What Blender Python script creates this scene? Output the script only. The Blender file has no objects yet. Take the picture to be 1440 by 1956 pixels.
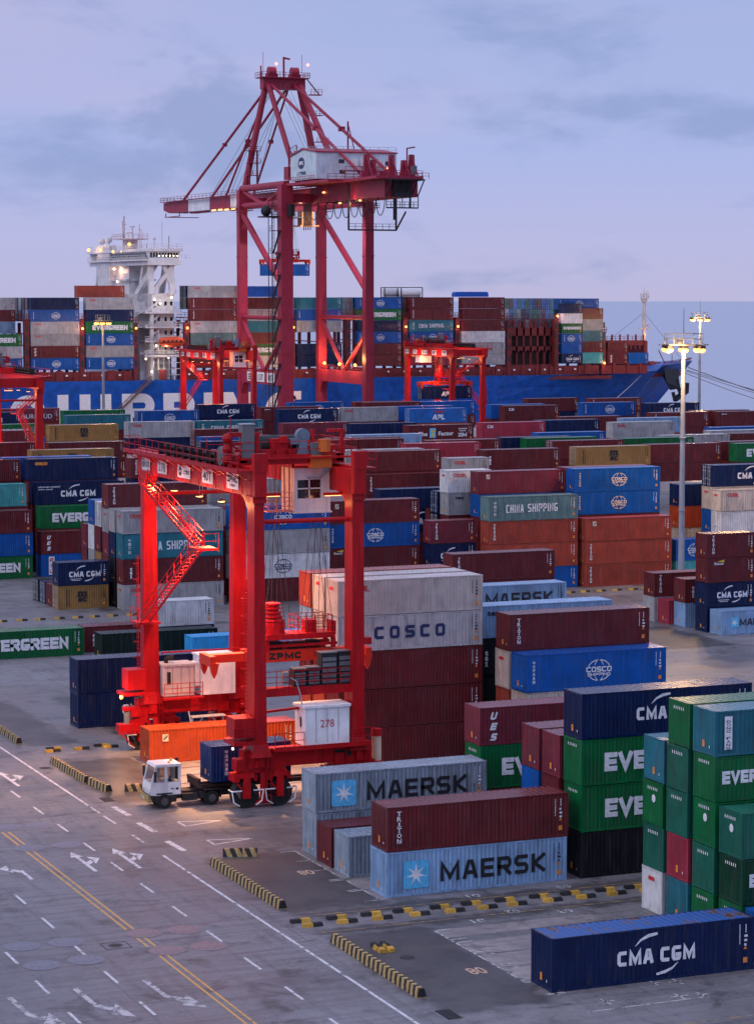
import bpy, math, random
from mathutils import Vector, Matrix
random.seed(7)
R = math.radians
scene = bpy.context.scene
COL = scene.collection

# ------------------------------------------------------------------ camera
CAMH = 36.44
YAW, PITCH = R(22.813), R(4.987)
cam = bpy.data.cameras.new('camera')
cam.sensor_fit = 'VERTICAL'; cam.sensor_height = 36.0
cam.lens = 4806.5 / 1956 * 36.0
cam.clip_start = 1.0; cam.clip_end = 40000
co = bpy.data.objects.new('camera', cam); COL.objects.link(co)
fwd = Vector((math.sin(YAW) * math.cos(PITCH), math.cos(YAW) * math.cos(PITCH), -math.sin(PITCH)))
rgt = Vector((math.cos(YAW), -math.sin(YAW), 0)); upv = rgt.cross(fwd)
co.matrix_world = Matrix(((rgt.x, upv.x, -fwd.x, 0), (rgt.y, upv.y, -fwd.y, 0), (rgt.z, upv.z, -fwd.z, CAMH), (0, 0, 0, 1)))
scene.camera = co

# ------------------------------------------------------------------ world: overcast dusk sky
SUN_EL, SUN_AZ = 38.0, 262.0        # azimuth from +Y clockwise
w = bpy.data.worlds.new('World'); scene.world = w; w.use_nodes = True
nt = w.node_tree; nt.nodes.clear()
def N(tree, typ, **k):
    n = tree.nodes.new(typ)
    for a, v in k.items():
        if a == 'inp':
            for i, x in v.items(): n.inputs[i].default_value = x
        else: setattr(n, a, v)
    return n
def ramp(tree, stops, interp='LINEAR'):
    n = tree.nodes.new('ShaderNodeValToRGB'); cr = n.color_ramp; cr.interpolation = interp
    while len(cr.elements) < len(stops): cr.elements.new(0.5)
    for e, (p, c) in zip(cr.elements, stops):
        e.position = p; e.color = (c[0], c[1], c[2], 1) if not isinstance(c, (int, float)) else (c, c, c, 1)
    return n
L = nt.links.new
tc = N(nt, 'ShaderNodeTexCoord'); sep = N(nt, 'ShaderNodeSeparateXYZ'); L(tc.outputs['Generated'], sep.inputs[0])
elev = ramp(nt, [(0.0, (.40, .39, .59)), (.02, (.385, .395, .625)), (.055, (.325, .38, .65)), (.12, (.30, .36, .61)), (.45, (.46, .52, .82)), (1, (.60, .66, .98))])
L(sep.outputs['Z'], elev.inputs[0])
lat = N(nt, 'ShaderNodeVectorMath', operation='DOT_PRODUCT', inp={1: tuple(rgt)}); L(tc.outputs['Generated'], lat.inputs[0])   # how far to the right of the crane
def smooth(src, a, b, lo=0.0, hi=1.0):
    n = N(nt, 'ShaderNodeMapRange', interpolation_type='SMOOTHSTEP', inp={1: a, 2: b, 3: lo, 4: hi}); L(src, n.inputs[0]); return n.outputs[0]
def mth(op, a, b):
    n = N(nt, 'ShaderNodeMath', operation=op)
    for k, x in enumerate((a, b)):
        if isinstance(x, (int, float)): n.inputs[k].default_value = x
        else: L(x, n.inputs[k])
    return n.outputs[0]
mp = N(nt, 'ShaderNodeMapping', inp={'Scale': (12.0, 12.0, 30.0), 'Location': (.6, .2, .35)}); L(tc.outputs['Generated'], mp.inputs[0])
nz = N(nt, 'ShaderNodeTexNoise', inp={'Scale': 1.0, 'Detail': 7.0, 'Roughness': .56, 'Distortion': .25}); L(mp.outputs[0], nz.inputs['Vector'])
bank = mth('MULTIPLY', smooth(lat.outputs['Value'], .02, -.10), mth('MULTIPLY', smooth(sep.outputs['Z'], .022, .052), smooth(sep.outputs['Z'], .088, .066)))
bank2 = mth('MULTIPLY', smooth(lat.outputs['Value'], -.04, .03), mth('MULTIPLY', smooth(sep.outputs['Z'], .04, .075), smooth(sep.outputs['Z'], .112, .085)))
cover = mth('ADD', nz.outputs['Fac'], mth('ADD', mth('MULTIPLY', bank, .24), mth('MULTIPLY', bank2, .12)))
dark = mth('MULTIPLY', smooth(cover, .55, .73), .62)
mp2 = N(nt, 'ShaderNodeMapping', inp={'Scale': (5.0, 5.0, 24.0), 'Location': (3.1, 1.7, .9)}); L(tc.outputs['Generated'], mp2.inputs[0])
nz2 = N(nt, 'ShaderNodeTexNoise', inp={'Scale': 1.0, 'Detail': 4.0, 'Roughness': .5}); L(mp2.outputs[0], nz2.inputs['Vector'])
pk = mth('ADD', smooth(nz2.outputs['Fac'], .50, .72, 0, .35), mth('MULTIPLY', smooth(lat.outputs['Value'], .0, -.13), mth('MULTIPLY', smooth(sep.outputs['Z'], .06, .08), .35)))
m1 = N(nt, 'ShaderNodeMixRGB', inp={'Color2': (.44, .40, .60, 1)}); L(pk, m1.inputs['Fac']); L(elev.outputs[0], m1.inputs['Color1'])
m2 = N(nt, 'ShaderNodeMixRGB', inp={'Color2': (.19, .255, .475, 1)}); L(dark, m2.inputs['Fac']); L(m1.outputs[0], m2.inputs['Color1'])
sky = N(nt, 'ShaderNodeTexSky', sky_type='NISHITA', sun_disc=False, sun_elevation=R(SUN_EL), sun_rotation=R(SUN_AZ))
bg1 = N(nt, 'ShaderNodeBackground', inp={'Strength': .95}); L(m2.outputs[0], bg1.inputs['Color'])
bg2 = N(nt, 'ShaderNodeBackground', inp={'Strength': .004}); L(sky.outputs[0], bg2.inputs['Color'])
ad = N(nt, 'ShaderNodeAddShader'); L(bg1.outputs[0], ad.inputs[0]); L(bg2.outputs[0], ad.inputs[1])
ow = N(nt, 'ShaderNodeOutputWorld'); L(ad.outputs[0], ow.inputs[0])

sl = bpy.data.lights.new('sun', 'SUN'); sl.energy = .8; sl.angle = R(40); sl.color = (1.0, .93, .90)
so = bpy.data.objects.new('sun', sl); COL.objects.link(so)
sd = Vector((math.sin(R(SUN_AZ)) * math.cos(R(SUN_EL)), math.cos(R(SUN_AZ)) * math.cos(R(SUN_EL)), math.sin(R(SUN_EL))))
so.rotation_euler = sd.to_track_quat('Z', 'Y').to_euler(); so.location = (0, 0, 200)
vs = scene.view_settings
vs.view_transform = 'Standard'; vs.look = 'None'; vs.exposure = 0.34; vs.gamma = 1.0; vs.use_curve_mapping = False
scene.render.engine = 'CYCLES'
scene.cycles.max_bounces = 5; scene.cycles.diffuse_bounces = 3; scene.cycles.glossy_bounces = 3
scene.cycles.use_denoising = True; scene.cycles.use_adaptive_sampling = True; scene.cycles.adaptive_threshold = .02
scene.cycles.sample_clamp_indirect = 4.0

# ------------------------------------------------------------------ materials
MATS = {}
def new_mat(name):
    m = bpy.data.materials.new(name); m.use_nodes = True
    t = m.node_tree; b = t.nodes['Principled BSDF']
    return m, t, b
def paint(name, c, rough=.45, wear=.35, metal=0.0, rust=(.10, .045, .02), vary=.16, dirt=(.06, .055, .06), bump=.0):
    """weathered paint: large tone changes, vertical streaks, chips of rust; each object its own pattern"""
    if name in MATS: return MATS[name]
    m, t, b = new_mat(name); K = t.links.new
    tc = N(t, 'ShaderNodeTexCoord'); oi = N(t, 'ShaderNodeObjectInfo')
    off = N(t, 'ShaderNodeMath', operation='MULTIPLY', inp={1: 97.0}); K(oi.outputs['Random'], off.inputs[0])
    va = N(t, 'ShaderNodeVectorMath', operation='ADD'); K(tc.outputs['Object'], va.inputs[0]); K(off.outputs[0], va.inputs[1])
    n1 = N(t, 'ShaderNodeTexNoise', inp={'Scale': .55, 'Detail': 4.0, 'Roughness': .6}); K(va.outputs[0], n1.inputs['Vector'])
    r1 = ramp(t, [(.3, 1 - vary), (.7, 1 + vary)]); K(n1.outputs['Fac'], r1.inputs[0])
    rv = N(t, 'ShaderNodeMapRange', inp={3: .86, 4: 1.16}); K(oi.outputs['Random'], rv.inputs[0])
    mu = N(t, 'ShaderNodeMixRGB', blend_type='MULTIPLY', inp={'Fac': 1.0, 'Color1': (*c, 1)}); K(r1.outputs[0], mu.inputs['Color2'])
    mu2 = N(t, 'ShaderNodeMixRGB', blend_type='MULTIPLY', inp={'Fac': 1.0}); K(mu.outputs[0], mu2.inputs['Color1']); K(rv.outputs[0], mu2.inputs['Color2'])
    ms = N(t, 'ShaderNodeMapping', inp={'Scale': (3.4, 3.4, .30)}); K(va.outputs[0], ms.inputs[0])
    n2 = N(t, 'ShaderNodeTexNoise', inp={'Scale': 1.0, 'Detail': 5.0, 'Roughness': .65}); K(ms.outputs[0], n2.inputs['Vector'])
    r2 = ramp(t, [(.50, 0.0), (.72, wear)]); K(n2.outputs['Fac'], r2.inputs[0])
    d1 = N(t, 'ShaderNodeMixRGB', inp={'Color2': (*dirt, 1)}); K(r2.outputs[0], d1.inputs['Fac']); K(mu2.outputs[0], d1.inputs['Color1'])
    n3 = N(t, 'ShaderNodeTexNoise', inp={'Scale': 2.6, 'Detail': 8.0, 'Roughness': .75}); K(va.outputs[0], n3.inputs['Vector'])
    r3 = ramp(t, [(.64, 0.0), (.68, min(1, wear * 2.2))]); K(n3.outputs['Fac'], r3.inputs[0])
    d2 = N(t, 'ShaderNodeMixRGB', inp={'Color2': (*rust, 1)}); K(r3.outputs[0], d2.inputs['Fac']); K(d1.outputs[0], d2.inputs['Color1'])
    n5 = N(t, 'ShaderNodeTexNoise', inp={'Scale': .9, 'Detail': 2.0, 'Roughness': .5}); K(ms.outputs[0], n5.inputs['Vector'])
    r5 = ramp(t, [(.56, 0.0), (.70, wear * .38)]); K(n5.outputs['Fac'], r5.inputs[0])
    d3 = N(t, 'ShaderNodeMixRGB', inp={'Color2': (*[min(.7, x * 1.5 + .05) for x in c], 1)}); K(r5.outputs[0], d3.inputs['Fac']); K(d2.outputs[0], d3.inputs['Color1'])
    K(d3.outputs[0], b.inputs['Base Color'])
    rr = N(t, 'ShaderNodeMapRange', inp={3: rough - .08, 4: rough + .18}); K(n2.outputs['Fac'], rr.inputs[0]); K(rr.outputs[0], b.inputs['Roughness'])
    b.inputs['Metallic'].default_value = metal; b.inputs['Specular IOR Level'].default_value = .27
    nb = N(t, 'ShaderNodeTexNoise', inp={'Scale': .8, 'Detail': 3.0, 'Roughness': .5}); K(va.outputs[0], nb.inputs['Vector'])
    bp = N(t, 'ShaderNodeBump', inp={'Strength': .5, 'Distance': .05}); K(nb.outputs['Fac'], bp.inputs['Height']); K(bp.outputs[0], b.inputs['Normal'])
    MATS[name] = m; return m
def plain(name, c, rough=.6, metal=0.0, noise=.22, scale=3.0):
    if name in MATS: return MATS[name]
    m, t, b = new_mat(name); K = t.links.new
    tc = N(t, 'ShaderNodeTexCoord')
    n1 = N(t, 'ShaderNodeTexNoise', inp={'Scale': scale, 'Detail': 5.0}); K(tc.outputs['Object'], n1.inputs['Vector'])
    r1 = ramp(t, [(.25, 1 - noise), (.75, 1 + noise)]); K(n1.outputs['Fac'], r1.inputs[0])
    mu = N(t, 'ShaderNodeMixRGB', blend_type='MULTIPLY', inp={'Fac': 1.0, 'Color1': (*c, 1)}); K(r1.outputs[0], mu.inputs['Color2'])
    K(mu.outputs[0], b.inputs['Base Color']); b.inputs['Roughness'].default_value = rough; b.inputs['Metallic'].default_value = metal
    MATS[name] = m; return m
def glow(name, c, s):
    if name in MATS: return MATS[name]
    m, t, b = new_mat(name)
    b.inputs['Base Color'].default_value = (*c, 1); b.inputs['Emission Color'].default_value = (*c, 1); b.inputs['Emission Strength'].default_value = s
    MATS[name] = m; return m

CC = dict(mar=(.12, .0165, .021), brk=(.31, .050, .030), red2=(.155, .022, .036), ora=(.36, .052, .015), nvy=(.0025, .012, .060), dbl=(.004, .026, .115), blu=(.003, .080, .33), lblu=(.02, .14, .46), lbl=(.20, .33, .52), lgb=(.24, .30, .37),
          pal=(.50, .455, .43), pgr=(.44, .44, .46), gry=(.33, .33, .345), wht=(.58, .59, .61), grn=(.002, .115, .034), dgr=(.003, .014, .010), dgn=(.004, .045, .020), gtl=(.010, .115, .075), tea=(.018, .14, .19), gte=(.10, .18, .185), trq=(.06, .32, .33), tan=(.30, .165, .052), blk=(.008, .009, .013), bei=(.47, .41, .36), crm=(.32, .030, .055), sky=(.025, .30, .66))
WEAR = dict(pal=.3, pgr=.5, gry=.55, lbl=.6, lgb=.85, wht=.5, bei=.7, tea=.6, gte=.8, trq=.5, tan=.4, brk=.55, red2=.5, nvy=.35)
def cmat(c): return paint('container_' + c, CC[c], .24, WEAR.get(c, .45), vary=.22)
WHITE = plain('white_letter', (.72, .74, .78), .55)
BLACK = plain('black_letter', (.012, .013, .017), .5)
REDL = plain('red_letter', (.55, .02, .025), .5)
NAVL = plain('navy_letter', (.012, .02, .10), .5)
STARB = plain('sky_blue_letter', (.10, .48, .80), .5)
ORNG = plain('orange_sticker', (.75, .25, .04), .5)
YELL = plain('yellow_letter', (.7, .50, .05), .5)
PEACH = plain('cream_letter', (.75, .60, .45), .55)
RED = paint('crane_red', (.45, .004, .009), .40, .55, vary=.16, dirt=(.10, .006, .010))
DRED = paint('quay_crane_red', (.30, .022, .052), .45, .4, vary=.12, dirt=(.10, .02, .03))
SHIPRED = paint('deck_red', (.16, .022, .026), .55, .4)
DARK = paint('dark_steel', (.022, .022, .026), .5, .3)
GREYM = paint('grey_steel', (.16, .165, .18), .5, .35)
LGREY = paint('galvanised_steel', (.38, .40, .44), .45, .3)
WHITEP = paint('white_paint', (.76, .77, .80), .42, .22)
RUBBER = plain('tyre_rubber', (.012, .012, .013), .75)
GLASS = plain('dark_glass', (.010, .013, .018), .12)
WIRE = plain('steel_wire', (.05, .05, .055), .5)
LAMP_HOT = glow('sodium_lamp', (1.0, .38, .08), 3.0)
LAMP_WHITE = glow('white_lamp', (1.0, .80, .58), 4.0)
LAMP_ORANGE = glow('orange_lamp', (1.0, .40, .12), 3.4)

# ------------------------------------------------------------------ mesh builder
class MB:
    def __init__(s): s.v = []; s.f = []; s.m = []
    def add(s, vs, fs, mi=0):
        o = len(s.v); s.v += [tuple(v) for v in vs]
        for f in fs: s.f.append(tuple(o + i for i in f)); s.m.append(mi)
        return s
    def box(s, x0, y0, z0, x1, y1, z1, mi=0):
        return s.add([(x0, y0, z0), (x1, y0, z0), (x1, y1, z0), (x0, y1, z0), (x0, y0, z1), (x1, y0, z1), (x1, y1, z1), (x0, y1, z1)],
                     [(3, 2, 1, 0), (4, 5, 6, 7), (0, 1, 5, 4), (1, 2, 6, 5), (2, 3, 7, 6), (3, 0, 4, 7)], mi)
    def cbox(s, c, d, mi=0):
        return s.box(c[0] - d[0] / 2, c[1] - d[1] / 2, c[2] - d[2] / 2, c[0] + d[0] / 2, c[1] + d[1] / 2, c[2] + d[2] / 2, mi)
    def taper(s, c0, d0, c1, d1, mi=0):
        a = [(c0[0] + sx * d0[0] / 2, c0[1] + sy * d0[1] / 2, c0[2]) for sx, sy in ((-1, -1), (1, -1), (1, 1), (-1, 1))]
        b = [(c1[0] + sx * d1[0] / 2, c1[1] + sy * d1[1] / 2, c1[2]) for sx, sy in ((-1, -1), (1, -1), (1, 1), (-1, 1))]
        return s.add(a + b, [(3, 2, 1, 0), (4, 5, 6, 7), (0, 1, 5, 4), (1, 2, 6, 5), (2, 3, 7, 6), (3, 0, 4, 7)], mi)
    def bar(s, p, q, w, h=None, mi=0):
        h = h or w; p = Vector(p); q = Vector(q); d = (q - p).normalized()
        u = Vector((0, 0, 1)) if abs(d.z) < .98 else Vector((0, 1, 0))
        r = d.cross(u).normalized(); u = r.cross(d).normalized(); vs = []
        for e in (p, q):
            for a, b in ((-1, -1), (1, -1), (1, 1), (-1, 1)): vs.append(e + r * a * w / 2 + u * b * h / 2)
        return s.add(vs, [(0, 1, 2, 3), (7, 6, 5, 4), (0, 4, 5, 1), (1, 5, 6, 2), (2, 6, 7, 3), (3, 7, 4, 0)], mi)
    def tube(s, p, q, r, n=8, r2=None, mi=0, caps=True):
        r2 = r if r2 is None else r2; p = Vector(p); q = Vector(q); d = (q - p).normalized()
        u = Vector((0, 0, 1)) if abs(d.z) < .98 else Vector((0, 1, 0))
        a = d.cross(u).normalized(); b = a.cross(d).normalized(); vs = []
        for e, rr in ((p, r), (q, r2)):
            for k in range(n):
                t = 2 * math.pi * k / n; vs.append(e + a * math.cos(t) * rr + b * math.sin(t) * rr)
        fs = [(k, (k + 1) % n, n + (k + 1) % n, n + k) for k in range(n)]
        if caps: fs += [tuple(range(n - 1, -1, -1)), tuple(range(n, 2 * n))]
        return s.add(vs, fs, mi)
    def path(s, pts, r, n=6, mi=0):
        for a, b in zip(pts[:-1], pts[1:]): s.tube(a, b, r, n, mi=mi)
        return s
    def prism(s, pts, a, b, axis='z', mi=0):
        """polygon pts (2-D, ccw) pulled from a to b along axis"""
        def P(u, v, t): return {'z': (u, v, t), 'y': (u, t, v), 'x': (t, u, v)}[axis]
        n = len(pts); vs = [P(u, v, a) for u, v in pts] + [P(u, v, b) for u, v in pts]
        fs = [tuple(range(n - 1, -1, -1)), tuple(range(n, 2 * n))] + [(k, (k + 1) % n, n + (k + 1) % n, n + k) for k in range(n)]
        return s.add(vs, fs, mi)
    def rail(s, pts, h=1.05, post=1.6, r=.03, mi=0, rows=2):
        """hand rail of posts and rows of bars along a line"""
        for a, b in zip(pts[:-1], pts[1:]):
            a = Vector(a); b = Vector(b); n = max(1, int((b - a).length / post))
            for k in range(n + 1):
                p = a.lerp(b, k / n); s.bar(p, p + Vector((0, 0, h)), r * 1.6, mi=mi)
            for j in range(rows):
                z = Vector((0, 0, h * (j + 1) / rows)); s.bar(a + z, b + z, r * 1.6, mi=mi)
        return s
    def sphere(s, c, r, n=10, m=6, mi=0, sc=(1, 1, 1)):
        vs = []; fs = []
        for j in range(m + 1):
            ph = math.pi * j / m
            for k in range(n):
                t = 2 * math.pi * k / n
                vs.append((c[0] + r * sc[0] * math.sin(ph) * math.cos(t), c[1] + r * sc[1] * math.sin(ph) * math.sin(t), c[2] + r * sc[2] * math.cos(ph)))
        for j in range(m):
            for k in range(n): fs.append((j * n + k, (j + 1) * n + k, (j + 1) * n + (k + 1) % n, j * n + (k + 1) % n))
        return s.add(vs, fs, mi)
    def mesh(s, name, mats):
        me = bpy.data.meshes.new(name); me.from_pydata(s.v, [], s.f)
        for m in (mats if isinstance(mats, (list, tuple)) else [mats]): me.materials.append(m)
        if len(me.materials) > 1: me.polygons.foreach_set('material_index', s.m)
        me.update(); return me
    def build(s, name, mats, parent=None, loc=(0, 0, 0)):
        return link(bpy.data.objects.new(name, s.mesh(name, mats)), parent, loc)
def link(o, parent=None, loc=None):
    COL.objects.link(o)
    if parent: o.parent = parent
    if loc is not None: o.location = loc
    return o
def tag(o, label=None, cat=None, group=None, kind=None):
    if label: o['label'] = label
    if cat: o['category'] = cat
    if group: o['group'] = group
    if kind: o['kind'] = kind
    return o
def thing(name, loc=(0, 0, 0), rz=0):
    o = bpy.data.objects.new(name, None); COL.objects.link(o); o.location = loc; o.rotation_euler = (0, 0, rz)
    o.empty_display_size = .3; return o
def copy_tree(o, parent=None):
    c = o.copy(); COL.objects.link(c)
    if parent: c.parent = parent
    for ch in o.children: copy_tree(ch, c)
    return c
def point(name, loc, energy, color=(1, .62, .28), size=.25, parent=None):
    l = bpy.data.lights.new(name, 'POINT'); l.energy = energy; l.color = color; l.shadow_soft_size = size
    return link(bpy.data.objects.new(name, l), parent, loc)
def spot(name, loc, target, energy, color=(1, .62, .28), ang=120, parent=None, size=.3):
    l = bpy.data.lights.new(name, 'SPOT'); l.energy = energy; l.color = color; l.spot_size = R(ang); l.spot_blend = .6; l.shadow_soft_size = size
    o = link(bpy.data.objects.new(name, l), parent, loc)
    o.rotation_euler = (Vector(loc) - Vector(target)).to_track_quat('Z', 'Y').to_euler(); return o

# ------------------------------------------------------------------ lettering
TXT = {}
def text_mesh(s, wd, ht, bold=.02, shear=0.0, spacing=1.0, depth=.0, vertical=False):
    """letters as a flat mesh in the XZ plane, centred, wd wide and ht high"""
    key = (s, wd, ht, bold, shear, spacing, vertical)
    if key in TXT: return TXT[key]
    c = bpy.data.curves.new('letters', 'FONT')
    c.body = '\n'.join(s) if vertical else s
    c.size = 1.0; c.offset = bold; c.shear = shear; c.space_character = spacing; c.resolution_u = 3; c.align_x = 'CENTER'
    if vertical: c.space_line = .82
    o = bpy.data.objects.new('letters', c); COL.objects.link(o)
    dg = bpy.context.evaluated_depsgraph_get(); me = bpy.data.meshes.new_from_object(o.evaluated_get(dg))
    bpy.data.objects.remove(o); bpy.data.curves.remove(c)
    xs = [v.co.x for v in me.vertices]; ys = [v.co.y for v in me.vertices]
    x0, x1, y0, y1 = min(xs), max(xs), min(ys), max(ys)
    vs = [((v.co.x - (x0 + x1) / 2) / (x1 - x0) * wd, 0.0, (v.co.y - (y0 + y1) / 2) / (y1 - y0) * ht) for v in me.vertices]
    fs = [tuple(p.vertices) for p in me.polygons]
    bpy.data.meshes.remove(me)
    TXT[key] = (vs, fs); return TXT[key]
def txt(mb, s, x, z, wd, ht, mi=0, y=0.0, **k):
    vs, fs = text_mesh(s, wd, ht, **k)
    return mb.add([(vx + x, y, vz + z) for vx, _, vz in vs], fs, mi)
def quad(mb, x0, z0, x1, z1, mi=0, y=0.0):
    return mb.add([(x0, y, z0), (x1, y, z0), (x1, y, z1), (x0, y, z1)], [(0, 1, 2, 3)], mi)
def stroke(mb, pts, wds, mi=0, y=0.0):
    """a ribbon in the XZ plane of changing width"""
    n = len(pts); vs = []
    for k in range(n):
        a = Vector(pts[max(0, k - 1)]); b = Vector(pts[min(n - 1, k + 1)]); d = (b - a).normalized(); nrm = Vector((-d.y, d.x)) * (wds[k] if isinstance(wds, (list, tuple)) else wds) / 2
        vs += [(pts[k][0] + nrm.x, y, pts[k][1] + nrm.y), (pts[k][0] - nrm.x, y, pts[k][1] - nrm.y)]
    return mb.add(vs, [(2 * k + 1, 2 * k + 3, 2 * k + 2, 2 * k) for k in range(n - 1)], mi)
def arc(cx, cz, rx, rz, a0, a1, n=14):
    return [(cx + rx * math.cos(R(a0 + (a1 - a0) * k / n)), cz + rz * math.sin(R(a0 + (a1 - a0) * k / n))) for k in range(n + 1)]
# heavy block capitals drawn as strokes
GL = dict(A=[[(0, 0), (.36, 1), (.64, 1), (1, 0)], [(.16, .30), (.84, .30)]], B=[[(0, 0), (0, 1), (.85, 1), (1, .85), (1, .62), (.85, .5), (0, .5)], [(.85, .5), (1, .38), (1, .15), (.85, 0), (0, 0)]],
          C=[[(.92, 1), (.16, 1), (0, .86), (0, .14), (.16, 0), (.92, 0)]], D=[[(0, 0), (0, 1), (.8, 1), (1, .82), (1, .18), (.8, 0), (0, 0)]], E=[[(1, 1), (0, 1), (0, 0), (1, 0)], [(0, .5), (.92, .5)]],
          F=[[(1, 1), (0, 1), (0, 0)], [(0, .5), (.9, .5)]], G=[[(.95, 1), (.16, 1), (0, .86), (0, .14), (.16, 0), (.84, 0), (1, .14), (1, .38), (.60, .38)]], H=[[(0, 0), (0, 1)], [(1, 0), (1, 1)], [(0, .5), (1, .5)]],
          I=[[(.5, 0), (.5, 1)]], K=[[(0, 0), (0, 1)], [(1, 1), (.12, .5), (1, 0)]], L=[[(0, 1), (0, 0), (1, 0)]], M=[[(0, 0), (0, 1), (.5, .12), (1, 1), (1, 0)]], N=[[(0, 0), (0, 1), (1, 0), (1, 1)]],
          O=[[(0, .14), (0, .86), (.16, 1), (.84, 1), (1, .86), (1, .14), (.84, 0), (.16, 0), (0, .14)]], P=[[(0, 0), (0, 1), (.85, 1), (1, .86), (1, .60), (.85, .45), (0, .45)]], R=[[(0, 0), (0, 1), (.85, 1), (1, .86), (1, .60), (.85, .45), (0, .45)], [(.5, .45), (1, 0)]],
          S=[[(.95, 1), (.16, 1), (0, .86), (0, .64), (.16, .5), (.84, .5), (1, .36), (1, .14), (.84, 0), (.05, 0)]], T=[[(0, 1), (1, 1)], [(.5, 1), (.5, 0)]], U=[[(0, 1), (0, .14), (.16, 0), (.84, 0), (1, .14), (1, 1)]],
          V=[[(0, 1), (.5, 0), (1, 1)]], Z=[[(0, 1), (1, 1), (0, 0), (1, 0)]])
GW = dict(M=1.45, I=.0, V=1.12, A=1.08, T=.95, L=.85, E=.92, F=.9)
def blk(mb, s, xc, zc, wd, ht, t=.22, mi=0, y=0.0, gap=.20, shear=0.0):
    """block capitals centred on xc, zc; t is the stroke as a share of the height"""
    tw = t * ht; us = [(.5 if c == ' ' else GW.get(c, 1.0)) for c in s]; ng = len(s) - 1
    unit = (wd - tw * sum(1 for c in s if c != ' ') - ng * gap * tw) / max(.01, sum(us)); x = xc - wd / 2; j = 0
    for c, u in zip(s, us):
        w_ = u * unit
        if c == ' ': x += w_ + gap * tw; continue
        for pl in GL[c]:
            P = [(x + tw / 2 + px_ * w_ + shear * (pz - .5) * ht, zc - ht / 2 + tw / 2 + pz * (ht - tw)) for px_, pz in pl]
            n = len(P); vs = []
            closed = pl[0] == pl[-1]
            for k in range(n):
                a = Vector(P[k - 1]) if k else (Vector(P[-2]) if closed else None); p = Vector(P[k]); b = Vector(P[k + 1]) if k < n - 1 else (Vector(P[1]) if closed else None)
                d0 = (p - a).normalized() if a else (b - p).normalized(); d1 = (b - p).normalized() if b else d0
                n0 = Vector((-d0.y, d0.x)); n1 = Vector((-d1.y, d1.x)); m = n0 + n1; m = m.normalized() if m.length > .05 else n0
                q = tw / 2 / max(.45, m.dot(n0)); e = Vector((0, 0))
                if a is None: e = -d0 * tw / 2
                elif b is None: e = d0 * tw / 2
                l_ = p + m * q + e; r_ = p - m * q + e; vs += [(l_.x, y - .0012 * (j % 3), l_.y), (r_.x, y - .0012 * (j % 3), r_.y)]
            mb.add(vs, [(2 * k + 1, 2 * k + 3, 2 * k + 2, 2 * k) for k in range(n - 1)], mi); j += 1
        x += w_ + tw + gap * tw
    return mb
# ------------------------------------------------------------------ containers
W = 2.438
CM = {}
def corr(mb, a, b, z0, z1, y_out, depth, pitch=.278, along='x', fixed=0.0, sgn=1, mi=0):
    """trapezoid corrugation between a and b; the crest lies at y_out, the valley depth inside"""
    n = max(2, round((b - a) / pitch)); p = (b - a) / n; prof = []
    for k in range(n):
        x = a + k * p
        prof += [(x, 0), (x + .26 * p, 0), (x + .5 * p, 1), (x + .76 * p, 1)]
    prof.append((b, 0)); vs = []
    for x, d in prof:
        q = y_out + sgn * depth * d
        vs += [(x, q, z0), (x, q, z1)] if along == 'x' else [(q, x, z0), (q, x, z1)]
    m = len(prof); fs = []
    for k in range(m - 1):
        f = (2 * k, 2 * k + 2, 2 * k + 3, 2 * k + 1)
        fs.append(f)
    mb.add(vs, fs, mi)
def frame_mb(mb, Ln, h):
    for x in (0, Ln - .16):
        for y in (0, W - .15): mb.box(x, y, 0.12, x + .16, y + .15, h - .12)
    for y in (0.004, W - .104):
        mb.box(.16, y, .02, Ln - .16, y + .10, .17); mb.box(.16, y, h - .10, Ln - .16, y + .10, h - .015)
    for x in (0.004, Ln - .104):
        mb.box(x, .15, .02, x + .10, W - .15, .17); mb.box(x, .15, h - .13, x + .10, W - .15, h - .015)
    for x in (-.006, Ln - .172):
        for y in (-.006, W - .156):
            mb.box(x, y, 0, x + .178, y + .162, .12); mb.box(x, y, h - .12, x + .178, y + .162, h)
def roof_mb(mb, Ln, h):
    n = round(Ln / .42); p = (Ln - .2) / n; vs = []; prof = []
    for k in range(n):
        x = .1 + k * p; prof += [(x, 0), (x + .3 * p, 0), (x + .42 * p, 1), (x + .88 * p, 1)]
    prof.append((Ln - .1, 0))
    for x, d in prof: vs += [(x, .1, h - .03 + .018 * d), (x, W - .1, h - .03 + .018 * d)]
    mb.add(vs, [(2 * k, 2 * k + 2, 2 * k + 3, 2 * k + 1) for k in range(len(prof) - 1)])
    mb.box(.1, .1, h - .10, Ln - .1, W - .1, h - .045)
def side_mb(mb, Ln, h, y, sgn): corr(mb, .16, Ln - .16, .16, h - .09, y, .036, .278, 'x', 0, sgn)
def end_mb(mb, Ln, h, x, sgn): corr(mb, .15, W - .15, .16, h - .12, x, .040, .245, 'y', 0, sgn)
def door_mb(mb, Ln, h, x, sgn):
    mb.box(min(x, x + sgn * .05), .16, .17, max(x, x + sgn * .05), W - .16, h - .13, 0)
    o = x - sgn * .035
    for y in (.42, .86, 1.58, 2.02):
        mb.tube((o, y, .12), (o, y, h - .08), .028, 6, mi=1)
        for z in (.32, .9, h - .75, h - .3): mb.box(min(x, o) - .012, y - .09, z - .05, max(x, o) + .012, y + .09, z + .05, 1)
    for y in (.86, 1.58): mb.bar((o - sgn * .02, y, 1.05), (o - sgn * .02, y + (.36 if y < 1.2 else -.36), 1.05), .05, mi=1)
def pm(key, fn, mats):
    if key not in CM:
        b = MB(); fn(b); CM[key] = b.mesh('container_' + key[0], mats)
    return CM[key]
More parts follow.
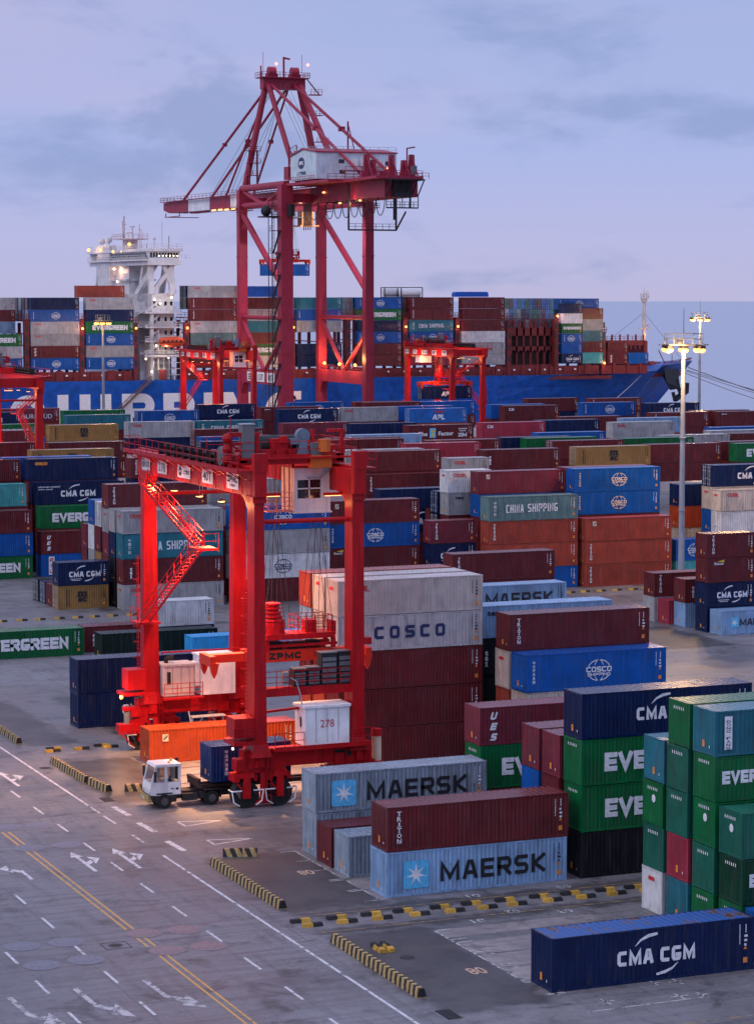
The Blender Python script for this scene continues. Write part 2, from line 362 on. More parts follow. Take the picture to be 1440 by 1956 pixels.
def objmat(o, m, slot=0):
    o.material_slots[slot].link = 'OBJECT'; o.material_slots[slot].material = m
GREY0 = cmat('gry')

def deco(kind, Ln, h):
    """(part name, mesh) of the painted markings on the long side"""
    key = ('lettering', kind, Ln, round(h, 2))
    if key in CM: return CM[key]
    b = MB(); mats = [WHITE]; f = Ln / 12.192 if Ln < 12 else 1.0; zc = h / 2
    if kind == 'EV': blk(b, 'EVERGREEN', 6.1, zc - .02, 9.0, 1.18, .27)
    elif kind == 'ES': blk(b, 'EVERGREEN', 3.05, zc + .1, 5.2, .74, .27)
    elif kind in ('MK', 'M2'):
        s = 1.0 if kind == 'MK' else .62; mats = [BLACK, STARB, WHITE]; x0 = 1.13 * s + (0 if s == 1 else .35); zz = zc - .08 + (0 if s == 1 else .1)
        q = .85 * s; c = (x0 + q, zz); r = .18 * s; pts = []
        for (dx, dz, a0) in ((q - r, q - r, 0), (-q + r, q - r, 90), (-q + r, -q + r, 180), (q - r, -q + r, 270)):
            pts += arc(c[0] + dx, c[1] + dz, r, r, a0, a0 + 90, 4)
        b.add([(x, 0.0, z) for x, z in pts], [tuple(range(len(pts)))], 1)
        st = []
        for k in range(14):
            rr = (.70 if k % 2 == 0 else .22) * s; a = R(90 + k * 360 / 14); st.append((c[0] + rr * math.cos(a), -.004, c[1] + rr * math.sin(a)))
        cc = (c[0], -.004, c[1]); b.add([cc] + st, [(0, 1 + k, 1 + (k + 1) % 14) for k in range(14)], 2)
        blk(b, 'MAERSK', 7.0 * s + (.15 if s == 1 else .1), zz, 7.1 * s, 1.18 * s, .20, gap=.9)
    elif kind in ('CM', 'CL', 'C2'):
        s = 1.0 if kind != 'C2' else .80; xc = 6.2 if Ln > 7 else 3.2
        if kind == 'CL': xc = 6.2
        blk(b, 'CMA CGM', xc, zc - .05, 4.7 * s, .80 * s, .25, gap=.55)
        stroke(b, [(xc - 1.3 * s, zc + .55 * s), (xc - .95 * s, zc + .86 * s), (xc - .5 * s, zc + 1.05 * s), (xc + .05 * s, zc + 1.12 * s)], [.03, .13 * s, .19 * s, .14 * s])
        stroke(b, [(xc + 1.3 * s, zc - .55 * s), (xc + .95 * s, zc - .84 * s), (xc + .5 * s, zc - 1.0 * s), (xc + .0 * s, zc - 1.08 * s)], [.03, .12 * s, .17 * s, .12 * s])
        if kind != 'CM': 
            quad(b, xc - 2.2 * s, zc - .78 * s, xc - .5 * s, zc - .70 * s); quad(b, xc - 2.0 * s, zc - .98 * s, xc - .7 * s, zc - .91 * s)
    elif kind in ('CO', 'CB', 'CP'):
        mats = [{'CO': WHITE, 'CB': NAVL, 'CP': PEACH}[kind]]; xc = 6.3 if Ln > 7 else 2.75; zz = zc - .02
        blk(b, 'COSCO', xc, zz + .07, 2.2, .42, .24, gap=.4); blk(b, 'SHIPPING', xc, zz - .33, 2.0, .25, .22, gap=.5)
        for a0, a1 in ((24, 156), (215, 325)): stroke(b, arc(xc, zz, 1.0, .80, a0, a1), .07)
        for a0, a1 in ((30, 150), (222, 318)): stroke(b, arc(xc, zz, .42, .80, a0, a1), .06)
        if kind != 'CB':
            for k, ch in enumerate('中远海运集团'): txt(b, ch, .72, zc + .85 - k * .30, .22, .24, bold=.02)
    elif kind == 'TR':
        for k, ch in enumerate('TRITON'): txt(b, ch, .78, zc + .95 - k * .335, .10 if ch == 'I' else .30, .28, bold=.03)
        for k, ch in enumerate('TRITON'):
            if ch in 'TIN':
                quad(b, .62 if ch != 'T' else .70, zc + .80 - k * .335, .94 if ch != 'T' else .86, zc + .84 - k * .335)
    elif kind == 'UE':
        for k, ch in enumerate('UES'): blk(b, ch, 1.05, zc + .70 - k * .72, .44, .50, .28, shear=.25)
    elif kind == 'TX':
        for k, ch in enumerate('tex'): txt(b, ch, 1.0, zc + .35 - k * .45, .30, .40, bold=.05)
    elif kind in ('OO', 'OS'):
        mats = [REDL]; xc = 1.75
        for k in range(3): stroke(b, arc(xc - .62 + k * .46, h - .62, .19, .19, 0, 360, 14), .10)
        stroke(b, [(xc + .60, h - .40), (xc + .60, h - .84), (xc + .86, h - .84)], .10)
        txt(b, 'C', xc + .32, h - .62, .16, .2, bold=.05)
    elif kind == 'CS':
        mats = [NAVL]
        for k, ch in enumerate('COSCO'): blk(b, ch, 3.45 + k * 1.28, zc, .82, .98, .25)
    elif kind == 'CH':
        blk(b, 'CHINA', 3.55, zc - .02, 2.4, 1.0, .145, gap=.85); blk(b, 'SHIPPING', 7.35, zc + .02, 4.1, 1.0, .145, gap=.85)
        for k, ch in enumerate('中国海运'): txt(b, ch, .85, zc + .72 - k * .46, .36, .36, bold=.01)
    elif kind == 'MS':
        mats = [BLACK]; xc = 6.1 if Ln > 7 else 2.9; zz = zc + .05; s = 1.0 if Ln > 7 else .82
        txt(b, 'm', xc, zz + .42 * s, 1.35 * s, .72 * s, bold=.06); quad(b, xc - .9 * s, zz - .02, xc + .9 * s, zz + .08)
        txt(b, 'sc', xc, zz - .42 * s, 1.25 * s, .66 * s, bold=.055)
        quad(b, 1.0, .35, 1.12, h - .4); quad(b, 1.3, .35, 1.38, h - .5)
    elif kind == 'CA': blk(b, 'CAI', 1.55, h - .70, 1.1, .52, .26, gap=.4)
    elif kind == 'AP':
        mats = [WHITE, REDL]; blk(b, 'APL', 6.2, zc - .28, 2.6, 1.0, .26, gap=.3, shear=.15)
        stroke(b, [(4.9, h - .52), (5.6, h - .62), (6.2, h - .72), (6.8, h - .62), (7.6, h - .52)], [.10, .16, .20, .16, .10], 1)
        stroke(b, [(5.6, h - .78), (6.2, h - .86), (6.8, h - .78)], [.05, .12, .05], 1)
    elif kind == 'ZI':
        mats = [WHITE, YELL, STARB]; txt(b, 'The', 2.7, zc - .12, 1.7, .72, bold=.03); txt(b, 'Factor', 7.0, zc - .08, 2.8, .72, bold=.03); blk(b, 'ZIM', 10.1, zc - .36, 1.6, .62, .28, gap=.3)
        quad(b, 3.95, zc - .78, 5.1, zc + .85, 2); txt(b, 'Z', 4.55, zc, .8, 1.2, 1, y=-.004, bold=.09)
        for r_ in range(2):
            for k in range(4 - r_): b.add([(9.5 + r_ * .2 + k * .42 + .14 * math.cos(R(a)), 0.0, zc + .68 - r_ * .36 + .13 * math.sin(R(a))) for a in range(0, 360, 45)], [tuple(range(8))])
    elif kind == 'HS': txt(b, 'HAMBURG SÜD', 6.4, zc - .05, 8.6, 1.05, bold=.0, shear=0)
    elif kind == 'PI':
        mats = [WHITE, REDL]; quad(b, 1.0, .25, 1.75, h - .3)
        for k, ch in enumerate('PIL'): blk(b, ch, 1.38, h - .75 - k * .72, .16 if ch == 'I' else .42, .5, .24, 1, y=-.005, shear=.15)
    elif kind == 'DF':
        mats = [WHITE, NAVL]; quad(b, .62, .38, 1.12, h - .33)
        for k, ch in enumerate('DONG FANG'):
            if ch != ' ': txt(b, ch, .87, h - .62 - k * .19, .26, .155, 1, y=-.005, bold=.02)
    elif kind == 'SE': mats = [ORNG]; txt(b, 'seaco', 1.7, h - .62, 1.7, .42, bold=.05)
    elif kind == 'AD': 
        blk(b, 'CMA CGM', 5.9, zc - .05, 4.7, .80, .25, gap=.55); txt(b, 'advanced container', 2.0, h - .55, 3.0, .22); txt(b, 'light steel', 1.5, h - .90, 1.9, .22)
        stroke(b, [(4.6, zc + .5), (5.0, zc + .82), (5.5, zc + 1.0), (6.1, zc + 1.08)], [.03, .12, .17, .13])
        stroke(b, [(7.2, zc - .6), (6.8, zc - .85), (6.3, zc - 1.0), (5.9, zc - 1.05)], [.03, .12, .15, .1])
    elif kind == 'BE':
        mats = [WHITE, YELL]; txt(b, 'Beacon', 1.45, h - .62, 1.1, .3, bold=.02); b.add([(1.2, 0.0, h - .42), (2.1, 0.0, h - .50), (2.1, 0.0, h - .22)], [(0, 1, 2)], 1)
    elif kind == 'BL': quad(b, .8, h - .6, 1.0, h - .35); quad(b, 1.05, h - .52, 1.9, h - .42)
    elif kind == 'TC': mats = [BEIGE_L, BLACK]; quad(b, 1.05, h - .95, 1.55, h - .38); b.add([(1.12, -.004, h - .88), (1.48, -.004, h - .60), (1.48, -.004, h - .45), (1.2, -.004, h - .7)], [(0, 1, 2, 3)], 1)
    elif kind == 'VC':
        for k, ch in enumerate('中远海运集团'): txt(b, ch, 1.15, zc + .85 - k * .31, .26, .26, bold=.02)
    elif kind == 'GB': mats = [BLACK]; txt(b, 'tex', 1.6, h - .6, 1.2, .35, bold=.03)
    if not b.v: CM[key] = None; return None
    CM[key] = b.mesh('container_lettering', mats); return CM[key]
BEIGE_L = plain('cream_plate', (.60, .52, .40), .5)
def code_mesh(Ln, h, dark=False):
    """identification code, weights table and warning stickers at the door end of the side"""
    key = ('code', Ln, round(h, 2), dark)
    if key in CM: return CM[key]
    rnd = random.Random(int(Ln * 10 + h * 100)); b = MB()
    z = h - .35
    for k in range(11):
        zz = z - k * .10; quad(b, Ln - .93, zz - .07, Ln - .87, zz, 0)
    for k in range(4):
        zz = z - k * .12; quad(b, Ln - .56, zz - .09, Ln - .49, zz, 0)
    for k in range(3): quad(b, Ln - .62, h - 1.05 - k * .24, Ln - .62 + rnd.uniform(.12, .22), h - .92 - k * .24, 0)
    b.add([(Ln - .66, 0.0, h - 1.72), (Ln - .44, 0.0, h - 1.72), (Ln - .55, 0.0, h - 1.52)], [(0, 1, 2)], 1)
    quad(b, Ln - .68, .42, Ln - .42, .72, 1)
    CM[key] = b.mesh('container_code', [BLACK if dark else WHITE, ORNG]); return CM[key]
def endmark_mesh(kind, h):
    key = ('end', kind, round(h, 2))
    if key in CM: return CM[key]
    b = MB(); mats = [WHITE]
    if kind == 'EV':
        for k in range(6): b.add([(0, W - .62 - k * .21, h - .52), (0, W - .70 - k * .21, h - .52), (0, W - .70 - k * .21, h - .34), (0, W - .62 - k * .21, h - .34)], [(0, 1, 2, 3)])
    elif kind == 'OO':
        mats = [REDL]; b.add([(0, 1.75, h - .78), (0, .95, h - .78), (0, .95, h - .56), (0, 1.75, h - .56)], [(0, 1, 2, 3)])
    elif kind == 'CB':
        mats = [REDL]; b.add([(0, 1.65, h - .72), (0, .95, h - .72), (0, .95, h - .48), (0, 1.65, h - .48)], [(0, 1, 2, 3)])
    elif kind == 'DOT':
        for cy, cz, r in ((1.1, h - 1.0, .21),): b.add([(0, cy - r * math.cos(R(a)), cz + 1.15 * r * math.sin(R(a))) for a in range(0, 360, 30)], [tuple(range(12))])
        for k in range(6): b.add([(0, W - .62 - k * .21, h - .52), (0, W - .70 - k * .21, h - .52), (0, W - .70 - k * .21, h - .34), (0, W - .62 - k * .21, h - .34)], [(0, 1, 2, 3)])
    else:
        mats = [ORNG, WHITE]; b.add([(0, 1.35, .42), (0, 1.12, .42), (0, 1.12, .82), (0, 1.35, .82)], [(0, 1, 2, 3)])
        b.add([(0, .62, .42), (0, .54, .42), (0, .54, .56), (0, .62, .56)], [(0, 1, 2, 3)], 1)
    CM[key] = b.mesh('container_end_marking', mats); return CM[key]

COLW = dict(mar='maroon', brk='brick red', red2='dusky red', ora='orange', nvy='navy blue', dbl='dark blue', blu='bright blue', lblu='azure blue', lbl='pale blue', lgb='greyish blue', pal='pale beige', pgr='light grey', gte='grey green', gry='grey', wht='white', grn='green', dgr='blackish green', dgn='dark green', gtl='sea green', tea='teal', trq='turquoise', tan='tan', blk='black', bei='beige', crm='crimson', sky='sky blue')
MKW = dict(EV='white block lettering', ES='small white block lettering', MK='white star logo', M2='small star logo', CM='white swoosh lettering', CL='white swoosh lettering', C2='white swoosh lettering', AD='white swoosh lettering', CO='white globe emblem', CB='navy globe emblem', CP='cream globe emblem',
           TR='vertical white lettering', UE='three slanted letters', TX='three vertical letters', OO='red ring letters', OS='red ring letters', CS='spaced navy letters', CH='two white words', MS='black stacked letters', CA='three white letters', AP='white letters, red bird', ZI='slogan and dots', HS='tall thin white lettering', PI='white vertical plate', DF='white vertical plate', SE='orange lettering', BE='yellow flag lettering', BL='small white bars', TC='small cream badge', VC='vertical white characters', GB='dark lettering')
def container(X, Y, Z, Ln, h, col, mark=None, label='', group='containers stacked in the yard', near=True, end=None, door=False, name='shipping_container', code=True, cat='shipping container', badge=True):
    m = cmat(col); Ln_ = round(Ln, 3); hk = round(h, 2)
    if near:
        root = thing(name, (X, Y, Z))
        for pn, fn in (('frame', lambda b: frame_mb(b, Ln, h)), ('roof', lambda b: roof_mb(b, Ln, h)),
                       ('side_wall', lambda b: side_mb(b, Ln, h, .012, 1)), ('back_wall', lambda b: side_mb(b, Ln, h, W - .012, -1))):
            o = link(bpy.data.objects.new('side_wall' if pn == 'back_wall' else pn, pm((pn, Ln_, hk), fn, [m])), root); objmat(o, m)
        for side, x, sg in ((0, .012, 1), (1, Ln - .012, -1)):
            isd = (side == 1) != door
            if isd: me = pm(('door', Ln_, hk, side), lambda b: door_mb(b, Ln, h, x, sg), [m, LGREY])
            else: me = pm(('end_wall', Ln_, hk, side), lambda b: end_mb(b, Ln, h, x, sg), [m])
            o = link(bpy.data.objects.new('door' if isd else 'end_wall', me), root); objmat(o, m)
    else:
        def allin(b):
            frame_mb(b, Ln, h); roof_mb(b, Ln, h); side_mb(b, Ln, h, .012, 1); side_mb(b, Ln, h, W - .012, -1); end_mb(b, Ln, h, .012, 1); end_mb(b, Ln, h, Ln - .012, -1)
        def alld(b):
            frame_mb(b, Ln, h); roof_mb(b, Ln, h); side_mb(b, Ln, h, .012, 1); side_mb(b, Ln, h, W - .012, -1); door_mb(b, Ln, h, .012, 1); end_mb(b, Ln, h, Ln - .012, -1)
        me = pm(('shell_door', Ln_, hk), alld, [m, LGREY]) if door else pm(('shell', Ln_, hk), allin, [m])
        root = link(bpy.data.objects.new(name, me), None, (X, Y, Z)); objmat(root, m)
    if mark:
        d = deco(mark, Ln, h)
        if d: link(bpy.data.objects.new('lettering', d), root, (0, -.014, 0))
    if code: link(bpy.data.objects.new('code_marking', code_mesh(Ln_, hk, col in ('gry', 'pal', 'pgr', 'wht', 'bei', 'lbl', 'tan'))), root, (0, -.013, 0))
    ek = end or ('EV' if mark in ('EV', 'ES') else ('OO' if mark in ('OO',) else ('S' if near and badge else None)))
    if ek and not door and near: link(bpy.data.objects.new('end_marking', endmark_mesh(ek, h)), root, (-.012, 0, 0))
    tag(root, label, cat, group); return root

TIER = ['on the ground', 'second tier', 'third tier', 'fourth tier', 'fifth tier', 'sixth tier']
def tierword(k, n):
    if n == 1: return 'standing alone'
    return 'topmost' if k == n - 1 else ('lowest' if k == 0 else ['', 'second up', 'third up', 'fourth up', 'fifth up'][k])
def stack(X, Y, Ln, tiers, where, near=True, z0=0.0, only=None, gap=.012):
    z = z0; n = len(tiers)
    for k, t in enumerate(tiers):
        h, col, mark = (t + (None,))[:3] if len(t) == 2 else t[:3]
        o = t[3] if len(t) > 3 else {}
        if only is None or k >= n - only:
            lab = f"{COLW[col]} container" + (f" with {MKW[mark]}" if mark else '') + f", {tierword(k, n)} {where}"
            jx, jy = random.uniform(-.05, .05), random.uniform(-.03, .03)
            container(X + jx, Y + jy, z, Ln, h, col, mark, lab, near=near, **o)
        z += h + gap
# ------------------------------------------------------------------ ground, quay, sea
def ground_mat(name, c1, c2, rough=(.32, .62), slab=0.0, slab_c=(.05, .05, .055), scale=1.0, tyre=.25, spec=.5, boxes=()):
    m, t, b = new_mat(name); K = t.links.new
    tc = N(t, 'ShaderNodeTexCoord')
    n1 = N(t, 'ShaderNodeTexNoise', inp={'Scale': .055 * scale, 'Detail': 6.0, 'Roughness': .62}); K(tc.outputs['Object'], n1.inputs['Vector'])
    r1 = ramp(t, [(.32, c1), (.68, c2)]); K(n1.outputs['Fac'], r1.inputs[0])
    mp = N(t, 'ShaderNodeMapping', inp={'Scale': (.10, 1.6, 1)}); K(tc.outputs['Object'], mp.inputs[0])
    n2 = N(t, 'ShaderNodeTexNoise', inp={'Scale': 1.0, 'Detail': 6.0, 'Roughness': .7}); K(mp.outputs[0], n2.inputs['Vector'])
    r2 = ramp(t, [(.45, 0.0), (.75, tyre)]); K(n2.outputs['Fac'], r2.inputs[0])
    d = N(t, 'ShaderNodeMixRGB', inp={'Color2': (.045, .042, .05, 1)}); K(r2.outputs[0], d.inputs['Fac']); K(r1.outputs[0], d.inputs['Color1'])
    mp3 = N(t, 'ShaderNodeMapping', inp={'Scale': (1.3, .14, 1)}); K(tc.outputs['Object'], mp3.inputs[0])
    n3 = N(t, 'ShaderNodeTexNoise', inp={'Scale': 1.0, 'Detail': 6.0, 'Roughness': .7}); K(mp3.outputs[0], n3.inputs['Vector'])
    r3 = ramp(t, [(.50, 0.0), (.8, tyre * .9)]); K(n3.outputs['Fac'], r3.inputs[0])
    d2 = N(t, 'ShaderNodeMixRGB', inp={'Color2': (.04, .038, .045, 1)}); K(r3.outputs[0], d2.inputs['Fac']); K(d.outputs[0], d2.inputs['Color1'])
    last = d2
    if slab:
        br = N(t, 'ShaderNodeTexBrick', offset=0.0, inp={'Scale': 1.0, 'Mortar Size': .025, 'Brick Width': slab, 'Row Height': slab * .9, 'Mortar Smooth': .3})
        K(tc.outputs['Object'], br.inputs['Vector'])
        d3 = N(t, 'ShaderNodeMixRGB', inp={'Color2': (*slab_c, 1)}); 
        mm = N(t, 'ShaderNodeMath', operation='MULTIPLY', inp={1: .75}); K(br.outputs['Fac'], mm.inputs[0]); K(mm.outputs[0], d3.inputs['Fac']); K(last.outputs[0], d3.inputs['Color1']); last = d3
    # oil stains and hairline cracks
    n6 = N(t, 'ShaderNodeTexNoise', inp={'Scale': .33, 'Detail': 7.0, 'Roughness': .68, 'Distortion': .6}); K(tc.outputs['Object'], n6.inputs['Vector'])
    r6 = ramp(t, [(.54, 0.0), (.66, .70)]); K(n6.outputs['Fac'], r6.inputs[0])
    d4 = N(t, 'ShaderNodeMixRGB', inp={'Color2': (.035, .032, .036, 1)}); K(r6.outputs[0], d4.inputs['Fac']); K(last.outputs[0], d4.inputs['Color1']); last = d4
    wv = N(t, 'ShaderNodeTexNoise', inp={'Scale': .28, 'Detail': 5.0, 'Roughness': .6}); K(tc.outputs['Object'], wv.inputs['Vector'])
    ab = N(t, 'ShaderNodeMath', operation='SUBTRACT', inp={1: .47}); K(wv.outputs['Fac'], ab.inputs[0]); ab2 = N(t, 'ShaderNodeMath', operation='ABSOLUTE'); K(ab.outputs[0], ab2.inputs[0])
    r7 = ramp(t, [(.0, .7), (.0035, 0.0)]); K(ab2.outputs[0], r7.inputs[0])
    d5 = N(t, 'ShaderNodeMixRGB', inp={'Color2': (.03, .028, .03, 1)}); K(r7.outputs[0], d5.inputs['Fac']); K(last.outputs[0], d5.inputs['Color1']); last = d5
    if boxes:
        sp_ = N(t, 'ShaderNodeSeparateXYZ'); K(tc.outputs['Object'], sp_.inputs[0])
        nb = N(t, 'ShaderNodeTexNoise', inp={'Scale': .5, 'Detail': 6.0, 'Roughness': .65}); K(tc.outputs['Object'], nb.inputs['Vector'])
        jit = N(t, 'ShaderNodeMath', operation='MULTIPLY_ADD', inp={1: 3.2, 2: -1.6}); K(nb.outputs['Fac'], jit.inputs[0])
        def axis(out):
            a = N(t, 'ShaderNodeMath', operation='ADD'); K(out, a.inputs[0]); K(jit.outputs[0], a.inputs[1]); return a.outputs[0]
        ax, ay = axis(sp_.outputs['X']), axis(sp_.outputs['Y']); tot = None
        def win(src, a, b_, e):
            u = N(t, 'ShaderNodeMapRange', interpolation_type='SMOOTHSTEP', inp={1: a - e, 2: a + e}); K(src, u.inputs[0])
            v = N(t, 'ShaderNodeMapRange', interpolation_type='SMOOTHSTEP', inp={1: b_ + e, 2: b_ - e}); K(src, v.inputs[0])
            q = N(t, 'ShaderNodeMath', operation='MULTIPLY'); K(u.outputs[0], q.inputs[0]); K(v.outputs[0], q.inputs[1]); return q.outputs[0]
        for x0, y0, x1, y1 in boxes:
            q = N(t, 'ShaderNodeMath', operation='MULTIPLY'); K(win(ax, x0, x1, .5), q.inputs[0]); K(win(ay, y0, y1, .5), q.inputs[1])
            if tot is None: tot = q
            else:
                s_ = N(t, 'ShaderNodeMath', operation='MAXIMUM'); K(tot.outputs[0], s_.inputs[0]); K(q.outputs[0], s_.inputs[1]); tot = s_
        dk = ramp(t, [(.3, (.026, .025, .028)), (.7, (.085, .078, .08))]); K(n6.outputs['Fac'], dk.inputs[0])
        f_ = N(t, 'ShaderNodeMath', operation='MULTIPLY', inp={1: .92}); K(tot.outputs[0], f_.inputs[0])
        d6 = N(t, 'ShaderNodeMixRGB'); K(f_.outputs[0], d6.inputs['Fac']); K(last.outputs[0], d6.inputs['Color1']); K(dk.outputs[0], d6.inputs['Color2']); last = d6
    n4 = N(t, 'ShaderNodeTexNoise', inp={'Scale': 2.2, 'Detail': 8.0, 'Roughness': .8}); K(tc.outputs['Object'], n4.inputs['Vector'])
    r4 = ramp(t, [(.3, .82), (.7, 1.15)]); K(n4.outputs['Fac'], r4.inputs[0])
    mu = N(t, 'ShaderNodeMixRGB', blend_type='MULTIPLY', inp={'Fac': 1.0}); K(last.outputs[0], mu.inputs['Color1']); K(r4.outputs[0], mu.inputs['Color2'])
    K(mu.outputs[0], b.inputs['Base Color'])
    rr = N(t, 'ShaderNodeMapRange', inp={1: .3, 2: .7, 3: rough[0], 4: rough[1]}); K(n1.outputs['Fac'], rr.inputs[0]); K(rr.outputs[0], b.inputs['Roughness'])
    b.inputs['Specular IOR Level'].default_value = spec
    return m
def struct(name, mb, mat, label=None):
    o = mb.build(name, mat); o['kind'] = 'structure'
    return o
def sheet(pts, z): return MB().add([(x, y, z) for x, y in pts], [tuple(range(len(pts)))])
def rectz(mb, x0, y0, x1, y1, z, mi=0): return mb.add([(x0, y0, z), (x1, y0, z), (x1, y1, z), (x0, y1, z)], [(0, 1, 2, 3)], mi)
CONC = ground_mat('yard_concrete', (.105, .10, .11), (.24, .23, .245), slab=6.3, tyre=.55, spec=.34,
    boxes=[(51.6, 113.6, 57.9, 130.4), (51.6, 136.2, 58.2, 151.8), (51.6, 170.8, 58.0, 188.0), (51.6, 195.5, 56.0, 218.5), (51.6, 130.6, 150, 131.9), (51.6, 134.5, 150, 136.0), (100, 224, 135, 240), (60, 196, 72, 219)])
ROADM = ground_mat('road_concrete', (.105, .103, .115), (.235, .23, .25), slab=12.6, tyre=.68, rough=(.34, .6), spec=.32)
LIGHTM = ground_mat('pale_pad', (.15, .13, .135), (.36, .32, .32), tyre=.4, scale=3)
LANEM = ground_mat('runway_concrete', (.14, .13, .14), (.22, .21, .225), tyre=.45)
g = MB(); g.box(-500, -60, -9, 2500, 594, 0); struct('ground', g, CONC)
struct('road', rectz(MB(), 24, -40, 51.2, 594, .004), ROADM)
# dark stacking pads and paler slots
p = MB()
for y0 in (118.6, 121.55, 124.5): rectz(p, 57.9, y0 - .9, 71.2, y0 + 1.75, .004)
rectz(p, 57.9, 127.45, 68, 129.3, .004)
for y0, y1 in ((137.2, 139.9), (140.1, 142.8), (143.1, 145.8), (146, 148.7), (148.9, 151.6)): rectz(p, 57.9, y0, 71, y1, .004)
for k in range(6): rectz(p, 57.9, 170.4 + k * 2.95, 71, 172.9 + k * 2.95, .004)
struct('slot_surface', p, LIGHTM)
p = MB()
rectz(p, 51.4, 107.0, 160, 112.9, .006); rectz(p, 51.4, 160.0, 240, 167.2, .006); rectz(p, 51.4, 188.9, 240, 193.4, .006); 
struct('runway_surface', p, LANEM)
# worn paint
def worn(name, c, cut=.42, base=(.13, .125, .14)):
    m, t, b = new_mat(name); K = t.links.new
    tc = N(t, 'ShaderNodeTexCoord')
    n = N(t, 'ShaderNodeTexNoise', inp={'Scale': 1.7, 'Detail': 8.0, 'Roughness': .75}); K(tc.outputs['Object'], n.inputs['Vector'])
    r = ramp(t, [(cut - .03, 1.0), (cut + .05, 0.0)]); K(n.outputs['Fac'], r.inputs[0])
    d = N(t, 'ShaderNodeMixRGB', inp={'Color1': (*c, 1), 'Color2': (*base, 1)}); K(r.outputs[0], d.inputs['Fac']); K(d.outputs[0], b.inputs['Base Color'])
    b.inputs['Roughness'].default_value = .55; return m
WMARK = worn('worn_white_paint', (.60, .60, .62), .43); WMARK2 = worn('old_white_paint', (.48, .47, .48), .47); YMARK = worn('worn_yellow_paint', (.62, .34, .075), .40); YMARK2 = worn('old_yellow_paint', (.42, .26, .10), .5)
def strip(mb, a, b, w, z=.012):
    a = Vector((*a, z)); b = Vector((*b, z)); d = (b - a).normalized(); n = Vector((-d.y, d.x, 0)) * w / 2
    return mb.add([a - n, b - n, b + n, a + n], [(0, 1, 2, 3)])
mk = MB()
for x, ys in ((45.9, range(-12, 40)), (38.0, range(-12, 40)), (34.1, range(-12, 40))):
    for k in ys:
        y = 127.9 + k * 6.3 + {45.9: 0, 38.0: .3, 34.1: -.1}[x]
        strip(mk, (x, y), (x, y - 2.65), .17)
for y in (170.9, 167.1, 160.4): strip(mk, (49.6, y), (49.62, y - 2.8), .17)
for y0, y1 in ((60, 153.7), (170.4, 260), (268, 420)): strip(mk, (49.62, y0), (49.6, y1), .19)
for y in (169.9, 164.0, 157.7): strip(mk, (51.15, y), (51.3, y - 3.3), .42)
for pts in ([(53.75, 163.25), (56.65, 162.5), (53.79, 161.66)], [(53.72, 156.93), (56.7, 156.29), (53.72, 155.45)]):
    for k in range(3): strip(mk, pts[k], pts[(k + 1) % 3], .16)
def arrow(mb, x, y, kind, s=1.0):
    """painted arrows whose shaft runs along -Y from the tip"""
    def poly(pts): mb.add([(x + u * s, y + v * s, .012) for u, v in pts], [tuple(range(len(pts)))])
    if kind in ('straight', 'both'):
        poly([(-.13, -1.6), (.13, -1.6), (.13, -6.2), (-.13, -6.2)]); poly([(0, 0), (.42, -1.6), (-.42, -1.6)])
    if kind in ('right', 'both'):
        poly([(.13, -4.2), (.13, -3.4), (.75, -2.6), (.75, -3.3)]); poly([(.65, -1.7), (1.35, -2.5), (.65, -4.0)])
    if kind == 'right': poly([(-.13, -3.3), (.13, -3.6), (.13, -6.4), (-.13, -6.4)])
    if kind == 'left':
        poly([(-.13, -4.2), (-.13, -3.4), (-.75, -2.6), (-.75, -3.3)]); poly([(-.65, -1.7), (-1.35, -2.5), (-.65, -4.0)]); poly([(-.13, -3.6), (.13, -3.3), (.13, -6.4), (-.13, -6.4)])
arrow(mk, 47.15, 157.0, 'both'); arrow(mk, 44.3, 156.9, 'both', .95); arrow(mk, 40.0, 156.2, 'left', .9); arrow(mk, 46.9, 186, 'both')
mk0 = mk
def rarrow(mb, x, y):
    def q(*p): mb.add([(x + u, y + v, .012) for u, v in p], [tuple(range(len(p)))])
    q((-.15, 0), (-.02, -3.6), (.26, -3.2), (.17, 0)); q((-.02, -3.6), (.62, -4.7), (.86, -4.1), (.26, -3.2)); q((.40, -5.3), (1.45, -6.2), (1.15, -3.5))
struct('road_marking', mk0, WMARK)
mk = MB(); rarrow(mk, 35.6, 125.5); rarrow(mk, 39.45, 125.7); rarrow(mk, 32.0, 125.2); arrow(mk, 37.5, 160, 'left', .9)
for a, b in (((58.0, 111.25), (65.8, 111.35)), ((51.5, 106.9), (57, 107.0)), ((57.9, 117.4), (57.9, 129.2)), ((57.9, 137.0), (57.9, 151.7))): strip(mk, a, b, .12)
for y in (115.0, 117.4, 118.2, 120.4, 121.1, 123.4, 124.0, 126.3, 127.0, 129.2): strip(mk, (57.85, y), (58.95, y), .13)
for y in (137.2, 139.8, 140.1, 142.8, 143.1, 145.8, 148.7, 151.5): strip(mk, (56.9, y), (58.1, y), .13)
for x, y in ((57.95, 114.85), (63.6, 114.7), (64.9, 114.5), (63.6, 112.0), (64.8, 111.8), (59.6, 112.6)): strip(mk, (x, y), (x + 1.05, y), .14); strip(mk, (x + .5, y + .5), (x + .55, y - .6), .12)
for k in range(5): strip(mk, (53.5 + k * 4.2, 191.4), (54.6 + k * 4.2, 191.4), .14); strip(mk, (40 - k * 1.3, 199 + k * 2.2), (41.5 - k * 1.3, 198.6 + k * 2.2), .16)
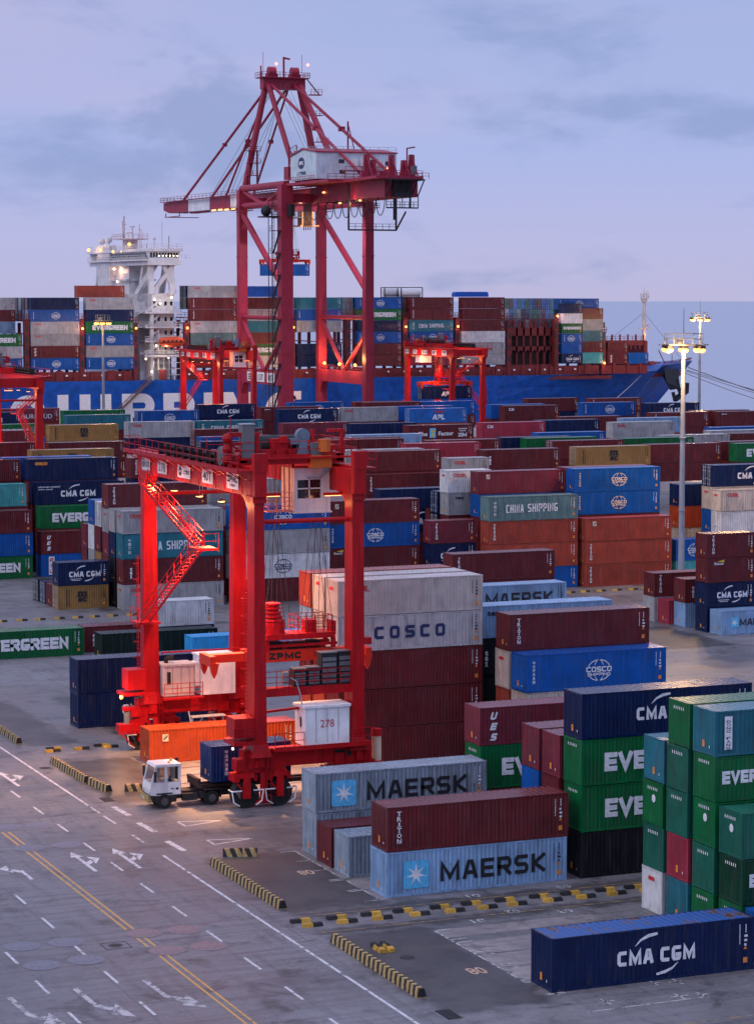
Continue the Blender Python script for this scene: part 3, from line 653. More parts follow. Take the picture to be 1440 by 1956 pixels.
# bay numbers painted on the pads
def gtxt(mb, s, x, y, wd, ht, rz=0, z=.013):
    vs, fs = text_mesh(s, wd, ht, bold=.02); c, q = math.cos(rz), math.sin(rz)
    mb.add([(x + u * c - v * q, y + u * q + v * c, z) for u, _, v in vs], fs)
for s, x, y in (('01', 63.5, 135.9), ('03', 69.6, 135.9), ('05', 76, 135.9), ('01', 61.2, 130.3), ('03', 66.9, 130.4), ('02', 64.0, 131.5)): gtxt(mk, s, x, y, .9, .75, math.pi)
struct('pad_marking', mk, WMARK2)
mk = MB()
for x in (41.72, 42.15):
    for y0, y1 in ((60, 130.1), (132.1, 134.2), (136.2, 158.2), (160.2, 164.6), (167.2, 420)):
        strip(mk, (x, y0), (x, y1), .14)
struct('yellow_line', mk, YMARK)
mk = MB()
for y in (159.6, 166.3, 190.0, 193.0, 131.3, 135.2, 107.5, 222, 226, 255, 262, 297, 301): strip(mk, (51.8, y), (240, y), .13)
struct('lane_line', mk, YMARK2)
mk = MB(); gtxt(mk, '08', 56.5, 120.5, 1.0, 1.3, math.pi); gtxt(mk, '08', 56.4, 145.6, 1.0, 1.2, math.pi)
struct('bay_number', mk, plain('peach_ground_paint', (.50, .34, .24), .6))
# road pads with anchor sockets, drain covers
BLUEPAD = ground_mat('blue_pad', (.13, .135, .175), (.20, .205, .25), tyre=.4); PINKPAD = ground_mat('pink_pad', (.175, .13, .145), (.25, .19, .205), tyre=.4)
def disc(mb, x, y, r, z, n=40, mi=0): return mb.add([(x + r * math.cos(2 * math.pi * k / n), y + r * math.sin(2 * math.pi * k / n), z) for k in range(n)], [tuple(range(n))], mi)
def ring(mb, x, y, r0, r1, z, n=40, mi=0):
    vs = []
    for k in range(n):
        c, s_ = math.cos(2 * math.pi * k / n), math.sin(2 * math.pi * k / n); vs += [(x + r0 * c, y + r0 * s_, z), (x + r1 * c, y + r1 * s_, z)]
    return mb.add(vs, [(2 * k, 2 * k + 1, (2 * k + 3) % (2 * n), (2 * k + 2) % (2 * n)) for k in range(n)], mi)
COVERS = [(42.45, 166.0, 0, 'far double yellow line, left of pair'), (44.72, 165.9, 0, 'far group, right of pair'), (42.19, 159.2, 0, 'nearer in the far group, on yellow line'), (44.72, 159.2, 0, 'nearer in the far group, off the line'),
          (35.26, 135.0, 0, 'near group, far left of four blue'), (37.79, 134.9, 0, 'near group, far right of four blue'), (35.24, 130.7, 0, 'near group, near left of four blue'), (37.76, 130.85, 0, 'near group, near right of four blue'),
          (42.41, 135.1, 1, 'far one on the yellow line'), (44.79, 135.0, 1, 'far one beside the yellow line'), (42.46, 131.0, 1, 'near one on the yellow line'), (44.89, 131.0, 1, 'near one beside the yellow line')]
for x, y, c, wh in COVERS:
    b = MB(); disc(b, 0, 0, 1.02, .016); o = b.build('manhole_cover', PINKPAD if c else BLUEPAD, None, (x, y, 0))
    tag(o, f"{'pink' if c else 'blue grey'} round cover with small holes, {wh}", 'manhole cover', 'round covers set in the road')
    b = MB()
    for k in range(8): disc(b, .62 * math.cos(k * .785 + .3), .62 * math.sin(k * .785 + .3), .05, .020, 8)
    b.build('socket', BLACK, o); b = MB(); ring(b, 0, 0, 1.02, 1.05, .020); b.build('rim', GREYM, o)
for x, y, r, wh in ((54.17, 124.5, .42, 'on the dark front pad'), (40.15, 133.15, .36, 'inside the square frame on the road'), (50.6, 186, .45, 'on the far left dark pad')):
    o = disc(MB(), 0, 0, r, .018).build('manhole_cover', DARK, None, (x, y, 0)); tag(o, f'small black round cover {wh}', 'manhole cover')
for x, y, sx, sy, wh in ((51.72, 113.6, .8, 1.8, 'in the front corner of the road edge'), (51.45, 172.5, .8, 1.6, 'near the truck cab'), (40.15, 133.1, 1.5, 1.4, 'in the road centre by the covers')):
    b = MB()
    for k in range(9 if sx < 1 else 1):
        if sx < 1: b.box(-sx / 2, -sy / 2 + k * sy / 9 + .03, .004, sx / 2, -sy / 2 + (k + 1) * sy / 9 - .03, .02)
    if sx > 1: ring(b, 0, 0, .42, .44, .016); [b.box(*q, .004, *r_, .016) for q, r_ in (((-sx / 2, -sy / 2), (sx / 2, -sy / 2 + .05)), ((-sx / 2, sy / 2 - .05), (sx / 2, sy / 2)), ((-sx / 2, -sy / 2 + .05), (-sx / 2 + .05, sy / 2 - .05)), ((sx / 2 - .05, -sy / 2 + .05), (sx / 2, sy / 2 - .05)))]
    o = b.build('drain_cover', DARK, None, (x, y, 0)); tag(o, f'dark metal drain grate {wh}', 'drain cover')
# sea
m, t, b = new_mat('sea_water'); K = t.links.new
tc = N(t, 'ShaderNodeTexCoord'); mp = N(t, 'ShaderNodeMapping', inp={'Scale': (.05, .05, .05)}); K(tc.outputs['Object'], mp.inputs[0])
n1 = N(t, 'ShaderNodeTexNoise', inp={'Scale': 1.0, 'Detail': 7.0, 'Roughness': .62}); K(mp.outputs[0], n1.inputs['Vector'])
bp = N(t, 'ShaderNodeBump', inp={'Strength': .38, 'Distance': 1.5}); K(n1.outputs['Fac'], bp.inputs['Height']); K(bp.outputs[0], b.inputs['Normal'])
b.inputs['Base Color'].default_value = (.29, .31, .40, 1); b.inputs['Roughness'].default_value = .22; b.inputs['Specular IOR Level'].default_value = .5
sea = MB(); n = 96; Rr = 11500
sea.add([(Rr * math.cos(2 * math.pi * k / n), Rr * math.sin(2 * math.pi * k / n), -4.0) for k in range(n)], [tuple(range(n))])
struct('sea', sea, m)
# striped concrete barrier blocks
def stripes(name, cA, cB, sx):
    m, t, b = new_mat(name); K = t.links.new
    tc = N(t, 'ShaderNodeTexCoord'); sp = N(t, 'ShaderNodeSeparateXYZ'); K(tc.outputs['Object'], sp.inputs[0])
    a = N(t, 'ShaderNodeMath', operation='MULTIPLY_ADD', inp={1: .45}); K(sp.outputs['Z'], a.inputs[0]); K(sp.outputs['X'], a.inputs[2])
    f = N(t, 'ShaderNodeMath', operation='MULTIPLY', inp={1: sx}); K(a.outputs[0], f.inputs[0])
    fr = N(t, 'ShaderNodeMath', operation='FRACT'); K(f.outputs[0], fr.inputs[0])
    gt = N(t, 'ShaderNodeMath', operation='GREATER_THAN', inp={1: .5}); K(fr.outputs[0], gt.inputs[0])
    n = N(t, 'ShaderNodeTexNoise', inp={'Scale': 5.0, 'Detail': 6.0}); K(tc.outputs['Object'], n.inputs['Vector'])
    r = ramp(t, [(.35, .55), (.65, 1.1)]); K(n.outputs['Fac'], r.inputs[0])
    d = N(t, 'ShaderNodeMixRGB', inp={'Color1': (*cA, 1), 'Color2': (*cB, 1)}); K(gt.outputs[0], d.inputs['Fac'])
    mu = N(t, 'ShaderNodeMixRGB', blend_type='MULTIPLY', inp={'Fac': 1.0}); K(d.outputs[0], mu.inputs['Color1']); K(r.outputs[0], mu.inputs['Color2'])
    K(mu.outputs[0], b.inputs['Base Color']); b.inputs['Roughness'].default_value = .7; return m
STRIPE = stripes('black_yellow_stripes', (.018, .018, .02), (.44, .30, .11), 1.55)
KB = MB().prism([(-.30, 0), (.30, 0), (.24, .30), (.15, .62), (-.15, .62), (-.24, .30)], 0, 1.27, 'x')
KB.v = [(x, y, z) for x, y, z in KB.v]
kbm = None
def barrier(p, q, wh):
    global kbm
    if kbm is None:
        b = MB(); b.add([(t_, u, v) for t_ in (0, 1.27) for u, v in ((-.28, 0), (.28, 0), (.22, .24), (.13, .50), (-.13, .50), (-.22, .24))],
                        [(5, 4, 3, 2, 1, 0), (6, 7, 8, 9, 10, 11)] + [(k, (k + 1) % 6, 6 + (k + 1) % 6, 6 + k) for k in range(6)]); kbm = b.mesh('kerb_block', STRIPE)
    p = Vector((*p, 0)); q = Vector((*q, 0)); n = max(1, round((q - p).length / 1.29)); d = (q - p).normalized()
    for k in range(n):
        o = link(bpy.data.objects.new('kerb_block', kbm), None, p + d * (k * (q - p).length / n)); o.rotation_euler = (0, 0, math.atan2(d.y, d.x) + random.uniform(-.02, .02))
        tag(o, f'black and yellow striped concrete block{", "+ORDK[k] if n > 1 else ""} {wh}', 'kerb block', 'striped blocks edging the road')
ORDK = [x + ' along' for x in ('first', 'second', 'third', 'fourth', 'fifth', 'sixth', 'seventh', 'eighth', 'ninth', 'tenth', 'eleventh', 'twelfth', 'thirteenth')]
barrier((51.75, 149.9), (51.7, 137.3), 'the middle barrier from its far end')
barrier((53.1, 152.0), (54.95, 151.4), 'the short barrier by the middle pad corner')
barrier((51.75, 129.2), (51.7, 116.9), 'the near barrier from its far end')
barrier((51.75, 187.9), (51.9, 179.0), 'the truck side barrier from its far end')
barrier((52.0, 178.7), (52.4, 175.2), 'the truck side barrier, offset end')
barrier((51.5, 203.5), (51.4, 196.8), 'the far left barrier from its far end')
barrier((53.6, 175.1), (54.6, 174.75), 'lying behind the truck cab')
# low wheel stops, one half yellow and one half black
YEL = paint('kerb_yellow', (.50, .29, .045), .65, .6, dirt=(.1, .08, .05)); BLK = paint('kerb_black', (.02, .02, .022), .6, .3)
ws = MB(); prof = [(-.22, 0), (.22, 0), (.14, .21), (-.14, .21)]
for x0, mi in ((0, 0), (.60, 1)):
    ws.add([(x, u, v) for x in (x0, x0 + .59) for u, v in prof], [(3, 2, 1, 0), (4, 5, 6, 7)] + [(k, (k + 1) % 4, 4 + (k + 1) % 4, 4 + k) for k in range(4)], mi)
wsm = ws.mesh('wheel_stop', [YEL, BLK]); wsm2 = ws.mesh('wheel_stop', [BLK, YEL])
def stops(x0, y, n, pitch, flip, wh):
    for k in range(n):
        o = link(bpy.data.objects.new('wheel_stop', wsm2 if flip else wsm), None, (x0 + k * pitch + random.uniform(-.15, .15), y + random.uniform(-.06, .06), 0)); o.rotation_euler = (0, 0, random.uniform(-.03, .03))
        tag(o, f'yellow and black kerb bar, {ORD0[k]} from left {wh}', 'wheel stop', 'low yellow and black kerb bars')
ORD0 = ['first', 'second', 'third', 'fourth', 'fifth', 'sixth', 'seventh', 'eighth', 'ninth', 'tenth', 'eleventh', 'twelfth', 'thirteenth']
stops(51.3, 132.85, 11, 2.2, False, 'in near kerb row front line')
stops(50.9, 134.0, 11, 2.2, True, 'in near kerb row rear line')
stops(66.4, 271.6, 10, 2.15, False, 'before the short left stack')
stops(128.5, 271.3, 11, 2.12, False, 'before the brick red stacks')
stops(52.3, 192.45, 3, 2.4, False, 'left of the far crane wheels'); stops(52.8, 193.4, 2, 4.0, True, 'behind the far crane wheels')
# spare bars piled on the front pad
for k in range(4):
    o = link(bpy.data.objects.new('wheel_stop', wsm), None, (53.3 + (k % 2) * .55, 126.2 - (k // 2) * .6 + .2, 0 if k < 4 else .3)); o.rotation_euler = (0, 0, 1.45)
    tag(o, f'kerb bar laid aside on the front pad, {ORD0[k]} of four', 'wheel stop', 'low yellow and black kerb bars')
# ------------------------------------------------------------------ stacks measured from the photograph (metres)
F40, F20 = 12.192, 6.058
D = {'door': True}
def T(s, h=2.75):
    """'mar TR, brk, gry OO' -> tiers from the ground up; 2.6:mar sets a height, ! a door end"""
    out = []
    for e in s.split(','):
        p = e.split(); c = p[0]; hh = h
        if ':' in c: hh, c = c.split(':'); hh = float(hh)
        o = {}
        if c.endswith('!'): c = c[:-1]; o = {'door': True}
        mk = p[1] if len(p) > 1 else None
        if mk and '/' in mk: mk, e2 = mk.split('/'); o = dict(o, end=e2); mk = mk or None
        out.append((hh, c, mk, o))
    return out
S = [
 # front pads, nearest the road
 (58.3, 115.05, F40, '2.88:nvy CM', 'on the front pad'),
 (71.35, 115.05, F40, '2.75:blu', 'at the right edge'),
 (71.5, 118.15, F40, '2.6:grn /EV,2.6:dgn ES,2.6:gtl /DOT', 'in the nearest green column'),
 (71.55, 121.2, F40, '2.6:grn /EV,2.6:gtl /EV,2.6:grn /DOT,2.6:grn ES,2.6:tea DF', 'in the second green column'),
 (71.5, 124.1, F40, '2.6:tea,2.6:crm,2.6:gtl /EV,2.6:gtl /EV,2.6:grn /EV', 'in the third green column'),
 (71.55, 127.05, F40, '2.6:wht /CB,2.6:gtl /EV,2.6:grn /DOT,2.6:tea', 'in the rear green column'),
 # pad with the striped barrier
 (58.4, 137.35, F40, '2.78:lbl MK,2.75:mar TR', 'in the barrier pad front row'),
 (58.35, 143.2, F40, '2.6:lgb', 'behind the star containers'),
 (58.35, 146.15, F40, '2.6:mar', 'beside the greyish blue one'),
 (58.4, 149.05, F40, '2.9:lgb,2.6:lgb MK', 'in the barrier pad rear row'),
 (71.57, 137.38, F40, '2.9:blk,2.9:grn EV,2.9:grn EV,2.9:nvy CM', 'in the dark based stack'),
 (71.5, 140.25, F40, '2.9:mar,2.9:mar,2.75:red2', 'behind the dark based stack'),
 (71.45, 143.1, F40, '2.9:mar,2.9:blu,2.75:red2', 'third row from dark stack'),
 (71.5, 152.0, F40, '2.95:mar,2.95:grn EV,2.6:red2 UE', 'in the row before the truck lane'),
 # around the big gantry crane
 (58.5, 184.4, F40, '2.65:ora TC', 'at the big crane far legs'),
 (71.2, 176.9, F40, '2.98:mar,2.98:mar,2.98:mar,2.75:pgr CS,2.75:pal OO', 'in the big crane front row'),
 (71.25, 179.95, F40, '2.98:mar,2.98:brk,2.98:mar,2.75:bei,2.75:pal /CB', 'in the big crane middle row'),
 (71.3, 183.0, F40, '2.98:mar,2.98:brk,2.98:mar,2.75:lbl,2.75:brk', 'in the big crane back row'),
 (83.98, 170.5, F40, '3.0:mar,3.0:bei,2.9:blu CO', 'beside the lane right of crane'),
 (83.9, 173.2, F40, '2.95:mar,2.95:brk,2.95:bei /OO,2.84:mar TR', 'second row right of crane'),
 (83.9, 179.4, F40, '3.0:mar,3.0:dgr,3.0:blk TX,2.6:lbl GB', 'third row right of crane'),
 (98.2, 215.3, F40, '3.0:mar,3.0:mar,2.6:lbl MK', 'beyond the crane stack'),
 (57.8, 202.0, F40, '2.9:nvy CM,2.9:nvy', 'behind the far crane legs'),
 (78.4, 233.0, F40, '2.7:sky', 'between the crane legs'),
 (58.2, 243.56, F40, '2.76:grn EV', 'at the left edge'),
 (71.0, 245.2, F40, '2.6:mar TX', 'right of the long green one'),
 (70.95, 239.3, F40, '2.6:dgr', 'before the maroon one at left'),
 (77.8, 242.2, F20, '2.6:nvy,2.6:wht', 'seen through the crane stair'),
 (110.8, 242.8, F40, '2.83:mar,2.83:mar,2.93:mar TR', 'in the lone tall maroon stack'),
 # block in the middle distance, left
 (77.8, 279.5, F20, '2.72:tan! MS,2.7:nvy C2', 'in the short left stack'),
 (77.85, 282.4, F20, '2.65:mar', 'first behind the short stack'),
 (77.8, 285.2, F20, '2.65:nvy!', 'second behind the short stack'),
 (77.8, 288.0, F20, '2.65:blk!', 'third behind the short stack'),
 (84.55, 276.1, F40, '2.92:gry OO,2.92:mar TX,2.92:tea CH,2.65:gry OO', 'in the first row of mid block'),
 (84.5, 279.0, F40, '2.9:blk,2.9:blk,2.9:nvy,2.7:gry', 'in the second row of mid block'),
 (84.55, 281.9, F40, '2.8:mar,2.8:mar,2.8:red2 /S,2.8:gry /OO,2.85:mar TR', 'in the third row of mid block'),
 (84.5, 284.8, F40, '2.95:mar,2.95:tan,2.95:mar,2.95:wht!', 'in the fourth row of mid block'),
 (84.55, 287.7, F40, '2.95:mar,2.95:gry,2.95:wht /DOT,2.95:blu', 'in the fifth row of mid block'),
 (84.5, 290.6, F40, '2.9:mar,2.9:mar,2.9:red2', 'in the rear row of mid block'),
 (98.3, 277.1, F40, '2.78:mar,2.85:wht CB,2.86:gry OO,2.92:blu CO', 'in the mid block globe stack'),
 (98.3, 285.3, F40, '2.8:mar,2.8:mar,2.8:mar,2.8:gry OO,2.7:gry', 'behind the mid block globe stack'),
 (111.9, 281.5, F40, '2.77:mar,2.77:mar BE,2.86:blu CO,2.84:mar TC', 'right of the big crane leg'),
 (125.2, 296.5, F40, '2.8:mar,2.8:mar,2.8:nvy CM,2.8:nvy', 'behind the paired short stack'),
 (130.6, 290.6, F20, '2.8:blk!,2.8:blk!,2.8:blk!,2.8:nvy!', 'behind the red short one'),
 (130.7, 287.7, F20, '2.8:mar,2.8:mar,2.8:mar,2.8:gry GB,2.85:wht OO', 'in the white short stack'),
 (131.3, 293.6, F20, '2.9:mar,2.9:mar,2.9:mar', 'hidden behind short boxes'),
 (124.6, 279.3, F20, '2.9:mar,2.9:nvy C2,2.8:red2 TR', 'in the paired short stack'),
 (131.2, 276.7, F40, '2.7:blu,2.97:brk,2.84:brk TR,3.0:gte CH', 'in the brick red stack'),
 (133.3, 284.2, F40, '2.8:mar,2.8:mar,2.8:mar,2.8:blu,2.85:red2 TC', 'behind the brick red stack'),
 (144.0, 275.9, F40, '2.78:brk TR,2.86:brk TR,2.87:brk TC', 'in the right brick stack'),
 (145.0, 280.8, F40, '2.83:mar,2.83:mar,2.83:mar,2.9:blu CP,2.92:blu CP', 'in the twin blue stack'),
 (145.2, 283.8, F40, '2.86:mar,2.86:mar,2.86:mar,2.86:mar,2.86:red2', 'behind the twin blue stack'),
 (156.9, 276.0, F20, '2.73:trq,2.65:blu CO', 'behind the lamp mast'),
 (163.3, 286.8, F40, '2.85:mar,2.85:bei,2.85:ora,2.85:nvy', 'in the orange stack by the mast'),
 (163.6, 276.4, F40, '2.88:mar,2.88:brk,2.88:wht!,2.75:bei OO', 'in the right edge front row'),  # top box is grey; lamp light on it is put into its beige
 (163.8, 279.3, F40, '2.9:mar,2.9:mar,2.9:blu,2.9:bei /OO,2.75:nvy! CM', 'in the right edge second row'),
 (136.95, 230.95, F40, '2.62:lbl M2', 'at the right edge lane'),
 (136.7, 233.75, F20, '2.70:nvy,2.62:nvy C2,2.68:mar BE,2.6:mar TR', 'in the four high right stack'),
 (136.75, 238.4, F20, '2.64:lbl,2.6:mar TX', 'left of the four high stack'),
 (136.2, 241.2, F20, '2.64:crm', 'between two maroon topped stacks'),
 (135.9, 243.9, F40, '2.74:gry,2.63:mar TR', 'near the far right kerb'),
 # left, beyond the lane
 (71.5, 312.5, F40, '2.9:grn EV,2.9:blu,2.9:mar', 'in the far left edge row'),
 (72.4, 318.6, F40, '2.9:mar,2.9:mar,2.9:mar,2.9:trq', 'behind the far left edge row'),
 (73.4, 325.2, F40, '2.87:mar,2.87:mar,2.87:mar,2.87:mar,2.87:mar', 'third row at left edge'),
 (84.9, 313.0, F40, '2.9:blu PI,2.9:mar UE', 'in the stepped stack front row'),
 (85.8, 316.6, F40, '2.9:mar,2.9:mar,2.9:grn EV', 'in the stepped stack second row'),
 (85.85, 319.4, F40, '2.9:mar,2.9:mar,2.9:mar,2.9:nvy AD', 'in the stepped stack third row'),
 (85.9, 322.4, F40, '2.9:mar,2.9:mar,2.9:mar,2.9:mar,2.9:nvy SE', 'in the stepped stack fourth row'),
 (83.6, 326.5, F40, '2.9:mar,2.9:mar,2.9:mar,2.9:mar,2.9:blu', 'in the stepped stack rear row'),
 (132.4, 318.6, F40, '2.85:mar,2.85:mar,2.85:mar,2.85:mar TR', 'behind the white short stack'),
 (133.4, 322.8, F40, '2.86:mar,2.86:mar,2.86:mar,2.86:mar,2.86:mar', 'above the vertical lettered maroon'),
]
TORN = []
for X, Y, Ln, ts, wh in S:
    stack(X, Y, Ln, T(ts), wh, near=Y < 300)
# torn paint on the roof of the navy container nearest the road
def torn_roof():
    m, t, b = new_mat('torn_blue_roof'); K = t.links.new
    tc = N(t, 'ShaderNodeTexCoord'); mp = N(t, 'ShaderNodeMapping', inp={'Scale': (1.1, .42, 1), 'Rotation': (0, 0, .5)}); K(tc.outputs['Object'], mp.inputs[0])
    n = N(t, 'ShaderNodeTexNoise', inp={'Scale': 1.35, 'Detail': 9.0, 'Roughness': .72, 'Distortion': .4}); K(mp.outputs[0], n.inputs['Vector'])
    r = ramp(t, [(.55, (.018, .085, .30)), (.565, (.15, .07, .04)), (.60, (.12, .055, .035)), (.62, (.012, .012, .016)), (.70, (.05, .03, .025))]); K(n.outputs['Fac'], r.inputs[0]); K(r.outputs[0], b.inputs['Base Color']); b.inputs['Roughness'].default_value = .5; return m
for o in [o for o in scene.objects if o.type == 'EMPTY' and abs(o.location.x - 58.3) < .2 and abs(o.location.y - 115.05) < .2]:
    for c in o.children:
        if c.name.startswith('roof'): objmat(c, torn_roof())
# rows in the distance: only their upper tiers rise above the nearer stacks
FAR = [
 (141.2, 310.6, 5, 'gry', 'OO', 6.06),
 (194.6, 324.3, 5, 'grn', 'EV', 12.19),
 (153.3, 325.1, 5, 'mar', 'TX', 12.19),
 (168.6, 325.9, 5, 'tan', 'MS', 12.19),
 (181.5, 327.3, 5, 'mar', None, 12.19),
 (101.6, 327.8, 5, 'mar', 'TR', 12.19),
 (194.8, 329.2, 5, 'mar', None, 12.19),
 (134.9, 332.1, 5, 'gry', None, 12.19),
 (172.3, 340.9, 5, 'mar', None, 12.19),
 (185.4, 342.4, 5, 'grn', None, 12.19),
 (149.1, 343.2, 5, 'crm', None, 12.19),
 (194.9, 347.4, 5, 'gry', 'OO', 12.19),
 (207.7, 347.9, 5, 'mar', None, 12.19),
 (155.3, 349.2, 5, 'mar', 'CA', 12.19),
 (93.6, 349.5, 5, 'tan', 'MS', 12.19),
 (171.7, 348.6, 5, 'grn', None, 12.19),
 (169.0, 351.8, 5, 'nvy', 'CM', 12.19),
 (142.2, 356.4, 5, 'mar', None, 12.19),
 (208.9, 356.5, 5, 'gry', None, 12.19),
 (122.6, 359.8, 5, 'nvy', None, 12.19),
 (143.3, 360.3, 5, 'mar', None, 12.19),
 (180.0, 361.5, 5, 'blu', None, 12.19),
 (214.1, 365.1, 5, 'blu', None, 12.19),
 (100.6, 365.8, 5, 'mar', 'TX', 12.19),
 (150.0, 367.2, 5, 'lbl', None, 12.19),
 (87.3, 368.6, 5, 'mar', None, 12.19),
 (126.5, 371.3, 5, 'blu', None, 12.19),
 (206.6, 385.9, 5, 'gry', 'OO', 12.19),
 (169.9, 390.3, 5, 'mar', 'ZI', 12.19),
 (132.6, 392.4, 5, 'mar', None, 12.19),
 (185.2, 393.5, 5, 'crm', 'CA', 12.19),
 (197.7, 396.9, 5, 'nvy', None, 12.19),
 (215.2, 398.0, 5, 'lbl', None, 12.19),
 (163.2, 399.1, 5, 'nvy', None, 12.19),
 (95.0, 400.6, 5, 'mar', None, 12.19),
 (152.9, 405.2, 5, 'red2', None, 12.19),
 (207.3, 406.7, 5, 'mar', 'UE', 12.19),
 (243.5, 412.9, 5, 'mar', 'BL', 12.19),
 (229.9, 413.9, 5, 'mar', 'TR', 12.19),
 (114.1, 414.3, 5, 'tan', 'MS', 12.19),
 (142.0, 418.2, 5, 'tea', 'CH', 12.19),
 (241.5, 418.5, 5, 'mar', None, 12.19),
 (129.4, 418.9, 5, 'gry', 'OO', 12.19),
 (101.4, 420.2, 5, 'grn', 'EV', 12.19),
 (194.5, 446.1, 5, 'lblu', 'AP', 12.19),
 (126.3, 446.6, 5, 'tea', None, 12.19),
 (216.8, 450.3, 5, 'mar', 'CA', 12.19),
 (249.0, 450.5, 5, 'nvy', 'CM', 12.19),
 (170.5, 453.8, 5, 'nvy', 'CM', 12.19),
 (183.9, 455.4, 5, 'gry', 'OO', 12.19),
 (216.8, 456.4, 5, 'blu', None, 12.19),
 (196.6, 456.6, 5, 'blu', None, 12.19),
 (237.8, 457.2, 5, 'blu', 'CO', 12.19),
 (143.4, 457.7, 5, 'blu', 'CO', 12.19),
 (109.9, 463.0, 5, 'nvy', 'CM', 12.19),
 (170.4, 463.6, 5, 'mar', 'BL', 12.19),
 (130.8, 464.7, 5, 'grn', 'EV', 12.19),
 (209.9, 475.2, 5, 'blu', None, 12.19),
 (249.0, 475.2, 5, 'mar', 'TR', 12.19),
 (197.4, 475.3, 5, 'mar', None, 12.19),
 (121.0, 476.1, 5, 'red2', 'HS', 12.19),
 (196.4, 478.3, 5, 'mar', None, 12.19),
 (162.9, 479.3, 5, 'nvy', 'CM', 12.19),
 (236.5, 479.9, 5, 'mar', None, 12.19),
 (183.0, 480.9, 5, 'blu', 'CO', 12.19),
]
def pxx(X, Y, Z):
    v = Vector((X, Y, Z - CAMH)); return v.dot(rgt) / v.dot(fwd)
ROWN = ['first distant row', 'second distant row', 'third distant row', 'last distant row']
ORD = ['first', 'second', 'third', 'fourth', 'fifth', 'sixth', 'seventh', 'eighth', 'ninth', 'tenth', 'eleventh', 'twelfth', 'thirteenth', 'fourteenth', 'fifteenth', 'sixteenth', 'seventeenth', 'eighteenth', 'nineteenth', 'twentieth', 'twenty-first', 'twenty-second', 'twenty-third', 'twenty-fourth', 'twenty-fifth', 'twenty-sixth']
bands = [[], [], [], []]
for a in FAR: bands[0 if a[1] < 338 else 1 if a[1] < 375 else 2 if a[1] < 425 else 3].append(a)
for bi, bd in enumerate(bands):
    bd.sort(key=lambda a: pxx(a[0], a[1], 14))
    for k, (X, Y, n, col, mk, Ln) in enumerate(bd):
        for t in range(n - 2, n):
            c = col if t == n - 1 else random.choice(['mar', 'mar', 'nvy', 'mar', 'brk'])
            m_ = mk if t == n - 1 else None
            container(X, Y, t * 2.8, Ln, 2.788, c, m_, f"{COLW[c]} container" + (f" with {MKW[m_]}" if m_ else '') + f", {'top' if t == n - 1 else 'below top'}, {ORD[k]} from left in {ROWN[bi]}", near=False, door=(k % 9 == 4))
# ------------------------------------------------------------------ rubber tyred gantry crane
XL, XR, YF = -3.75, 3.75, 24.8      # leg lines (local), far leg line
def wheel(root, x, y, side):
    """one wheel with its fork and white bumper frame; side -1 is the outer face towards -Y"""
    w_ = MB(); w_.tube((x, y - .42, .98), (x, y + .42, .98), .98, 22); o = w_.build('wheel', RUBBER, root)
    r = MB(); r.tube((x, y - .46, .98), (x, y + .46, .98), .30, 14); r.tube((x, y - .70, .98), (x, y + .70, .98), .17, 10); r.build('rim', RED, o)
    f = MB(); f.box(x - .26, y - .68, .75, x + .26, y - .46, 2.2); f.box(x - .26, y + .46, .75, x + .26, y + .68, 2.2); f.box(x - .55, y - .68, 2.2, x + .55, y + .68, 2.55)
    f.box(x - .4, y - .5, 2.55, x + .4, y + .5, 2.85); f.box(x - .95, y - .62, 1.95, x - .55, y + .62, 2.5); f.box(x + .55, y - .5, 1.95, x + .85, y + .5, 2.4); f.bar((x - .75, y - .6, 1.9), (x - .2, y - .6, 1.2), .1); f.build('fork', RED, root)
    g = MB(); yy = y - .78
    for sx in (-1, 1):
        p = [(x + sx * 1.18, yy, 1.35), (x + sx * 1.05, yy, .55), (x + sx * .62, yy, .28)]; g.path(p, .045, 5); g.bar((x + sx * 1.18, yy, 1.35), (x + sx * .45, yy, 1.35), .08)
        g.add([(x + sx * .95, yy, 1.32), (x + sx * .55, yy, 1.32), (x + sx * .55, yy, .75)], [(0, 1, 2), (2, 1, 0)])
        g.bar((x + sx * 1.18, yy, 1.35), (x + sx * 1.18, y, 1.35), .06)
    g.build('bumper_frame', WHITEP, root)
def sign(root, y, z, wd, ht, s, x=XL - .55, sub=None, rz=-90):
    b = MB(); b.box(-wd / 2, -.02, -ht / 2, wd / 2, .02, ht / 2, 0)
    if s == 'SPG':
        b.add([(-wd * .28 + .36 * math.cos(R(a)), -.03, .36 * math.sin(R(a))) for a in range(0, 360, 20)], [tuple(range(18))], 1)
        txt(b, 'SIPG', -wd * .28, 0, .5, .18, 0, y=-.04, bold=.03); txt(b, '上港集团', wd * .2, 0, wd * .48, .34, 1, y=-.03)
    elif s == 'CN': txt(b, '盛东公司', 0, 0, wd * .86, ht * .5, 1, y=-.03, bold=.02)
    elif sub: blk(b, s, 0, .16, wd * .86, ht * .42, .26, 1, y=-.03, gap=.3)
    else: txt(b, s, 0, 0, wd * .78, ht * .66, 1, y=-.03, bold=.02 if s != '278' else .0)
    if sub: txt(b, sub, 0, -ht * .27, wd * .5, ht * .2, 1, y=-.03)
    o = b.build('sign', [WHITEP, BLACK], root, (x, y, z)); o.rotation_euler = (0, 0, R(rz)); return o
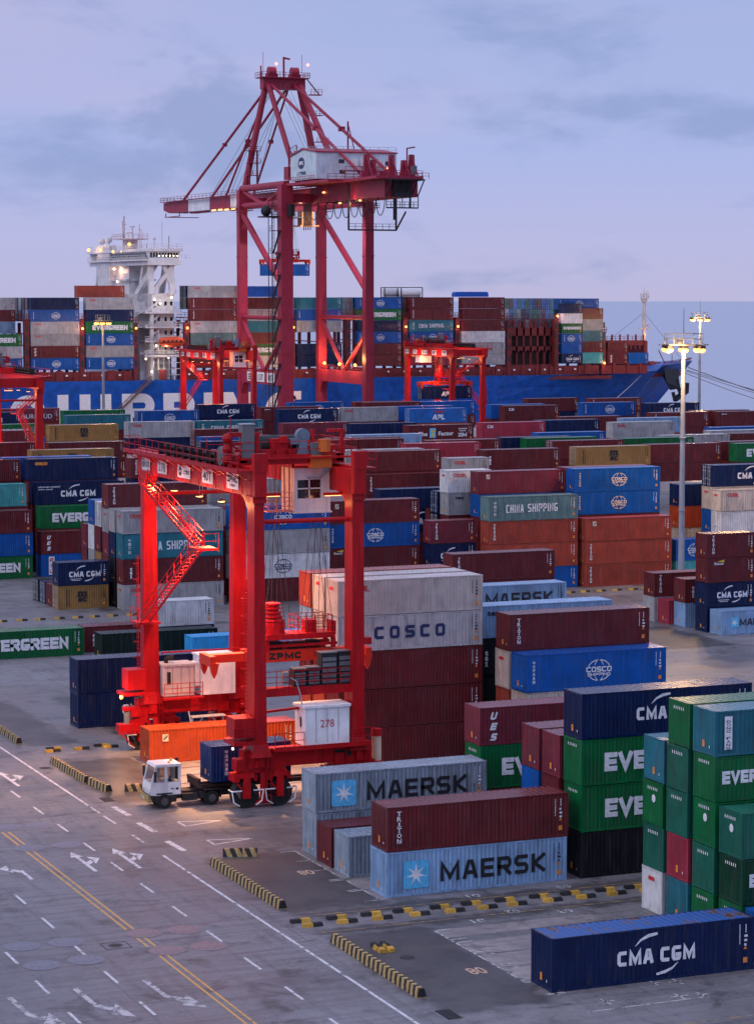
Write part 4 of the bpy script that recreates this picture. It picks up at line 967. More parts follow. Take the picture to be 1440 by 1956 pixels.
def stair(root, a, b, wd=.7, n=22, side=-1):
    a = Vector(a); b = Vector(b); mb = MB()
    for sx in (0, side * wd):
        o = Vector((sx, 0, 0)); mb.bar(a + o, b + o, .08, .22)
        for h in (.5, 1.0): mb.bar(a + o + Vector((0, 0, h)), b + o + Vector((0, 0, h)), .05)
        for k in range(9): p = a.lerp(b, k / 8) + o; mb.bar(p, p + Vector((0, 0, 1.0)), .05)
    for k in range(n):
        p = a.lerp(b, (k + .5) / n); mb.box(min(p.x, p.x + side * wd), p.y - .12, p.z - .02, max(p.x, p.x + side * wd), p.y + .12, p.z + .02)
    return mb.build('stair', RED, root)
def build_rtg():
    t = thing('gantry_crane')
    # legs, haunches, girders
    for x, y, wb, wt, db, dt, nm in ((XL, 0, .95, .72, 1.8, 1.45, 0), (XR, 0, .95, .85, 1.6, 1.45, 0), (XL, YF, 1.35, .95, .9, 1.0, 0), (XR, YF, 1.35, .95, .9, 1.0, 0)):
        b = MB(); b.taper((x, y, 4.15), (wb, db), (x, y, 21.9), (wt, dt)); b.taper((x, y, 3.7), (wb + .6, db + .5), (x, y, 4.6), (wb + .04, db + .04)); o = b.build('leg', RED, t)
        k = MB(); 
        for j in range(36): k.box(x - wb / 2 - .30, y - .2, 4.8 + j * .3, x - wb / 2 - .26, y + .2, 4.83 + j * .3)
        for dy in (-.22, .22): k.bar((x - wb / 2 - .28, y + dy, 4.6), (x - wb / 2 - .28, y + dy, 15.6), .05)
        for j in range(8): k.path([(x - wb / 2 - .28 - .35 * math.sin(R(a)) , y + .34 * math.cos(R(a)), 6.2 + j * 1.25) for a in range(0, 181, 30)], .025, 4)
        if x == XL: k.build('ladder', RED, o)
    for x in (XL, XR):
        b = MB(); b.box(x - .45, -1.1, 22.15, x + .45, YF + 1.5, 23.9)
        for y0, sg in ((.7, 1), (YF - .5, -1)):
            pts = [(y0, 20.9), (y0, 22.16)] + [(y0 + sg * 1.8, 22.16)] + [(y0 + sg * (1.8 - 1.8 * math.sin(R(a))), 22.16 - 1.26 * (1 - math.cos(R(a)))) for a in (20, 40, 60, 80)]
            b.prism(pts, x - .36, x + .36, 'x')
        for y0 in (0, YF): b.box(x - .5, y0 - .85, 21.7, x + .5, y0 + .85, 22.16)
        b.box(x - .5, -1.15, 23.9, x + .5, -.6, 25.2); b.box(x - .12, -1, 23.9, x + .12, YF + 2.2, 24.08)
        for k in range(14): b.box(x - .47, k * 1.9 - .3, 22.2, x - .45, k * 1.9 - .2, 23.85)
        b.build('girder', RED, t)
    for y in (0, YF):
        b = MB(); b.box(-4.9, y - .5, 2.85, 4.9, y + .5, 4.15)
        for sx in (-1, 1):
            for kx in (-.55, .25): b.taper((sx * 3.4 + kx, y - .62, 2.9), (.08, .2), (sx * 3.4 + kx, y - .56, 4.4), (.08, .06))
        b.build('sill_beam', RED, t)
        b = MB(); z = 20.3 if y == 0 else 20.5; b.tube((XL, y, z), (XR, y, z), .17, 10); b.build('tie_beam', RED, t)
        for x in (XL - .95, XL + 1.55, XR - 1.5, XR + 1.0): wheel(t, x, y, -1)
        for x in (XL, XR):
            b = MB(); b.box(x - 1.25, y - .45, 2.5, x + 1.8 if x < 0 else x + 1.25, y + .45, 2.86); b.cbox((x - 1.4, y - .2, 3.15), (.75, .9, .8)); b.box(x + .05, y - .75, .45, x + .4, y - .55, 2.6); b.box(x - .25, y - .6, .3, x + .75, y + .5, .5); [b.bar((x + .5, y - .7, .5 + j * .4), (x + .85, y - .7, .5 + j * .4), .05) for j in range(8)]; b.bar((x + .5, y - .7, .4), (x + .5, y - .7, 4.2), .06); b.bar((x + .85, y - .7, .4), (x + .85, y - .7, 4.2), .06); b.cbox((x + .1, y - .75, 3.3), (.5, .1, .7)); b.build('bogie', RED, t)
    b = MB(); b.box(XL + .4, YF - .6, 22.4, XR - .4, YF + .2, 23.8); b.build('cross_beam', RED, t)
    # stair on the left side of the legs
    stair(t, (XL - .75, YF - 2.2, 21.6), (XL - .75, 9.3, 17.9)); stair(t, (XL - .75, 9.0, 17.8), (XL - .75, YF - 2.4, 10.6))
    b = MB(); b.box(XL - 1.9, 7.1, 17.65, XL - .3, 9.2, 17.8); b.rail([(XL - 1.9, 7.1, 17.8), (XL - 1.9, 9.2, 17.8)], 1.1); b.rail([(XL - 1.9, 7.1, 17.8), (XL - .3, 7.1, 17.8)], 1.1)
    b.box(XL - .4, 7.3, 17.3, XL + 7.4, 7.6, 17.65) if 0 else None
    b.bar((XL - .9, 9.0, 17.6), (XL - .9, 1.0, 21.9), .14, .2) if 0 else None
    b.build('stair_landing', RED, t)
    b = MB(); b.box(XL - 1.7, YF - 2.4, 10.35, XL + .2, YF - .5, 10.5); b.rail([(XL - 1.7, YF - 2.4, 10.5), (XL - 1.7, YF - .5, 10.5)], 1.1); b.build('stair_landing', RED, t)
    # walkway with festoon trough along the left girder
    b = MB(); b.box(XL - 1.55, -.8, 23.92, XL - .46, YF + 1.4, 24.0); b.box(XL - 1.62, -.8, 23.82, XL - 1.55, YF + 1.4, 24.12); b.rail([(XL - 1.58, -.8, 24.0), (XL - 1.58, YF + 1.4, 24.0)], 1.1, 1.5, .026); b.rail([(XL - 1.58, YF + 1.4, 24.0), (XL - .3, YF + 1.4, 24.0)], 1.1, 1.0, .026)
    for k in range(14): b.bar((XL - 1.5, k * 2.0, 23.88), (XL - .46, k * 2.0, 23.2), .08)
    b.build('walkway', RED, t)
    b = MB(); b.box(XR + .46, -.8, 23.92, XR + 1.4, YF + 2, 24.0); b.rail([(XR + 1.38, -.8, 24.0), (XR + 1.38, YF + 2, 24.0)], 1.1, 1.5, .026); b.build('walkway', RED, t)
    b = MB()
    for k in range(4): b.tube((XL - .95 + k * .14, 5.2, 24.75 + .08 * (k % 2)), (XL - .95 + k * .14, 18.2, 24.75 + .08 * (k % 2)), .09, 8)
    b.box(XL - 1.25, 5, 24.3, XL - .3, 18.4, 24.42)
    for k in range(8): b.box(XL - 1.28, 5 + k * 1.85, 24.08, XL - .28, 5.1 + k * 1.85, 25.0)
    b.build('cable_tray', DARK, t)
    b = MB(); b.tube((XL - 1.1, 4.4, 24.75), (XL - .2, 4.4, 24.75), .7, 14); b.tube((XL - 1.15, 4.4, 24.75), (XL - 1.1, 4.4, 24.75), .4, 12); b.build('cable_reel', GREYM, t)
    # ladder cage at the near end of the girder and post frame
    b = MB()
    for x in (XL - .9, XL + 1.1): b.box(x - .14, 2.6, 24.0, x + .14, 2.9, 26.4)
    b.box(XL - 1.05, 2.55, 26.2, XL + 1.25, 2.95, 26.5); b.box(XL - .9, 2.5, 25.6, XL + 1.1, 2.7, 25.8); b.bar((XL - .9, 2.7, 24.2), (XL + 1.1, 2.7, 25.7), .12); b.bar((XL + 1.1, 2.7, 24.2), (XL - .9, 2.7, 25.7), .12)
    for k in range(3): b.sphere((XL - 1.2, 2.6, 24.6 + k * .75), .36, 10, 6)
    b.bar((XL - .9, 2.7, 26.4), (XL - .9, 2.7, 27.6), .07); b.bar((XL + .9, 2.7, 26.4), (XL + .9, 2.7, 28.6), .04); b.build('post_frame', RED, t)
    # trolley with machinery, between the girders
    tr = MB(); y0, y1 = 2.6, 9.6
    tr.box(XL - .3, y0, 24.15, XR + .3, y0 + .5, 24.85); tr.box(XL - .3, y1 - .5, 24.15, XR + .3, y1, 24.85); tr.box(XL - .2, y0, 24.3, XL + .3, y1, 24.9); tr.box(XR - .3, y0, 24.3, XR + .2, y1, 24.9); tr.box(XL, y0 + .5, 24.55, XR, y1 - .5, 24.66)
    for pts in ([(XL - .3, y0 - .3, 24.7), (XR + 1.2, y0 - .3, 24.7)], [(XL - .3, y1, 24.7), (XR + 1.2, y1, 24.7)], [(XR + 1.2, y0 - .3, 24.7), (XR + 1.2, y1, 24.7)]): tr.rail(pts, 1.1, 1.2, .028)
    tr.box(XL - .3, y0 - .5, 24.55, XR + 1.25, y0, 24.68)
    for x in (1.6, 3.9): tr.box(x, y0 + .3, 24.6, x + .22, y0 + .55, 26.6)
    tr.box(2.9, y0 + .3, 26.4, 4.2, y0 + .55, 26.6); tr.cbox((-.6, y0 + 1.2, 25.3), (1.3, .9, 1.3)); tr.cbox((-.45, y0 + .6, 25.9), (.5, .5, .5)); tr.cbox((2.4, y0 + 1.6, 25.0), (2.8, 1.2, .8))
    for k in range(6): tr.cbox((-2.6 + k * .95, y0 + .8, 24.95), (.6, .5, .5))
    tro = tr.build('trolley', RED, t)
    b = MB(); b.tube((-1.9, y0 + 1.9, 25.45), (1.4, y0 + 1.9, 25.45), .72, 18); b.tube((-2.6, y0 + 3.6, 25.3), (.8, y0 + 3.6, 25.3), .6, 14); b.build('hoist_drum', DARK, tro)
    b = MB(); b.tube((1.0, y0 + .3, 26.15), (1.0, y0 + .8, 26.15), .52, 18); b.taper((1.0, y0 + .55, 24.7), (.9, .7), (1.0, y0 + .55, 25.9), (.5, .5)); b.cbox((.35, y0 + .55, 25.75), (.7, .5, .4))
    b.tube((1.0, y0 + .26, 26.15), (1.0, y0 + .3, 26.15), .26, 14)
    b.build('brake_motor', paint('motor_blue_grey', (.16, .21, .28), .4, .3), tro)
    b = MB(); b.box(XL - .1, y0 - .2, 24.7, XL + .82, y0 + .6, 27.05); b.box(XL - .15, y0 - .25, 27.05, XL + .87, y0 + .65, 27.13, 1); b.build('control_cabinet', [GREYM, LGREY], tro)
    b = MB(); b.cbox((1.9, y0 + .2, 25.15), (.8, .5, 1.0)); b.build('control_cabinet', GREYM, tro)
    b = MB(); b.cbox((XR - 1.6, y0, 24.3), (1.6, .6, .9)); b.tube((XR - 1.3, y0 - .1, 25.0), (XR - 1.3, y0 - .1, 25.9), .45, 12); b.build('winch', paint('machine_orange', (.60, .14, .02), .45, .3), tro)
    # driver's cab hung under the trolley
    cx0, cx1, cy0, cz0, cz1 = .55, 3.35, 3.6, 20.6, 23.75
    b = MB(); b.box(cx0, cy0, cz0, cx1, cy0 + 2.6, cz0 + .95); b.box(cx0, cy0, cz1 - .85, cx1, cy0 + 2.6, cz1); b.box(cx0, cy0, cz0 + .95, cx0 + .25, cy0 + 2.6, cz1 - .85); b.box(cx1 - .75, cy0, cz0 + .95, cx1, cy0 + 2.6, cz1 - .85)
    b.box(cx0 + .25, cy0 + 2.2, cz0 + .95, cx1 - .75, cy0 + 2.6, cz1 - .85); b.box(cx0 + 1.1, cy0 - .02, cz0 + .95, cx0 + 1.2, cy0 + .08, cz1 - .85); b.box(cx0 + .25, cy0 - .02, cz0 + 1.62, cx1 - .75, cy0 + .08, cz0 + 1.72)
    b.box(cx0 - .1, cy0 - .1, cz0 - .12, cx1 + .1, cy0 + 2.7, cz0); cab = b.build('cab', WHITEP, t)
    b = MB(); b.box(cx0 + .25, cy0 + .14, cz0 + .95, cx1 - .75, cy0 + .2, cz1 - .85); b.build('window', GLASS, cab)
    b = MB(); b.box(cx0 - 2.0, cy0 + .2, cz0 + .0, cx0 - .1, cy0 + 1.6, cz0 + .08)
    for pts in ([(cx0 - 2.0, cy0 + .2, cz0 + .08), (cx0 - .1, cy0 + .2, cz0 + .08)], [(cx0 - 2.0, cy0 + .2, cz0 + .08), (cx0 - 2.0, cy0 + 1.6, cz0 + .08)], [(cx0 - 2.0, cy0 + 1.6, cz0 + .08), (cx0 - .1, cy0 + 1.6, cz0 + .08)]): b.rail(pts, 1.3, .5, .024, rows=4)
    b.bar((cx0 - .6, cy0 + .5, cz0), (cx0 - .6, cy0 + .5, 24.4), .1); b.bar((cx0 - .2, cy0 + .5, cz0), (cx0 - .2, cy0 + .5, 24.4), .1); b.build('cab_platform', PINKM, cab)
    b = MB(); b.path([(cx0 + 1.0, cy0 - .05, cz1 - .7), (cx0 + 1.9, cy0 - .15, cz1 - .75), (cx0 + 2.7, cy0 - .2, cz1 - .1), (cx0 + 3.0, cy0 - .2, cz1 + .6), (cx0 + 3.1, cy0, 25.0)], .07, 6); b.build('hose', LGREY, t)
    for x in (cx0, cx1 - .2): b2 = MB().box(x, cy0 + .5, cz1, x + .2, cy0 + .8, 24.4).build('hanger', RED, cab)
    # electric house, machine boxes and platforms low on the frame
    b = MB(); b.box(-.55, -1.25, 4.3, 2.85, .7, 7.0); b.box(-.68, -1.35, 7.0, 2.95, .8, 7.18); 
    for k in (1, 2, 3): b.box(-.55 + k * .85 - .015, -1.262, 4.5, -.55 + k * .85 + .015, -1.25, 6.95, 1)
    hs = b.build('electric_house', [WHITEP, GREYM], t)
    b = MB(); txt(b, '278', 0, 0, 1.05, .55, bold=.0); b.build('lettering', REDL, hs, (1.15, -1.268, 5.85))
    b = MB(); b.box(-.58, -.6, 5.6, -.56, -.3, 6.3); b.build('vent', BLACK, hs)
    b = MB(); b.box(-2.9, -1.5, 4.16, 4.4, -.5, 4.28); b.box(-2.9, -1.56, 4.1, 4.4, -1.5, 4.42); b.rail([(-2.9, -1.5, 4.28), (-.7, -1.5, 4.28)], 1.1, .7); b.rail([(2.95, -1.5, 4.28), (4.6, -1.5, 4.28)], 1.1, .6); b.build('walkway', RED, t)
    b = MB(); b.box(XL + .3, -.4, 7.85, XR - .3, .35, 8.45); b.rail([(XL + .4, -.42, 8.45), (XR - .3, -.42, 8.45)], 1.2, .9, .03, rows=3); b.bar((XL + .3, -.1, 6.75), (XR - .3, -.1, 7.1), .22, .16); b.build('mid_beam', RED, t)
    for x, wd, z1 in ((-1.0, .95, 9.7), (.05, .95, 9.75), (1.1, 1.2, 10.75), (2.4, 1.2, 10.8)):
        b = MB(); b.box(x, -.30, 8.46, x + wd, .6, z1); b.box(x - .04, -.34, z1, x + wd + .04, .64, z1 + .06, 1)
        for k in range(5): b.box(x + .08, -.315, 8.6 + k * (z1 - 8.8) / 5, x + wd - .08, -.30, 8.6 + (k + .7) * (z1 - 8.8) / 5, 1)
        b.build('control_cabinet', [DARK, GREYM], t)
    b = MB(); b.cbox((-1.6, -.1, 9.1), (.5, .5, .9)); b.path([(-1.4, -.3, 9.2), (-.9, -.5, 8.9), (-.6, -.6, 7.8), (-.5, -.7, 6.6)], .05, 5); b.build('cable_box', LGREY, t)
    b = MB(); b.box(XL - 2.1, -1.3, 5.2, XL - .55, .5, 6.6); b.box(XL - 2.2, -1.5, 4.7, XL - .5, .8, 4.95); b.rail([(XL - 2.2, -1.5, 4.95), (XL - .5, -1.5, 4.95)], 1.0, .6); b.build('equipment_box', RED, t)
    b = MB(); b.box(XL - 2.2, YF - 1.2, 5.0, XL - .7, YF + .4, 6.6); b.box(XL - 2.6, YF - 1.3, 4.55, XL - .6, YF + .6, 4.8); b.build('equipment_box', RED, t)
    b = MB(); b.box(-3.0, YF - 1.4, 4.35, -.5, YF + .5, 6.75); b.box(-3.1, YF - 1.5, 6.75, -.4, YF + .6, 6.9)
    for k in range(3): b.box(-2.3 + k * .7, YF - 1.415, 4.6, -2.28 + k * .7, YF - 1.4, 6.6, 1)
    b.box(-2.75, YF - 1.42, 5.3, -2.45, YF - 1.4, 6.3, 1); b.tube((-2.5, YF - .4, 6.9), (-2.5, YF - .4, 7.3), .18, 8, mi=1); b.tube((-2.5, YF - .4, 7.25), (-1.9, YF - .4, 7.35), .2, 8, mi=1)
    b.build('generator_house', [PINKM2, DARK], t)
    b = MB(); b.box(.1, YF - 1.4, 4.3, 3.0, YF + .6, 7.35); b.box(0, YF - 1.5, 7.35, 3.1, YF + .7, 7.5); b.box(-.3, YF - 1.0, 5.0, .1, YF, 6.9); b.box(-.32, YF - .8, 6.0, -.3, YF - .3, 6.7, 1); b.build('electric_house', [WHITEP, DARK], t)
    b = MB(); b.box(-3.2, YF - 2.1, 4.15, .1, YF - 1.5, 4.3)
    b.rail([(-3.2, YF - 2.1, 4.3), (0, YF - 2.1, 4.3)], 1.15, .9, .03, rows=3); b.rail([(XL + .5, YF - 1.7, 7.8), (XR, YF - 1.7, 7.8)], .15, 9, .07, rows=1); b.build('walkway', RED, t)
    b = MB(); b.path([(-.9, YF - 1.2, 3.0), (-.7, YF - 1.2, 2.0), (-.1, YF - 1.2, 2.0)], .06); 
    for x in (-.6, 2.0): b.bar((x, YF - 1.2, .9), (x, YF - 1.2, 2.5), .12)
    b.bar((-.6, YF - 1.2, 2.5), (2.0, YF - 1.2, 2.5), .14); b.bar((-.6, YF - 1.2, 1.4), (.3, YF - 1.2, 2.4), .1); b.bar((2.0, YF - 1.2, 1.4), (1.1, YF - 1.2, 2.4), .1); b.box(-.7, YF - 1.6, 2.52, 2.1, YF - .8, 2.6); b.build('cable_frame', WHITEP, t)
    b = MB(); b.tube((XL - 2.0, YF - .3, 2.0), (XL - 2.0, YF - .3, 3.2), .28, 10, mi=1); b.cbox((XL - 2.0, YF - .3, 3.4), (.7, .6, .3)); b.cbox((XL - 2.0, YF - .3, 1.9), (1.6, 1.0, .6)); b.bar((XL - 2.9, YF - .8, 1.5), (XL - .8, YF - .8, 1.5), .12); b.bar((XL - 2.6, YF - .8, 1.4), (XL - 1.6, YF - .8, .4), .08); b.build('steering_motor', [RED, GREYM], t)
    b = MB(); b.tube((XR + 1.9, .4, 2.6), (XR + 1.9, .4, 4.4), .35, 12, mi=1); b.tube((XR + 1.9, .4, 4.4), (XR + 1.9, .4, 4.9), .4, 12); b.cbox((XR + 1.9, .4, 2.3), (.8, .8, .6)); b.build('steering_motor', [RED, paint('machine_cream', (.62, .50, .34), .4, .3)], t)
    b = MB(); b.box(2.0, -.515, 3.25, 3.3, -.5, 3.75); b.build('nameplate', BLACK, t)
    for x in (XR + .7,): b = MB(); b.cbox((x, -.2, 11.5), (.8, .8, .5)); b.build('hook_box', RED, t)
    # signs and lamps on the left girder
    sign(t, 23.6, 22.95, 2.0, 1.0, 'CN'); sign(t, 19.5, 22.95, 2.2, 1.0, '278'); sign(t, 14.2, 22.95, 2.9, .95, 'SPG'); sign(t, 8.75, 22.98, 2.35, 1.05, '40T'); sign(t, 3.25, 23.0, 2.45, 1.12, 'ZPMC', sub='上海振华')
    q = dict(x=XR + .5, rz=90)
    sign(t, .8, 22.95, 2.0, 1.0, 'CN', **q); sign(t, 5.3, 22.95, 2.2, 1.0, '278', **q); sign(t, 10.6, 22.95, 2.9, .95, 'SPG', **q); sign(t, 16.0, 22.98, 2.35, 1.05, '40T', **q); sign(t, 21.5, 23.0, 2.45, 1.12, 'ZPMC', sub='上海振华', **q)
    for y in (21.9, 15.8, 9.9, 5.0):
        b = MB(); b.tube((XL - .8, y, 22.3), (XL - .8, y, 21.6), .03, 6); b.tube((XL - .8, y, 21.6), (XL - .8, y, 21.45), .10, 10, .30); o = b.build('flood_lamp', DARK, t)
        MB().tube((XL - .8, y, 21.44), (XL - .8, y, 21.40), .26, 10).build('bulb', LAMP_ORANGE, o)
    for x, y in ((XR - 1.0, 1.6), (-1.6, 2.6), (.2, YF - 2.4)):
        b = MB(); b.box(x - .7, y - .15, 21.9 if y < 20 else 22.0, x + .7, y + .15, 22.1); o = b.build('flood_lamp', RED, t)
        MB().box(x - .6, y - .12, 21.86, x + .6, y + .12, 21.9).build('bulb', LAMP_ORANGE, o)
    b = MB(); b.sphere((XL - 2.75, YF - 1.2, 4.5), .16, 8, 6); b.build('flood_lamp', LAMP_HOT, t)
    b = MB(); b.sphere((XL - 2.3, -1.45, 4.55), .09, 8, 6); b.build('flood_lamp', LAMP_WHITE, t)
    return t
PINKM = paint('worn_pink', (.60, .25, .24), .5, .3); PINKM2 = paint('machine_white', (.66, .60, .60), .45, .25)
def ropes(x0, x1, y, z0, z1):
    b = MB()
    for xa, xb in ((x0, x0 + 1.6), (x0 + 2.2, x0 + .7), (x1, x1 - 1.6), (x1 - 2.2, x1 - .7), (x0 + 1.0, x0 + 1.4), (x1 - 1.2, x1 - .8)):
        for dy in (-.6, .6): b.tube((xb, y + dy * .7, z1), (xa, y + dy, z0), .022, 4, caps=False)
    return b
def build_spreader(lab, grp=None, tele=True):
    """container spreader; origin at its lower middle, long axis X"""
    t = thing('spreader'); ORR = paint('spreader_red', (.62, .030, .012), .42, .25, vary=.1)
    b = MB(); b.box(-3.3, -.85, .12, 3.3, -.45, 1.0); b.box(-3.3, .45, .12, 3.3, .85, 1.0); b.box(-3.1, -.45, .3, -2.5, .45, .9); b.box(2.5, -.45, .3, 3.1, .45, .9); b.build('main_beam', ORR, t)
    for sx in (-1, 1):
        b = MB(); b.box(min(sx * 3.3, sx * 6.1), -.42, .25, max(sx * 3.3, sx * 6.1), .42, .85); b.box(sx * 6.1 - .22, -1.22, .1, sx * 6.1 + .22, 1.22, .85)
        for y in (-1.1, 1.1): b.prism([(sx * 6.0 - .35, .35), (sx * 6.0 + .35, .35), (sx * 6.0 + .2, -.35), (sx * 6.0, -.75), (sx * 6.0 - .2, -.35)], y - .16, y + .16, 'y')
        b.build('end_beam', ORR, t)
    b = MB(); blk(b, 'ZPMC', -.4, .56, 2.5, .48, .32, gap=.6); txt(b, 'L144', 2.3, .6, .8, .3); b.build('lettering', BLACK, t, (0, -.86, 0))
    b = MB(); b.box(-1.9, -1.0, 1.75, 3.5, 1.0, 2.15); b.box(-2.2, -.9, 1.2, 3.7, -.65, 1.4); b.box(-2.2, .65, 1.2, 3.7, .9, 1.4)
    for x in (-1.8, 3.4):
        for y in (-.8, .8): b.box(x - .15, y - .15, 1.0, x + .15, y + .15, 1.75)
    b.box(3.4, -.5, 1.9, 3.75, .5, 2.9); b.box(-2.35, -.5, 1.9, -2.0, .5, 2.7); b.build('head_block', RED, t)
    b = MB()
    for pts in ([(.6, -.95, 2.15), (3.3, -.95, 2.15)], [(.6, .95, 2.15), (3.3, .95, 2.15)], [(.6, -.95, 2.15), (.6, .95, 2.15)], [(3.3, -.95, 2.15), (3.3, .95, 2.15)]): b.rail(pts, 1.25, .65, .028, rows=3)
    b.cbox((1.8, 0, 2.6), (.9, .8, .9)); b.build('cage', RED, t)
    b = MB(); b.tube((-1.1, 0, 2.15), (-1.1, 0, 3.0), .95, 14, .95); b.tube((-1.1, 0, 3.0), (-1.1, 0, 3.9), .9, 14, .5)
    for k in range(5): b.tube((-1.1, 0, 3.1 + k * .3), (-1.1, 0, 3.16 + k * .3), .95 - k * .07, 14)
    b.tube((-1.1, 0, 3.9), (-1.1, 0, 4.4), .5, 12, .58); b.build('cable_basket', RED, t)
    b = MB(); b.cbox((-1.2, 0, 1.25), (1.4, 1.0, .6)); b.cbox((.8, -.2, 1.2), (1.2, .9, .5)); b.cbox((2.1, .1, 1.25), (.9, .8, .5)); b.build('hydraulic_box', DARK, t)
    tag(t, lab, 'spreader', grp); return t
rtg = build_rtg(); rtg.location = (64.35, 166.1, 0)
tag(rtg, 'big bright red gantry crane on tyres straddling the stacks beside the truck', 'gantry crane', 'red gantry cranes over the yard')
sp = build_spreader('orange red spreader hanging inside the big gantry crane', 'container spreaders'); sp.location = (65.1, 172.0, 9.35)
def hang(name, spo, z_top, lab):
    x, y, z = spo.location; b = ropes(-2.0, 3.5, 0, 2.3, z_top - z); o = b.build(name, WIRE, None, (x, y, z)); tag(o, lab, 'hoist rope', 'hoist ropes of the cranes')
hang('hoist_rope', sp, 24.6, 'thin black ropes holding the spreader of the big gantry crane')
for kk, (x, y, lab) in enumerate(((180.55, 506, 'small red gantry crane by the ship, left of the quay crane legs'), (235.5, 508, 'small red gantry crane lifting a dark box, right of the quay crane'), (95.0, 364.2, 'red gantry crane cut off by the left picture edge'))):
    r = copy_tree(rtg); r.location = (x, y, 0); r['label'] = lab
    if kk: r.rotation_euler = (0, 0, math.pi); r.location.y += YF
sp2 = copy_tree(sp); sp2.location = (233.6, 516.2, 15.65); sp2['label'] = 'lit orange red spreader on the small gantry crane right of the quay crane'
hang('hoist_rope', sp2, 24.6, 'thin ropes above the lit spreader near the ship')
container(227.5, 515.0, 12.6, F40, 2.9, 'nvy', 'AP', 'dark blue container hanging from the small gantry crane by the ship', near=False, door=True)
# lamps of the cranes
for k, (x, y) in enumerate(((64.35, 166.1), (180.55, 506), (235.5, 508), (95.0, 364.2))):
    big = k == 0
    for dy in ((21.5, 15.5, 9.5, 4.6) if big else (16, 6)): point('crane_lamp', (x + XL - .8, y + dy, 21.2), 480 if big else 1500, (1, .33, .14), .3)
    q = 1.0 if big else .45
    spot('crane_flood', (x + XL + 1.1, y + 10.5, 21.8), (x + XL - 1.0, y + 10.5, 0), 42000 * q, (1, .50, .20), 84)
    spot('crane_flood', (x + XL - 1.2, y + 3.2, 21.4), (x + XL - 4, y + 4.5, 0), 5200 * q, (1, .46, .19), 110)
    spot('crane_flood', (x + .6, y + 15, 21.8), (x, y + 16, 0), 5000 * q, (1, .42, .16), 120)
    point('crane_lamp', (x + XR - 1.0, y + 1.3, 21.3), 25, (1, .36, .10), .25)
    spot('crane_flood', (x - .4, y + 21, 21.8), (x - 2, y + 20, 0), 4500 * q, (1, .42, .16), 130)
point('crane_lamp', (61.2 - 3.9, 189.3, 4.6), 260, (1, .5, .2), .15)
